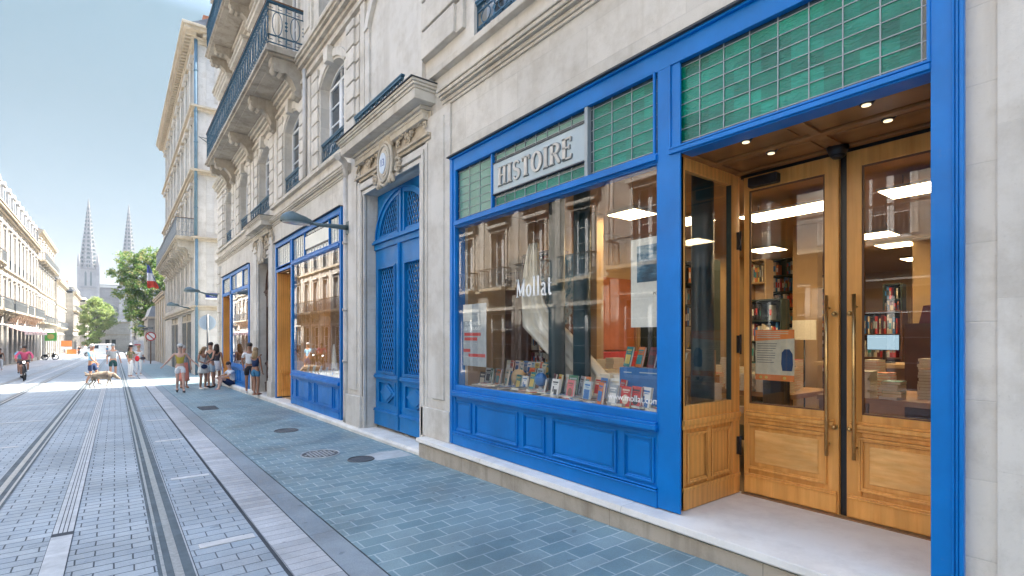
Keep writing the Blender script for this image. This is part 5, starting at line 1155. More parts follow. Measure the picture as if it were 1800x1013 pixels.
# ------------------------------------------------------------ street buildings
def block(name, lab, side, X, y0, y1, floors, bay=3.2, mans=2.8, ww=1.2, balc=(), wallm='limestone_sunny', shops=True, chim=(), roofm='slate', depth=12, par_balc=(), arch1=0., group=None, win_l=True, trim=.16):
    T = face_l(X) if side == 'l' else face_r(X); zg = gz((y0+y1)/2)-.4
    B = thing(name, (X, (y0+y1)/2, zg), lab, 'building', group)
    n = max(1, round((y1-y0)/bay)); st = (y1-y0)/n; us = [y0+st*(k+.5) for k in range(n)]
    z = zg+.4; lv = [z]
    for h in floors: lv.append(lv[-1]+h)
    ops = []; wins = []
    for u in us:
        for f, h in enumerate(floors):
            w2 = (ww/2 if f else min(st*.36, 1.25)); zb_ = lv[f]+(.12 if f else .0); ht = h*(.70 if f else .72)
            ops.append((u-w2, u+w2, zb_, zb_+ht)); wins.append((f, u, zb_, w2*2, ht))
    b = MB(T); zt = lv[-1]; wall(b, y0, y1, zg-.4, zt, ops, .28)
    b.quad((y0, 0, zg-.4), (y0, -depth, zg-.4), (y0, -depth, zt), (y0, 0, zt)); b.quad((y1, 0, zg-.4), (y1, -depth, zg-.4), (y1, -depth, zt), (y1, 0, zt)); b.quad((y0, -depth, zg-.4), (y1, -depth, zg-.4), (y1, -depth, zt), (y0, -depth, zt))
    b.build('facade_wall', wallm, B)
    b = MB(T)
    for f in range(1, len(floors)): cornice(b, y0, y1, 0, [(lv[f]-.30, lv[f]-.18, .08), (lv[f]-.18, lv[f]-.06, .18)], False)
    cornice(b, y0, y1, 0, [(zt-.35, zt-.2, .1), (zt-.2, zt+.0, .28), (zt+.0, zt+.2, .48), (zt+.2, zt+.32, .56)], False)
    k = y0+.2
    while k < y1-.2: b.box(k, k+.16, .09, .30, zt-.19, zt-.01); k += .42
    b.build('cornice', 'limestone_trim', B)
    b = MB(T)
    for (f, u, zb_, w_, ht) in wins:
        if f == 0: b.box(u-w_/2-.18, u-w_/2-.02, -.02, .06, zb_, zb_+ht+.12); b.box(u+w_/2+.02, u+w_/2+.18, -.02, .06, zb_, zb_+ht+.12); b.box(u-w_/2-.2, u+w_/2+.2, -.02, .10, zb_+ht+.12, zb_+ht+.26)
        else: b.box(u-w_/2-trim, u-w_/2, -.02, .07, zb_, zb_+ht+.12); b.box(u+w_/2, u+w_/2+trim, -.02, .07, zb_, zb_+ht+.12); b.box(u-w_/2-trim-.08, u+w_/2+trim+.08, -.02, .22, zb_+ht+.22, zb_+ht+.36); b.box(u-w_/2, u+w_/2, -.02, .07, zb_+ht, zb_+ht+.12)
    for k in range(n+1):
        u = y0+st*k; b.box(max(y0, u-.17), min(y1, u+.17), -.02, .05, lv[1], zt-.36)
    b.build('window_surround', 'limestone_plain', B)
    for (f, u, zb_, w_, ht) in wins:
        put_window(B, side, X, u, zb_, w_-.02, ht-.01, 0, .24)
        if f and f not in balc and f not in par_balc:
            b = MB(T); railing(b, u-w_/2, u+w_/2, .03, zb_, .9, sp=.14, t=.016); b.build('window_guard', 'wrought_iron', B)
    for f in balc: 
        balcony(B, T, y0+.4, y1-.4, .75, lv[f]-.0, [y0+.9+k*st/1 for k in range(n)], .95, False, 'iron_grey', 'limestone_trim', .8, .6, .22)
    for f in par_balc:
        for u in us: balcony(B, T, u-1.0, u+1.0, .6, lv[f], [u-.75, u+.75], .95, False, 'iron_grey', 'limestone_trim', .8, .5, .2)
    if mans:
        b = MB(T); pr = [(.3, zt+.3), (-.9, zt+mans), (-depth*.5, zt+mans+.9), (-depth+.9, zt+mans), (-depth, zt+.3)]
        b.prism([(p, q) for p, q in pr], y0, y1); rf = b.build('roof', roofm, B)
        for u in us:
            b = MB(T); b.box(u-.62, u+.62, -1.1, .02, zt+.3, zt+mans*.86); b.box(u-.75, u+.75, -1.2, .14, zt+mans*.86, zt+mans*.86+.14)
            b.prism([(u-.75, zt+mans*.86+.14), (u+.75, zt+mans*.86+.14), (u, zt+mans*.86+.5)], -1.2, .1, 'paq'); d = b.build('dormer', 'limestone_plain', rf)
            b = MB(T); b.box(u-.4, u+.4, .018, .03, zt+.45, zt+mans*.78); b.build('dormer_window', 'window_glass', rf)
    else:
        b = MB(T); b.prism([(.4, zt+.3), (-depth*.5, zt+2.0), (-depth, zt+.3)], y0, y1); rf = b.build('roof', 'terracotta', B)
    for (u, h, m) in chim:
        b = MB(T); b.box(u-.35, u+.35, -3.6, -.8, zt, zt+mans+h); b.box(u-.42, u+.42, -3.7, -.72, zt+mans+h-.2, zt+mans+h-.08); ch = b.build('chimney', m, rf)
        for k in range(5): MB(T).tube([(u, -1.1-k*.5, zt+mans+h), (u, -1.1-k*.5, zt+mans+h+.45)], [.14, .10], 8).build('chimney_pot', 'terracotta', ch)
    return B, T, lv
XL = -8.4
block('stone_building', 'sunlit limestone terrace house reflected in the nearest shop window', 'l', XL, -14, 14, [4.3, 4.0, 3.4], 3.5, 2.6, 1.15, (1,), wallm='limestone_sunny', chim=((4, 1.2, 'limestone_plain'),))
block('stone_building', 'sunlit limestone house with small balconies reflected in the shop windows', 'l', XL, 14.05, 38, [4.5, 4.0, 3.6], 3.0, 2.6, 1.2, (), par_balc=(1, 2), chim=((26, 1.2, 'limestone_plain'),))
L1, TL1, lv1 = block('stone_building', 'long white sunlit building with iron balconies and a row of dormers, nearest on the left', 'l', -8.1, 38.05, 91, [5.0, 4.0, 4.9], 2.95, 2.9, 1.2, (), par_balc=(), chim=((64.6, .6, 'limestone_plain'), (76.8, .7, 'slate'), (88.5, .8, 'slate')))
for u0_, u1_ in ((40, 48), (50, 58), (59.6, 64.6), (65.6, 73.5), (74.6, 79.2), (80.4, 90)): balcony(L1, TL1, u0_, u1_, .85, lv1[1], [u0_+.5+k*1.5 for k in range(int((u1_-u0_-.6)/1.5)+1)], 1.0, False, 'iron_grey', 'limestone_trim', .85, .7, .3, 'limestone_trim')
for u in (57.7, 60.8): balcony(L1, TL1, u-1.2, u+1.2, .7, lv1[2], [u-.8, u+.8], .95, False, 'iron_grey', 'limestone_trim')
block('stone_building', 'taller pale house beyond the dormered building, with a high cornice', 'l', -8.0, 91.1, 113, [5.0, 4.2, 4.0, 3.6], 3.1, 0, 1.15, (3,), par_balc=(1,), chim=((112, 1.4, 'slate'),))
block('stone_building', 'narrow house with a red brick chimney stack, beyond the tall house on the left', 'l', -7.7, 113.1, 132, [4.6, 4.0, 3.6], 3.1, 1.2, 1.1, (), par_balc=(1,), chim=((127, 1.6, 'red_brick'),))
block('stone_building', 'pale house with grey shutters beyond the brick chimney', 'l', -6.6, 132.1, 156, [4.4, 3.8, 3.4], 3.0, 1.4, 1.1, (), par_balc=(2,), chim=((137, 1.0, 'limestone_plain'), (150, 1.0, 'limestone_plain')))
block('stone_building', 'farthest pale house at the end of the left row', 'l', -5.6, 156.1, 190, [4.4, 3.6, 3.2], 3.0, .6, 1.1, ())
# corner building across the side street
X2 = 3.6; Y2 = 34.0
B2 = thing('stone_building', (X2, 45, -1), 'tall corner house across the side street with a bracketed balcony and blue downpipe', 'building')
T = face_r(X2); n2 = 8; st2 = 2.75; us2 = [Y2+1.6+st2*k for k in range(n2)]; YE = Y2+22.6
lv2 = [-.9, 3.35, 7.15, 10.9, 14.5, 18.3]
ops = [(36.3, 41.8, -.9, 3.0), (44.6, 49.9, -.95, 3.0)]+[(u-.6, u+.6, z+.35, z+2.95) for u in us2 for z in lv2[1:5]]
b = MB(T); wall(b, Y2, YE, -1.6, 18.4, ops, .25); b.build('facade_wall', 'limestone', B2)
b = MB(); b.quad((X2, Y2, -1.6), (20, Y2, -1.6), (20, Y2, 18.4), (X2, Y2, 18.4)); b.quad((X2, YE, -1.6), (20, YE, -1.6), (20, YE, 18.4), (X2, YE, 18.4)); b.quad((20, Y2, -1.6), (20, YE, -1.6), (20, YE, 18.4), (20, Y2, 18.4)); b.build('side_wall', 'limestone_side', B2)
b = MB()
for z, p, h in ((3.1, .14, .16), (3.26, .2, .1), (7.0, .16, .14), (7.14, .24, .09), (10.75, .18, .14), (10.89, .3, .12), (14.35, .18, .14), (14.49, .3, .12)): b.box(X2-p, 20, Y2-p, YE, z, z+h)
for z, p, h in ((18.1, .14, .2), (18.3, .22, .12), (18.62, .62, .16), (18.78, .72, .14)): b.box(X2-p, 20, Y2-p, YE, z, z+h)
k = Y2-.3
while k < YE: b.box(X2-.5, X2, k, k+.17, 18.42, 18.62); k += .42
k = X2+.3
while k < 9: b.box(k, k+.17, Y2-.5, Y2, 18.42, 18.62); k += .42
b.build('cornice', 'limestone_trim', B2, bevel=.01)
b = MB(); b.box(X2-.06, X2+.55, Y2-.05, Y2+.5, -1.2, 3.1); b.box(X2-.05, X2+.5, Y2-.05, Y2+.45, 3.36, 18.1); 
for z0, z1 in ((3.6, 6.8), (7.5, 10.5), (11.3, 14.2), (15, 17.9)): b.box(X2+.9, X2+6, Y2-.03, Y2+.02, z0, z1)
for u in us2:
    for z in lv2[1:5]: b.box(X2-.06, X2+.01, u-.76, u-.6, z+.3, z+3.1); b.box(X2-.06, X2+.01, u+.6, u+.76, z+.3, z+3.1); b.box(X2-.22, X2+.01, u-.85, u+.85, z+3.12, z+3.28); b.ball((X2-.08, u, z+3.0), .08, .13, .14, 8, 6)
b.build('pilaster', 'limestone_plain', B2, bevel=.01)
for u in us2:
    for z in lv2[1:5]: put_window(B2, 'r', X2, u, z+.35, 1.19, 2.58, 0, .2)
for (a, c) in ((36.3, 41.8), (44.6, 49.9)):
    b = MB(T)
    m = (a+c)/2
    for p, q in ((a, m-.15), (m+.15, c)): b.box(p+.06, q-.06, -.09, -.04, -.85, 2.5)
    sh = b.build('shutter', 'teal_shutter', B2); b = MB(T)
    b.box(m-.15, m+.15, -.2, -.02, -.95, 3.0); b.box(a, c, -.2, -.03, 2.5, 2.6)
    k = a+.25
    while k < c-.1: b.ring((k, -.08, 2.78), (.12, 0, 0), (0, 0, .16), 1, .02, 10, 4); k += .42
    b.build('fretwork', 'limestone_trim', B2)
balcony(B2, T, 34.15, 51.8, .96, 7.25, [34.6+k*1.35 for k in range(13)], 1.0, True, 'iron_grey', 'limestone_trim', .88, .95, .34)
b = MB(); b.tube([(X2-.02, Y2-.14, 18.3), (X2-.02, Y2-.14, 7.3)], .085, 10); b.tube([(X2+.02, Y2-.13, 7.1), (X2+.02, Y2-.13, -.7)], .075, 10)
for z in (16.5, 14.2, 12.5, 10.4, 8.8): b.tube([(X2-.02, Y2-.14, z), (X2-.02, Y2-.14, z+.08)], .105, 10)
b.build('downpipe', 'pipe_blue', B2)
b = MB(); b.prism([(X2-.5, 18.92), (X2+3, 21), (18, 21), (20, 18.92)], Y2-.4, YE, 'paq'); rf = b.build('roof', 'slate', B2)
MB().box(4.0, 5.0, 34.4, 35.4, 18.9, 20.1).build('chimney', 'terracotta', rf); MB().tube([(5.6, 34.3, 18.9), (5.6, 34.3, 20.5)], .05, 6).ball((5.6, 34.3, 20.5), .12).build('vent_pipe', 'pipe_blue', rf)
b = MB()   # star shaped wall tie
for z in (5.2, ): b.box(5.35, 5.42, Y2-.07, Y2-.02, z-.6, z+.6); b.tube([(5.38, Y2-.06, z-.6), (5.30, Y2-.06, z-.72)], .03, 6).tube([(5.38, Y2-.06, z+.6), (5.46, Y2-.06, z+.72)], .03, 6)
b.build('wall_tie', 'wrought_iron', B2)
sn = thing('street_name_plate', (4.35, Y2-.05, 3.9), 'small blue and white street name plate on the corner house', 'street sign')
MB().box(4.05, 4.75, Y2-.05, Y2-.03, 3.82, 4.08).build('plate', 'sign_blue', sn); MB().box(4.05, 4.75, Y2-.052, Y2-.03, 3.72, 3.82).build('lower_plate', 'letter_white', sn)
text_mesh('lettering', 'RUE', .15, 'letter_white', sn, (4.4, Y2-.053, 3.95), (radians(90), 0, 0), .001)
rb_ = thing('added_shade_block', (16, 76, -1), 'unseen tall block added behind the pavilion to shade the far street', 'building')  # out of view, added to cast shade over the far roadway
MB().box(10.5, 24, 57.5, 92, -2, 24).build('wall', 'limestone_side', rb_); MB().prism([(10.3, 24), (12, 27), (21, 27), (24.2, 24)], 57.5, 95, 'paq').build('roof', 'slate', rb_)
# low pavilion, wall and gate beyond
P1 = thing('pavilion', (3.7, 63, -1), 'low classical stone pavilion with a cornice just beyond the corner house', 'building')
MB().box(3.7, 12, YE+.05, 72, -1.6, 5.4).build('wall', 'limestone_sunny', P1)
b = MB()
for z, p, h in ((5.3, .12, .2), (5.5, .3, .16), (5.66, .38, .12)): b.box(3.7-p, 12, YE+.06, 72+p, z, z+h)
for k in range(5): b.box(3.6, 3.72, 57.2+k*3.4, 57.9+k*3.4, -1.5, 5.3)
b.build('cornice', 'limestone_trim', P1, bevel=.01); MB().prism([(3.5, 5.78), (8, 7.2), (12, 5.78)], YE+.1, 72, 'paq').build('roof', 'slate', P1)
H1 = thing('gatehouse', (3.4, 78, -1), 'small square stone gatehouse with a flat zinc roof before the big tree', 'building')
MB().box(3.0, 8, 74, 84, -1.8, 3.7).build('wall', 'limestone_sunny', H1); MB().box(2.8, 8.2, 73.8, 84.2, 3.7, 3.95).build('cornice', 'limestone_trim', H1); MB().prism([(3.0, 3.95), (3.4, 5.2), (7.6, 5.2), (8, 3.95)], 74, 84, 'paq').build('roof', 'zinc', H1)
MB().box(2.93, 3.01, 75.5, 76.8, 1.0, 2.2).build('shutter', 'brown_paint', H1); MB().box(2.5, 3.0, 74, 84, 2.5, 2.6).build('iron_ledge', 'wrought_iron', H1)
G_ = thing('courtyard_gate', (2.6, 95, -1.5), 'pale panelled gate and wall closing the street on the right', 'gate')
b = MB(); b.box(1.9, 6, 92, 92.3, -1.6, 1.1); b.build('gate_wall', 'plaster_white', G_); b = MB()
for k in range(5): b.box(1.88+k*.7, 2.06+k*.7, 91.9, 92.35, -1.6, 1.35)
b.build('gate_pier', 'limestone_plain', G_); MB().box(2.15, 2.9, 91.86, 91.9, .35, .5).build('red_band', 'sign_red', G_)
# end of the street
E1 = thing('low_stone_building', (-1, 136, -1.5), 'low sandy building with two dark doorways closing the street', 'building')
b = MB(face_n(135)); wall(b, -3.6, 2.4, -1.6, 4.6, [(-1.65, -.95, -1.5, 1.0), (-.62, .05, -1.5, 1.0)], .3); b.quad((2.4, 0, -1.6), (2.4, -9, -1.6), (2.4, -9, 4.6), (2.4, 0, 4.6)); b.quad((-3.6, 0, 4.6), (2.4, 0, 4.6), (2.4, -9, 4.6), (-3.6, -9, 4.6)); b.build('wall', 'limestone_side', E1)
MB(face_n(135)).box(-1.65, -.95, -.29, -.2, -1.5, 1.0).build('door', 'shelf_dark', E1); MB(face_n(135)).box(-.62, .05, -.29, -.2, -1.5, 1.0).build('door', 'shelf_dark', E1)
MB(face_n(135)).box(-3.7, 2.5, 0, .2, 4.4, 4.7).box(-3.7, 2.5, 0, .1, 1.9, 2.05).build('cornice', 'limestone_trim', E1)
block('stone_building', 'pale house half hidden under the big tree at the far right of the street', 'r', 3.4, 125, 165, [4.2, 3.6, 3.4], 3.2, .8, 1.1, ())
# cathedral
K = thing('cathedral', (-3, 320, -1.5), 'grey gothic cathedral with two openwork spires beyond the end of the street', 'cathedral')
yk = 310
def spire(x, y, r0, zb, zt, tw, lab, tower=True, r_top=.12):
    b = MB(); N = 8
    def ringp(z, r, off=0): return [b.pt((x+r*cos(2*pi*k/N+pi/8+off), y+r*sin(2*pi*k/N+pi/8+off), z)) for k in range(N)]
    seg_ = 22; prev = None
    for j in range(seg_+1):
        f = j/seg_; z = zb+(zt-zb)*f; r = r0*(1-f)**1.02+r_top
        for dz, dr in ((0, 0), (.35, .22*(1-f)), (.6, .22*(1-f)), (.75, 0)):
            cur = ringp(z+dz*(zt-zb)/seg_/1.2*.6, r+dr)
            if prev: [b.face((prev[k], prev[(k+1) % N], cur[(k+1) % N], cur[k])) for k in range(N)]
            prev = cur
    sp_ = b.build('spire', 'cathedral_stone', K)
    b = MB()
    for j in range(1, 20):
        f = j/20; z = zb+(zt-zb)*f; r = r0*(1-f)+r_top
        for k in range(N):
            a = 2*pi*k/N+pi/8; h = .9*(1-f*.6); q = .30*(1-f*.5)
            b.prism([(x+r*cos(a)+q*cos(a+t_*pi/2), y+r*sin(a)+q*sin(a+t_*pi/2)) for t_ in range(4)], z, z+h, 'pqa')
    b.build('crocket', 'cathedral_stone', sp_)
    b = MB()
    for j in range(0, 15):
        f = (j+.35)/17; z = zb+(zt-zb)*f; r = (r0*(1-f)+r_top)*.95
        for k in range(N):
            a = 2*pi*(k+.5)/N+pi/8; wd_ = r*.42; dx, dy = -sin(a), cos(a); cx, cy = x+r*cos(a), y+r*sin(a); h = (zt-zb)/17*.62
            P = [(cx+dx*wd_/2*s+cos(a)*.16, cy+dy*wd_/2*s+sin(a)*.16, z+hh) for s, hh in ((-1, 0), (1, 0), (1, h*.7), (0, h), (-1, h*.7))]
            b.face([b.pt(p) for p in P])
    b.build('tracery', 'dark_glass', sp_)
    if tower:
        t = MB(); t.box(x-tw/2, x+tw/2, y-tw/2, y+tw/2, -2, zb)
        for sx in (-1, 1):
            for sy in (-1, 1): t.box(x+sx*tw/2-.55, x+sx*tw/2+.55, y+sy*tw/2-.55, y+sy*tw/2+.55, -2, zb+.5)
        for z in (zb-.6, zb-9, zb-16): t.box(x-tw/2-.5, x+tw/2+.5, y-tw/2-.5, y+tw/2+.5, z, z+.5)
        tb = t.build('tower', 'cathedral_stone', K)
        b = MB()
        for sx in (-1, 1):
            for sy in (-1, 1):
                b.tube([(x+sx*tw/2, y+sy*tw/2, zb+.5), (x+sx*tw/2, y+sy*tw/2, zb+3.5), (x+sx*tw/2, y+sy*tw/2, zb+7)], [.6, .5, .03], 6)
        for k in range(8): b.tube([(x+tw*.55*cos(k*pi/4), y+tw*.55*sin(k*pi/4), zb), (x+tw*.55*cos(k*pi/4), y+tw*.55*sin(k*pi/4), zb+4.)], [.35, .03], 5)
        b.build('pinnacle', 'cathedral_stone', tb)
        for q in (-1, 1): MB().prism([(x+q*.95-.35, zb-8), (x+q*.95+.35, zb-8), (x+q*.95+.35, zb-2.2), (x+q*.95, zb-1.4), (x+q*.95-.35, zb-2.2)], y-tw/2-.06, y-tw/2+.02, 'paq').build('belfry_opening', 'dark_glass', tb)
spire(-9.9, yk, 3.5, 33.0, 65.2, 6.8, ''); spire(5.2, yk+6, 3.3, 34.0, 66.0, 6.6, '')
b = MB(); b.box(-6.6, 3.6, 318, 360, -2, 25.4); b.box(-6.6, 3.6, 317.6, 318, 20.6, 21.2); b.box(-6.6, 3.6, 317.5, 318, 24.8, 25.2)
for k in range(21): b.box(-6.5+k*.5, -6.28+k*.5, 317.6, 317.9, 25.2, 26.4)
b.box(-6.6, 3.6, 317.55, 317.95, 26.4, 26.7); b.build('nave_wall', 'cathedral_stone', K)
MB().ring((-1.2, 317.9, 14.5), (2.6, 0, 0), (0, 0, 2.6), 1, .25, 24, 6).build('rose_window', 'cathedral_stone', K)
MB().prism([(-1.2+2.4*cos(k*pi/12), 14.5+2.4*sin(k*pi/12)) for k in range(24)], 317.8, 317.95, 'paq').build('rose_glass', 'dark_glass', K)
MB().box(-6.6, 3.6, 300, 318, -2, 9.5).box(-6.8, 3.8, 299.7, 318, 9.5, 9.9).build('transept_wall', 'cathedral_stone', K)
for k in range(3): MB().box(-5+k*3., -3.9+k*3., 299.9, 300.02, 3, 7.5).build('window', 'dark_glass', K)

# ------------------------------------------------------------ trees
def tree(name, lab, x, y, zb, zt, blobs, nleaf, leafm, trunk_h, lr=.16, seed=1, grp=None, tr=.28):
    r_ = random.Random(seed); t = thing(name, (x, y, zb), lab, 'tree', grp)
    b = MB(); b.tube([(x, y, zb-.3), (x+.1, y, zb+trunk_h*.5), (x-.1, y+.1, zb+trunk_h)], [tr*1.3, tr, tr*.75], 10)
    for (cx, cy, cz, r) in blobs:
        b.tube([(x-.1, y+.1, zb+trunk_h*.8), ((x+cx)/2+r_.uniform(-.3, .3), (y+cy)/2, (zb+trunk_h+cz)/2-.2), (cx, cy, cz-r*.2), (cx+r_.uniform(-.5, .5)*r, cy+r_.uniform(-.5, .5)*r, cz+r*.6)], [tr*.5, tr*.32, tr*.2, .02], 6)
    b.build('trunk', 'bark', t)
    b = MB(); cl = []
    for (cx, cy, cz, r) in blobs:
        for k in range(int(11*r*r)):
            v = Vector((r_.gauss(0, 1), r_.gauss(0, 1), r_.gauss(0, 1))).normalized()*r*(r_.random()**.35)
            cl.append((cx+v.x, cy+v.y, cz+v.z*.92, r_.uniform(.22, .55)))
    per = max(4, nleaf//len(cl))
    for (cx, cy, cz, cr) in cl:
        for k in range(per):
            v = Vector((r_.gauss(0, 1), r_.gauss(0, 1), r_.gauss(0, .8)))*cr*.6; p = Vector((cx, cy, cz))+v
            n = Vector((r_.gauss(0, 1), r_.gauss(0, 1), r_.gauss(0, 1)+.6)).normalized(); a = n.orthogonal().normalized(); a.rotate(Matrix.Rotation(r_.uniform(0, 6.28), 3, n)); c = n.cross(a)
            s = lr*r_.uniform(.6, 1.3); b.quad(tuple(p-a*s), tuple(p-c*s*.5), tuple(p+a*s), tuple(p+c*s*.5))
    b.build('crown', leafm, t)
tree('plane_tree', 'big leafy green tree rising behind the gatehouse', 4.4, 99, gz(99), 15, [(2.2, 98, 13.0, 2.2), (4.6, 99, 13.4, 2.3), (.8, 98, 11.0, 1.7), (3.2, 97, 10.2, 2.6), (5.8, 99, 10.5, 2.6), (1.4, 98, 8.2, 1.7), (3.4, 98, 6.8, 2.2), (5.6, 98, 6.5, 2.2), (2.3, 97, 5.0, 1.5), (4.2, 98, 3.6, 1.8), (3.1, 97, 2.7, 1.1), (7.4, 99, 9, 2.4)], 26000, 'leaves', 4.5, .17, 3)
tree('lime_tree', 'small bright green sunlit tree at the end of the left row', -2.7, 132, gz(130), 9, [(-3.7, 131, 7.9, 1.7), (-2.6, 131, 8.2, 1.6), (-4.4, 131, 5.6, 1.6), (-2.9, 130, 5.8, 2.1), (-1.3, 131, 6.2, 1.5), (-.9, 130, 4.2, 1.2), (-2.6, 130, 3.4, 1.8), (-4.2, 130, 2.8, 1.6), (-3.2, 129, 1.5, 1.3), (-4.2, 129, .6, 1.1)], 16000, 'leaves_light', 3.2, .17, 5)
tree('plane_tree', 'dark tree low behind the courtyard gate', 6, 104, gz(104), 6, [(4.2, 103, 3.2, 1.6), (5.8, 104, 3.0, 1.6)], 4000, 'leaves', 2, .16, 8)
# ------------------------------------------------------------ street lamps, signs, flag, vehicles
def wall_lamp(x0, y, z0, x1, z1, L, lab, yh=None, plate=True):
    yh = yh if yh is not None else y; t = thing('street_lamp', (x0, y, z0), lab, 'street lamp', 'wall mounted street lamps')
    b = MB(); b.tube([(x0, y, z0), (x0-.12, y, z0), ((x0+x1)/2, (y+yh)/2, (z0+z1)/2-.01), (x1+L*.35, yh, z1)], [.05, .048, .034, .028], 10); b.build('arm', 'lamp_metal', t)
    b = MB(); b.box(x0-.01, x0+.05, y-.07, y+.07, z0-.12, z0+.12); b.build('wall_plate', 'lamp_metal', t)
    b = MB(); b.smooth = True; N = 20; rows = []; W = L*.52
    prof = [(1, 0), (.97, .10), (.86, .24), (.62, .36), (.3, .43)]
    for r, h in prof: rows.append([b.pt((x1-L*.0+L/2*r*cos(2*pi*k/N)-(0), yh+W/2*r*sin(2*pi*k/N), z1+L*.56*h*(1.-.25*cos(2*pi*k/N)))) for k in range(N)])
    top = b.pt((x1, yh, z1+L*.25))
    for A, B_ in zip(rows, rows[1:]):
        for k in range(N): b.face((A[k], A[(k+1) % N], B_[(k+1) % N], B_[k]))
    for k in range(N): b.face((top, rows[-1][k], rows[-1][(k+1) % N]))
    b.smooth = False; rim = [b.pt((x1+L/2*cos(2*pi*k/N), yh+W/2*sin(2*pi*k/N), z1-.025)) for k in range(N)]
    for k in range(N): b.face((rows[0][k], rows[0][(k+1) % N], rim[(k+1) % N], rim[k]))
    hd = b.build('lamp_head', 'lamp_metal', t)
    b = MB(); b.prism([(x1+L*.44*cos(2*pi*k/N), yh+W*.43*sin(2*pi*k/N)) for k in range(N)], z1-.045, z1-.02, 'pqa'); b.build('lens', 'sign_glass', hd)
    return t
wall_lamp(3.56, 9.86, 3.70, 2.62, 3.70, .58, 'grey-green street lamp on an arm beside the carved portal, nearest one')
wall_lamp(3.6, 26.1, 3.42, 2.62, 3.56, .62, 'street lamp on a long arm at the corner above the round sign')
wall_lamp(3.6, 35.4, 3.25, 2.62, 3.40, .62, 'street lamp on the tall corner house above the dark shutters')
wall_lamp(3.4, 73.5, 2.6, 2.4, 2.75, .8, 'small distant street lamp before the gatehouse')
b = MB(R); b.tube([(9.98, .07, 4.80), (9.98, .07, .1), (9.98, .07, -.06)], .055, 10)
b.tube([(9.72, .33, 4.98), (9.80, .28, 5.02), (9.90, .14, 4.98), (9.97, .08, 4.86), (9.98, .07, 4.7)], .06, 10)
for z in (3.4, 2.1, 1.1): b.tube([(9.98, .07, z), (9.98, .07, z+.05)], .072, 10)
b.build('downpipe', 'pipe_stone', B1)
b = MB(R); b.tube([(12.66, .1, 7.9), (12.66, .1, 5.35)], .05, 8); b.build('downpipe', 'pipe_stone', B1)
b = MB(); b.tube([(XF, 26.0, 10.2), (2.9, 26.3, 10.35), (XF, 26.3, 9.9)], .025, 6); tag(b.build('iron_bracket', 'wrought_iron', origin=(XF, 26, 10)), 'thin iron bracket sticking out of the building corner', 'bracket')
s_ = thing('round_sign', (3.30, 26.9, -.45), 'round pale sign on a grey pole seen from behind at the side street', 'road sign')
MB().tube([(3.30, 26.90, -.45), (3.30, 26.90, 2.62)], .04, 8).build('pole', 'iron_cover', s_)
MB().tube([(3.30, 26.96, 2.23), (3.30, 26.98, 2.23)], .34, 28).build('disc', 'sign_grey', s_)
s_ = thing('no_parking_sign', (2.66, 60, gz(60)), 'round red and white sign on a rusty pole near the gatehouse', 'road sign')
MB().tube([(2.66, 60, gz(60)), (2.66, 60, 1.2)], .05, 8).build('pole', 'iron_rust', s_)
MB().tube([(2.66, 59.92, 1.62), (2.66, 59.95, 1.62)], .42, 24).build('disc', 'sign_red', s_); MB().tube([(2.66, 59.90, 1.62), (2.66, 59.93, 1.62)], .33, 24).build('face', 'letter_white', s_)
MB().prism([(2.40, 1.84), (2.46, 1.90), (2.92, 1.40), (2.86, 1.34)], 59.88, 59.91, 'paq').build('bar', 'sign_red', s_)
f_ = thing('flag', (2.3, 58, 6), 'drooping blue, white and red flag on a pole from the pavilion', 'flag')
MB().tube([(3.7, 58, 5.2), (2.2, 58, 8.3)], .035, 6).build('pole', 'lamp_metal', f_)
b = MB(); b.smooth = True; rows = []
for j in range(13):
    g = j/12; z = 8.05-1.95*g; wdt = .10+.80*g**.8
    rows.append([b.pt((2.28+.02*j/12+wdt*i/8, 58+.10*sin(i*1.5+j*.4), z+.16*i/8*(1-g)-.05*sin(i*1.2))) for i in range(9)])
for A, B_ in zip(rows, rows[1:]):
    for i in range(8): b.face((A[i], A[i+1], B_[i+1], B_[i]))
b.build('flag_cloth', 'tricolour', f_)
aw = thing('pink_awning', (-7.4, 80, 1.5), 'faded pink striped awning over a shop on the sunny side', 'awning')
b = MB()
for k in range(7): y = 68+k*3; b.prism([(-8.1, 2.6), (-6.9, 2.05), (-6.9, 1.8), (-6.95, 1.8), (-6.95, 2.0), (-8.1, 2.5)], y, y+2.2, 'paq')
b.build('awning_cloth', 'pink_awning', aw)
o = thing('shop_sign', (-7.4, 100, 2), 'square green and yellow hanging sign on the left row', 'sign'); MB().box(-8.0, -6.7, 99, 99.1, 1.0, 2.2).build('board', 'sign_green', o); MB().tube([(-7.35, 98.97, 1.6), (-7.35, 98.99, 1.6)], .38, 16).build('emblem', 'cover_yellow', o)
o = thing('shop_sign', (-6.6, 120, 1), 'orange shop sign farther along the left row', 'sign'); MB().box(-7.5, -6.1, 119, 119.1, -.1, .9).build('board', 'orange_canvas', o); MB().box(-7.5, -6.1, 118.95, 119, -.6, -.2).build('lower_board', 'letter_white', o)
o = thing('work_barrier', (-5.8, 112, -1.4), 'orange work barrier standing on the far left pavement', 'barrier'); MB().box(-6.6, -4.9, 112, 112.1, -1.3, -.5).build('board', 'orange_canvas', o); MB().box(-6.5, -6.4, 111.8, 112.3, -1.5, -.1).box(-5.1, -5.0, 111.8, 112.3, -1.5, -.1).build('feet', 'plaster_white', o)
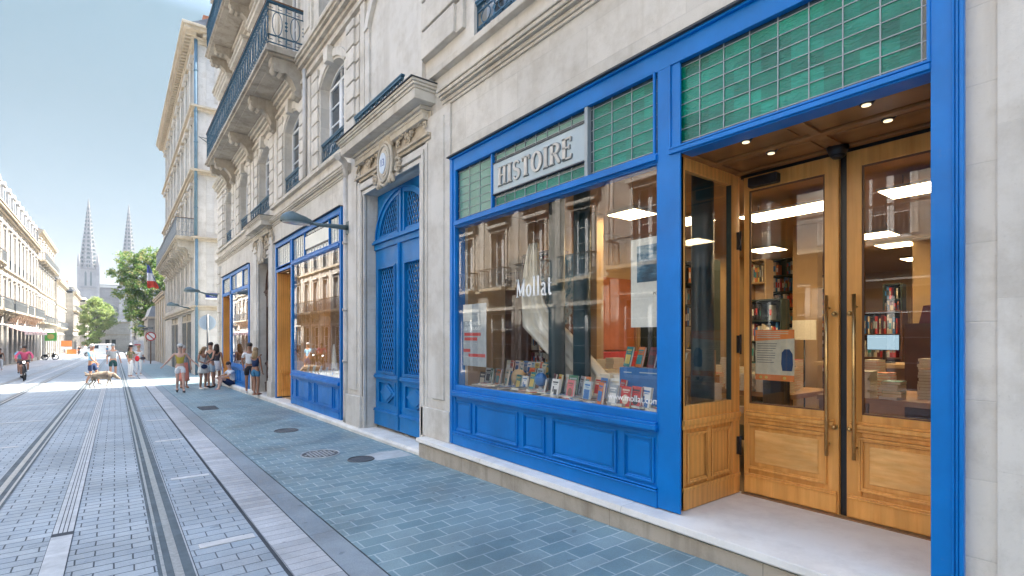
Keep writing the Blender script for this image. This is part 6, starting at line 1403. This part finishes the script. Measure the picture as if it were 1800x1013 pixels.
# parked white van
v = thing('white_van', (-2.0, 104, gz(104)), 'white van parked across the far end of the street', 'van')
z = gz(104); b = MB(); b.prism([(-4.3, z+.3), (-4.3, z+1.1), (-3.6, z+1.25), (-3.1, z+1.9), (-.2, z+1.95), (-.05, z+1.6), (-.05, z+.3)], 103.2, 105, 'paq'); b.build('body', 'white_paint', v, bevel=.05)
MB().prism([(-3.5, z+1.25), (-3.1, z+1.75), (-2.1, z+1.75), (-2.1, z+1.25)], 103.15, 103.22, 'paq').build('side_window', 'window_glass', v)
for x in (-3.5, -.85):
    w_ = MB().tube([(x, 103.1, z+.33), (x, 103.35, z+.33)], .33, 16).build('wheel', 'rubber', v); MB().tube([(x, 103.07, z+.33), (x, 103.12, z+.33)], .18, 12).build('rim', 'rail_steel', w_)

def bicycle(x, y, ang, lab, col='black_plastic', motor=False):
    z = gz(y); t = thing('motor_scooter' if motor else 'bicycle', (x, y, z), lab, 'scooter' if motor else 'bicycle'); t.rotation_euler = (0, 0, ang)
    def bb(b, n, m): o = bpy.data.objects.new(n, b.mesh(n, m)); C.objects.link(o); o.parent = t; return o
    # local: rides towards -y
    for q in (-.54, .54):
        b = MB().ring((0, q, .345), (0, .33, 0), (0, 0, .33), 1, .06 if motor else .028, 24, 6); wh = bb(b, 'wheel', 'rubber')
        b = MB()
        for k in range(9): a = k*pi/9; b.tube([(0, q+.31*cos(a), .345+.31*sin(a)), (0, q-.31*cos(a), .345-.31*sin(a))], .003, 3, False)
        b.tube([(-.05, q, .345), (.05, q, .345)], .03, 8); s = bpy.data.objects.new('spokes', b.mesh('spokes', 'rail_steel')); C.objects.link(s); s.parent = wh
    b = MB(); b.tube([(0, -.54, .345), (0, -.42, .80), (0, -.38, .98)], .022, 8).tube([(0, -.41, .82), (0, .05, .40), (0, .18, .85)], .02, 8).tube([(0, .05, .40), (0, .54, .345), (0, .16, .80)], .014, 6).tube([(0, -.4, .86), (0, .17, .78)], .018, 8)
    if motor: b.prism([(-.5, .3), (-.45, .95), (-.3, .9), (-.15, .4), (.2, .35), (.3, .75), (.65, .7), (.6, .35)], -.16, .16)
    bb(b, 'frame', col)
    b = MB().tube([(-.30, -.30, 1.02), (-.18, -.38, 1.02), (.18, -.38, 1.02), (.30, -.30, 1.02)], .014, 6); hb = bb(b, 'handlebar', 'black_plastic')
    s = bpy.data.objects.new('headlight', MB().ball((0, -.46, .93), .05, .03, .05, 10, 6).mesh('headlight', 'headlight_lit')); C.objects.link(s); s.parent = hb
    bb(MB().ball((0, .18, .90), .09, .15, .04, 10, 6), 'saddle', 'black_plastic')
    b = MB().tube([(-.12, .0, .30), (-.04, .0, .40), (.04, .05, .40), (.12, .05, .50)], .012, 6); b.box(-.17, -.08, -.04, .04, .285, .305); b.box(.08, .17, .01, .09, .49, .51); bb(b, 'pedals', 'rail_steel')
    return t
# ------------------------------------------------------------ people
def skin_mesh(verts, edges, name, mat, sub=2):
    me = bpy.data.meshes.new('tmp'); me.from_pydata([v[:3] for v in verts], edges, []); o = bpy.data.objects.new('tmp', me); C.objects.link(o)
    md = o.modifiers.new('s', 'SKIN'); md.use_smooth_shade = True
    for i, v in enumerate(verts):
        sv = me.skin_vertices[0].data[i]; r = v[3]; sv.radius = (r, v[4] if len(v) > 4 else r); sv.use_root = (i == 0)
    s2 = o.modifiers.new('u', 'SUBSURF'); s2.levels = sub; s2.render_levels = sub
    bpy.context.view_layer.update()
    nm = bpy.data.meshes.new_from_object(o.evaluated_get(bpy.context.evaluated_depsgraph_get())); bpy.data.objects.remove(o)
    nm.materials.clear(); nm.materials.append(M[mat]); nm.name = name
    nm.polygons.foreach_set('use_smooth', [True]*len(nm.polygons)); return nm
def join_mesh(a, b):
    bm = bmesh.new(); bm.from_mesh(a); bm.from_mesh(b); bm.to_mesh(a); bm.free(); a.polygons.foreach_set('use_smooth', [True]*len(a.polygons)); return a
BASE = dict(pel=(0, 0, .96), wst=(0, .0, 1.10), chs=(0, .0, 1.30), nck=(0, .0, 1.46), hd0=(0, -.01, 1.55), hd=(0, -.015, 1.64),
            shL=(.17, 0, 1.41), elL=(.23, .02, 1.13), wrL=(.24, -.05, .89), shR=(-.17, 0, 1.41), elR=(-.23, .02, 1.13), wrR=(-.24, -.05, .89),
            hpL=(.09, 0, .91), knL=(.10, -.02, .50), anL=(.10, .02, .09), toL=(.11, -.14, .035), hpR=(-.09, 0, .91), knR=(-.10, -.02, .50), anR=(-.10, .02, .09), toR=(-.11, -.14, .035))
def person(x, y, ang, H, lab, pose={}, skin='skin', hair='hair_dark', longhair=False, top='white', topc='cloth_a', sleeves=.5, bottom='shorts', botc='cloth_b', shoes='cover_white', shades=False, hat=None, z=None, fem=False, extra=None, grp=None):
    """figure faces local -y"""
    z = gz(y) if z is None else z
    J = {k: Vector(v) for k, v in BASE.items()}; J.update({k: Vector(v) for k, v in pose.items()})
    t = thing('person', (x, y, z), lab, 'person', grp); t.rotation_euler = (0, 0, ang); s = H/1.76; t.scale = (s, s, s)
    def add(me, name, par=t):
        o = bpy.data.objects.new(name, me); C.objects.link(o); o.parent = par; return o
    sw = .93 if fem else 1.
    V = []; E_ = []; idx = {}
    def v(n, p, r, r2=None): idx[n] = len(V); V.append((*p, r, r2 or r)); return idx[n]
    v('pel', J['pel'], .115, .095); v('wst', J['wst'], .100*sw, .085); v('chs', J['chs'], .125*sw, .098); v('nck', J['nck'], .052); v('hd0', J['hd0'], .062, .07); v('hd', J['hd'], .078, .092)
    v('top', J['hd']+(J['hd']-J['hd0']).normalized()*.075, .058, .065)
    E_ += [(0, 1), (1, 2), (2, 3), (3, 4), (4, 5), (5, 6)]
    for S in 'LR':
        a = v('sh'+S, J['sh'+S], .052*sw); e = v('el'+S, J['el'+S], .037*sw); w_ = v('wr'+S, J['wr'+S], .025)
        d = (J['wr'+S]-J['el'+S]).normalized(); h = v('ha'+S, J['wr'+S]+d*.075, .032, .016)
        E_ += [(idx['chs'], a), (a, e), (e, w_), (w_, h)]
        hp = v('hp'+S, J['hp'+S], .088); kn = v('kn'+S, J['kn'+S], .053); mid = v('cf'+S, J['kn'+S].lerp(J['an'+S], .35), .054); an = v('an'+S, J['an'+S], .036); to = v('to'+S, J['to'+S], .034, .024)
        E_ += [(0, hp), (hp, kn), (kn, mid), (mid, an), (an, to)]
    body = skin_mesh(V, E_, 'body', skin, 1)
    b = MB(); b.smooth = True
    for S in 'LR':
        d = (J['wr'+S]-J['el'+S]).normalized(); sd_ = d.cross(Vector((0, 1, .2))).normalized(); base = J['wr'+S]+d*.085; cur = Vector((0, -1, 0))-d*Vector((0, -1, 0)).dot(d)
        for k in range(4):
            p0 = base+sd_*(.012*(k-1.5)*1.3); L = (.062, .07, .066, .052)[k]
            b.tube([p0, p0+d*L*.5+cur*.006, p0+d*L*.85+cur*.022, p0+d*L+cur*.034], [.0085, .008, .007, .005], 5)
        p0 = J['wr'+S]+d*.03+sd_*.022; b.tube([p0, p0+d*.03+sd_*.014, p0+d*.055+sd_*.014+cur*.01], [.010, .009, .006], 5)
    hc = J['hd']; up = (J['hd']-J['hd0']).normalized()
    fd = Vector(pose.get('face', (0, -1, 0))).normalized(); sdv = up.cross(fd).normalized()
    nz = hc-up*.012+fd*.085; b.ball(tuple(nz), .012, .016, .018, 6, 5)
    for q in (-1, 1):
        e = hc-up*.0+sdv*q*.076; b.ball(tuple(e), .012, .02, .03, 6, 5)
    jm = hc-up*.075+fd*.045; b.ball(tuple(jm), .042, .04, .03, 8, 6)
    body = join_mesh(body, b.mesh('x', skin)); bo = add(body, 'body')
    b = MB()
    for q in (-1, 1): e = hc+up*.012+fd*.082+sdv*q*.030; b.ball(tuple(e), .018 if shades else .010, .010, .014 if shades else .008, 8, 5)
    if shades: b.tube([tuple(hc+up*.015+fd*.02-sdv*.078), tuple(hc+up*.018+fd*.084-sdv*.04), tuple(hc+up*.018+fd*.088), tuple(hc+up*.018+fd*.084+sdv*.04), tuple(hc+up*.015+fd*.02+sdv*.078)], .006, 4)
    add(b.mesh('eyes', 'black_plastic'), 'sunglasses' if shades else 'eyes', bo)
    if not shades: m_ = hc-up*.055+fd*.078; add(MB().ball(tuple(m_), .020, .006, .006, 8, 4).mesh('m', 'cover_pink'), 'mouth', bo)
    b = MB(); b.smooth = True
    back = -fd; rr = random.Random(int(x*100))
    for k in range(26 if longhair else 18):
        f = k/(26 if longhair else 18); a = rr.uniform(-1.9, 1.9); p = hc+up*.045+(back*cos(a)+sdv*sin(a))*.035+up*rr.uniform(-.03, .035); b.ball(tuple(p), .055, .06, .05, 8, 6)
    b.ball(tuple(hc+up*.05+back*.012), .088, .098, .078, 14, 9)
    if longhair:
        for a in (-1.25, -.8, -.4, 0, .4, .8, 1.25):
            d0 = (back*cos(a)+sdv*sin(a)); p = hc+d0*.065
            b.tube([tuple(p+up*.02), tuple(p+d0*.022-up*.09), tuple(p+d0*.04-up*.2), tuple(p+d0*.03-up*.30)], [.034, .036, .03, .012], 7)
    add(b.mesh('hair', hair), 'hair', bo)
    if hat:
        b = MB(); b.smooth = True; b.ball(tuple(hc+up*.07), .10, .11, .07, 14, 8)
        if hat[1]: b.tube([tuple(hc+up*.055), tuple(hc+up*.065)], .17, 18)
        add(b.mesh('hat', hat[0]), 'hat')
    # clothes
    V = []; E_ = []
    def w2(p, r, r2=None): V.append((*p, r, r2 or r)); return len(V)-1
    hem = J['pel'].lerp(J['wst'], .15 if top == 'shirt' else .35)
    a0 = w2(hem, .138, .118); a1 = w2(J['wst'], .124*sw, .105); a2 = w2(J['chs'], .146*sw, .116); a3 = w2(J['chs'].lerp(J['nck'], .55), .075, .065); E_ += [(a0, a1), (a1, a2), (a2, a3)]
    for S in 'LR':
        p = w2(J['sh'+S], .068*sw if sleeves else .045); E_.append((a2, p))
        if sleeves: q = w2(J['sh'+S].lerp(J['el'+S], min(1, sleeves)), .056 if sleeves <= 1 else .05); E_.append((p, q))
        if sleeves > 1: q2 = w2(J['el'+S].lerp(J['wr'+S], .85), .040); E_.append((q, q2))
    add(skin_mesh(V, E_, 'shirt', topc, 1), 'shirt')
    V = []; E_ = []
    if bottom in ('shorts', 'trousers', 'short_shorts'):
        c0 = w2(J['pel'].lerp(J['wst'], .45), .122, .104); c1 = w2(J['pel'], .138, .118); E_.append((c0, c1)); f = {'shorts': .80, 'short_shorts': .62, 'trousers': 1.}[bottom]
        for S in 'LR':
            h = w2(J['hp'+S], .106); k = w2(J['hp'+S].lerp(J['kn'+S], f), .088 if bottom != 'trousers' else .070); E_ += [(c1, h), (h, k)]
            if bottom == 'trousers': a = w2(J['kn'+S].lerp(J['an'+S], .93), .062); E_.append((k, a))
        add(skin_mesh(V, E_, bottom, botc, 1), 'trousers' if bottom == 'trousers' else 'shorts')
    else:
        b = MB(); b.smooth = True; N = 20; L = {'skirt': .30, 'dress': .42, 'long_skirt': .66}[bottom]; rows = []
        for j in range(6):
            g = j/5; c = J['pel']+Vector((0, 0, .10-(L+.10)*g)); r = .128+.075*g
            rows.append([b.pt((c.x+r*1.08*cos(2*pi*k/N)*(1+.05*g*sin(k*2.9)), c.y+r*.92*sin(2*pi*k/N)*(1+.05*g*cos(k*3.7)), c.z)) for k in range(N)])
        for A, B_ in zip(rows, rows[1:]):
            for k in range(N): b.face((A[k], A[(k+1) % N], B_[(k+1) % N], B_[k]))
        b.face(rows[0]); me = b.mesh('skirt', botc); o = add(me, 'skirt'); md = o.modifiers.new('s', 'SOLIDIFY'); md.thickness = .01
    for S in 'LR':
        b = MB(); b.smooth = True; a, tt = J['an'+S], J['to'+S]; d = (tt-a); d.z = 0; d = d.normalized(); c = a.lerp(tt, .45); c.z = min(a.z, tt.z)-.0
        pts = [a-d*.055+Vector((0, 0, -.045)), a+Vector((0, 0, -.04)), a.lerp(tt, .6)+Vector((0, 0, -.012)), tt+d*.055+Vector((0, 0, -.006))]
        b.tube([tuple(p) for p in pts], [.034, .046, .046, .026], 8, True, .85); add(b.mesh('shoe', shoes), 'shoe')
    if extra:
        for nm, mb, mt in extra: add(mb.mesh(nm, mt), nm)
    return t
for n_, c_ in dict(c_white=(.80, .80, .80), c_mustard=(.50, .38, .06), c_black=(.015, .015, .02), c_navy=(.012, .03, .09), c_denim=(.05, .20, .36), c_lightdenim=(.38, .48, .56), c_grey=(.36, .38, .40), c_lightblue=(.22, .45, .62), c_olive=(.16, .15, .08), c_pink=(.62, .10, .20), c_coral=(.75, .25, .18), c_red=(.62, .02, .03), c_darkgrey=(.07, .06, .07), c_offwhite=(.66, .65, .60), c_green=(.01, .06, .06)).items(): cloth(n_, c_)
def pouch(x, y, z, m, strap=None):
    b = MB().ball((x, y, z), .14, .06, .09, 12, 8); out = [('handbag', b, m)]
    if strap: out.append(('bag_strap', MB().tube(strap, .012, 5), m))
    return out
LZ = -.045-.011*(22-6.7)
WALK = dict(knL=(.09, -.16, .52), anL=(.09, -.22, .10), toL=(.10, -.38, .05), knR=(-.08, .0, .50), anR=(-.08, .16, .13), toR=(-.09, .03, .035))
# woman walking towards the camera with arms spread
person(1.80, 21.5, 0, 1.70, 'woman in mustard top and white shorts walking with both arms spread', dict(WALK, elL=(.32, .03, 1.20), wrL=(.50, -.03, 1.02), elR=(-.32, .03, 1.20), wrR=(-.50, -.03, 1.0)), 'skin_pale', 'hair_white', False, 'tank', 'c_mustard', 0, 'short_shorts', 'c_white', 'cover_dark', True, ('plaster_white', False), fem=True)
person(2.10, 23.6, .2, 1.64, 'woman in coral skirt mostly hidden behind the mustard top woman', {}, 'skin', 'hair_grey', False, 'shirt', 'c_grey', .6, 'long_skirt', 'c_coral', 'cover_brown', fem=True)
person(2.60, 22.4, .5, 1.62, 'blond woman in pale top and skirt with a navy shoulder bag', dict(elL=(.22, -.10, 1.15), wrL=(.05, -.25, 1.10), elR=(-.24, -.06, 1.15), wrR=(-.08, -.26, 1.06), hd=(.0, -.05, 1.62), face=(.2, -1, -.35)), 'skin_tan', 'hair_blond', True, 'tank', 'c_offwhite', 0, 'skirt', 'c_offwhite', 'cover_white', fem=True, extra=pouch(-.08, -.19, .93, 'c_navy', [(-.1, -.17, 1.0), (.0, -.14, 1.25), (.14, -.05, 1.44), (.1, .1, 1.3)]))
person(2.93, 23.0, -.9, 1.76, 'boy in sleeveless black top and pale shorts looking down to his side', dict(elL=(.20, -.12, 1.14), wrL=(.12, -.30, 1.02), face=(.3, -1, -.3)), 'skin', 'hair_dark', False, 'tank', 'c_green', 0, 'shorts', 'c_lightdenim', 'cover_dark')
person(3.22, 23.7, 2.6, 1.70, 'dark haired woman in black tank top and white skirt seen from behind', {}, 'skin_tan', 'hair_dark', True, 'tank', 'c_darkgrey', 0, 'skirt', 'c_white', 'cover_brown', fem=True)
SIT = dict(pel=(0, .05, .20), wst=(0, .06, .36), chs=(0, .0, .57), nck=(0, -.06, .74), hd0=(0, -.09, .82), hd=(0, -.11, .91), shL=(.17, -.02, .68), shR=(-.17, -.02, .68), elL=(.22, -.22, .50), wrL=(.16, -.46, .44), elR=(-.22, -.22, .50), wrR=(-.10, -.48, .44),
           hpL=(.10, .0, .19), hpR=(-.10, .0, .19), knL=(.13, -.40, .42), knR=(-.13, -.38, .40), anL=(.12, -.52, .02), anR=(-.12, -.42, .02), toL=(.13, -.68, -.03), toR=(-.13, -.58, -.03))
person(3.50, 22.1, radians(-75), 1.74, 'dark haired young man in white T-shirt sitting on the stone ledge', SIT, 'skin_pale', 'hair_dark', False, 'shirt', 'c_white', .7, 'shorts', 'c_navy', 'cover_pink', z=LZ-.15)
person(3.40, 18.2, -.15, 1.60, 'tall man in white T-shirt, black shorts and sunglasses standing on the ledge', dict(face=(-.5, -1, -.1), elR=(-.24, .08, 1.15), wrR=(-.20, .12, .92)), 'skin_tan', 'hair_dark', False, 'shirt', 'c_white', .75, 'shorts', 'c_black', 'cover_white', True, z=LZ+.02)
person(3.38, 17.25, 2.3, 1.46, 'long haired woman in blue top and denim shorts leaning beside the tall man', dict(knL=(.05, -.03, .5), anL=(.02, .04, .09), toL=(.0, -.12, .03), elL=(.20, -.16, 1.20), wrL=(.06, -.24, 1.38)), 'skin_tan', 'hair_blond', True, 'tank', 'c_navy', 0, 'short_shorts', 'c_denim', 'skin_tan', z=LZ+.03, fem=True)
# group on the tracks
person(-.80, 28.2, radians(60), 1.76, 'grey haired man in light blue shirt walking away behind the dog', dict(WALK, elR=(-.22, -.12, 1.15), wrR=(-.18, -.28, .98)), 'skin_tan', 'hair_grey', False, 'shirt', 'c_lightblue', .8, 'shorts', 'c_navy', 'cover_grey')
person(-.10, 33.5, .1, 1.78, 'stocky man in grey T-shirt and dark shorts standing between the rails', dict(elL=(.26, .05, 1.15), wrL=(.30, -.02, .92)), 'skin', 'hair_grey', False, 'shirt', 'c_grey', .8, 'shorts', 'c_green', 'cover_white', hat=('c_grey', False))
person(.62, 33.8, radians(60), 1.72, 'woman in olive top and white trousers with a black cap, turned away', dict(elL=(.24, -.14, 1.2), wrL=(.1, -.28, 1.25)), 'skin', 'hair_dark', True, 'shirt', 'c_olive', .8, 'trousers', 'c_white', 'cover_white', hat=('c_black', True), fem=True, extra=[('red_bag', MB().ball((.22, -.22, 1.02), .15, .09, .16, 12, 8), 'c_red')])
person(1.05, 36.5, .2, 1.70, 'person in white shirt with a grey shoulder bag behind the olive top woman', {}, 'skin', 'hair_blond', False, 'shirt', 'c_white', .8, 'trousers', 'c_white', 'cover_white', extra=pouch(.2, -.05, 1.0, 'c_darkgrey'))
person(-6.6, 52, .2, 1.62, 'woman in black top and white trousers on the left pavement', {}, 'skin_tan', 'hair_dark', False, 'tank', 'c_black', 0, 'trousers', 'c_white', 'cover_white', fem=True)
RIDE = dict(pel=(0, .16, .98), wst=(0, .08, 1.12), chs=(0, -.02, 1.30), nck=(0, -.08, 1.45), hd0=(0, -.12, 1.53), hd=(0, -.14, 1.62), shL=(.18, -.05, 1.41), shR=(-.18, -.05, 1.41), elL=(.30, -.16, 1.22), elR=(-.30, -.16, 1.22), wrL=(.28, -.30, 1.06), wrR=(-.28, -.30, 1.06),
            hpL=(.09, .12, .95), hpR=(-.09, .12, .95), knL=(.13, -.22, .86), anL=(.12, .0, .53), toL=(.12, -.12, .50), knR=(-.13, -.16, .70), anR=(-.12, -.02, .33), toR=(-.12, -.16, .30))
bicycle(-3.57, 35.0, .05, 'black bicycle with a lit headlight ridden towards the camera')
person(-3.57, 35.0, .05, 1.76, 'cyclist in pink and white jacket riding towards the camera', RIDE, 'skin_tan', 'hair_dark', False, 'shirt', 'c_pink', 1.3, 'shorts', 'c_black', 'cover_white')
bicycle(-4.05, 38.5, .15, 'second bicycle half hidden behind the front cyclist')
person(-4.05, 38.5, .15, 1.74, 'cyclist in light blue shirt riding behind the pink jacket rider', RIDE, 'skin', 'hair_grey', False, 'shirt', 'c_lightblue', .9, 'shorts', 'c_darkgrey', 'cover_dark')
bicycle(-6.9, 92, 1.4, 'dark motor scooter parked by the left row', motor=True)
bicycle(-5.0, 112, 1.4, 'bicycle parked at the far left kerb')
for k, (x, y, lab, c1, c2) in enumerate(((-4.6, 108, 'distant person in dark clothes near the orange barrier', 'c_black', 'c_darkgrey'), (-4.2, 118, 'distant person in pale clothes beyond the orange barrier', 'c_white', 'c_grey'), (-1.0, 100, 'distant person in blue before the white van', 'c_denim', 'c_navy'))):
    person(x, y, .5*k, 1.7, lab, {}, 'skin', 'hair_dark', False, 'shirt', c1, .8, 'trousers', c2, 'cover_dark')
# dog
def dog(x, y, ang, s):
    z = gz(y); t = thing('dog', (x, y, z), 'shaggy tan and grey dog in a dark harness crossing the tracks head down', 'dog'); t.rotation_euler = (0, 0, ang); t.scale = (s*.62, s*.9, s*.98)
    V = [(0, .0, .54, .16, .19), (.28, 0, .55, .17, .21), (.48, 0, .58, .14, .18), (-.28, 0, .54, .145, .16), (-.46, 0, .56, .13, .15), (.66, 0, .56, .10, .12), (.84, 0, .46, .085, .09), (.98, 0, .38, .052, .05), (1.08, 0, .35, .036, .034), (-.60, 0, .58, .045), (-.78, 0, .62, .04), (-.92, 0, .70, .03)]
    E_ = [(0, 1), (1, 2), (0, 3), (3, 4), (2, 5), (5, 6), (6, 7), (7, 8), (4, 9), (9, 10), (10, 11)]
    def leg(root, pts):
        p = root
        for q in pts: V.append(q); E_.append((p, len(V)-1)); p = len(V)-1
    leg(2, [(.44, .09, .44, .075), (.52, .10, .26, .038), (.60, .10, .06, .03), (.68, .10, .03, .03)])
    leg(2, [(.42, -.09, .42, .075), (.36, -.10, .24, .038), (.28, -.10, .09, .028), (.34, -.10, .03, .03)])
    leg(4, [(-.42, .09, .44, .085), (-.30, .10, .30, .05), (-.44, .10, .17, .03), (-.40, .10, .04, .028), (-.33, .10, .03, .028)])
    leg(4, [(-.50, -.09, .44, .085), (-.46, -.10, .28, .05), (-.64, -.10, .16, .03), (-.64, -.10, .04, .028), (-.56, -.10, .03, .028)])
    bm_ = skin_mesh(V, E_, 'body', 'dog_fur', 2)
    b = MB(); b.smooth = True; rr = random.Random(4)
    for q in (-1, 1): b.ball((.82, q*.085, .47), .045, .02, .075, 8, 6)
    for k in range(50):
        u = rr.uniform(-.9, .55); b.ball((u, rr.uniform(-.1, .1), .44+rr.uniform(-.03, .05) if u > -.5 else .58), .05, .05, .045, 6, 5)
    bm_ = join_mesh(bm_, b.mesh('x', 'dog_fur')); o = bpy.data.objects.new('body', bm_); C.objects.link(o); o.parent = t
    def add(b, n, m): o = bpy.data.objects.new(n, b.mesh(n, m)); C.objects.link(o); o.parent = t
    add(MB().ball((1.105, 0, .36), .022, .02, .018, 8, 6), 'nose', 'black_plastic'); add(MB().ball((.93, .05, .46), .010).ball((.93, -.05, .46), .010), 'eyes', 'black_plastic')
    add(MB().ring((.34, 0, .57), (0, .175, 0), (0, 0, .19), 1, .016, 20, 6).ring((.62, 0, .52), (0, .12, .0), (.06, 0, .12), 1, .02, 16, 6), 'harness', 'c_darkgrey')
dog(-.45, 26.4, 0, .92)

# ------------------------------------------------------------ air
HAZE = .0006
if HAZE:
    o = MB().box(-399, 399, -59, 899, gz(90)-1.2, 72).build('haze', 'plaster_white'); tag(o, 'thin pale haze filling the street', None, kind='stuff')
    t = NT('haze_air'); pv = t.n('ShaderNodeVolumePrincipled'); pv.inputs['Color'].default_value = (.86, .92, 1, 1); pv.inputs['Density'].default_value = HAZE; pv.inputs['Anisotropy'].default_value = .3
    t.l(pv.outputs[0], t.out.inputs['Volume']); o.data.materials.clear(); o.data.materials.append(M['haze_air'])
    sc.cycles.volume_bounces = 0; sc.cycles.volume_step_rate = 10; sc.cycles.volume_max_steps = 32
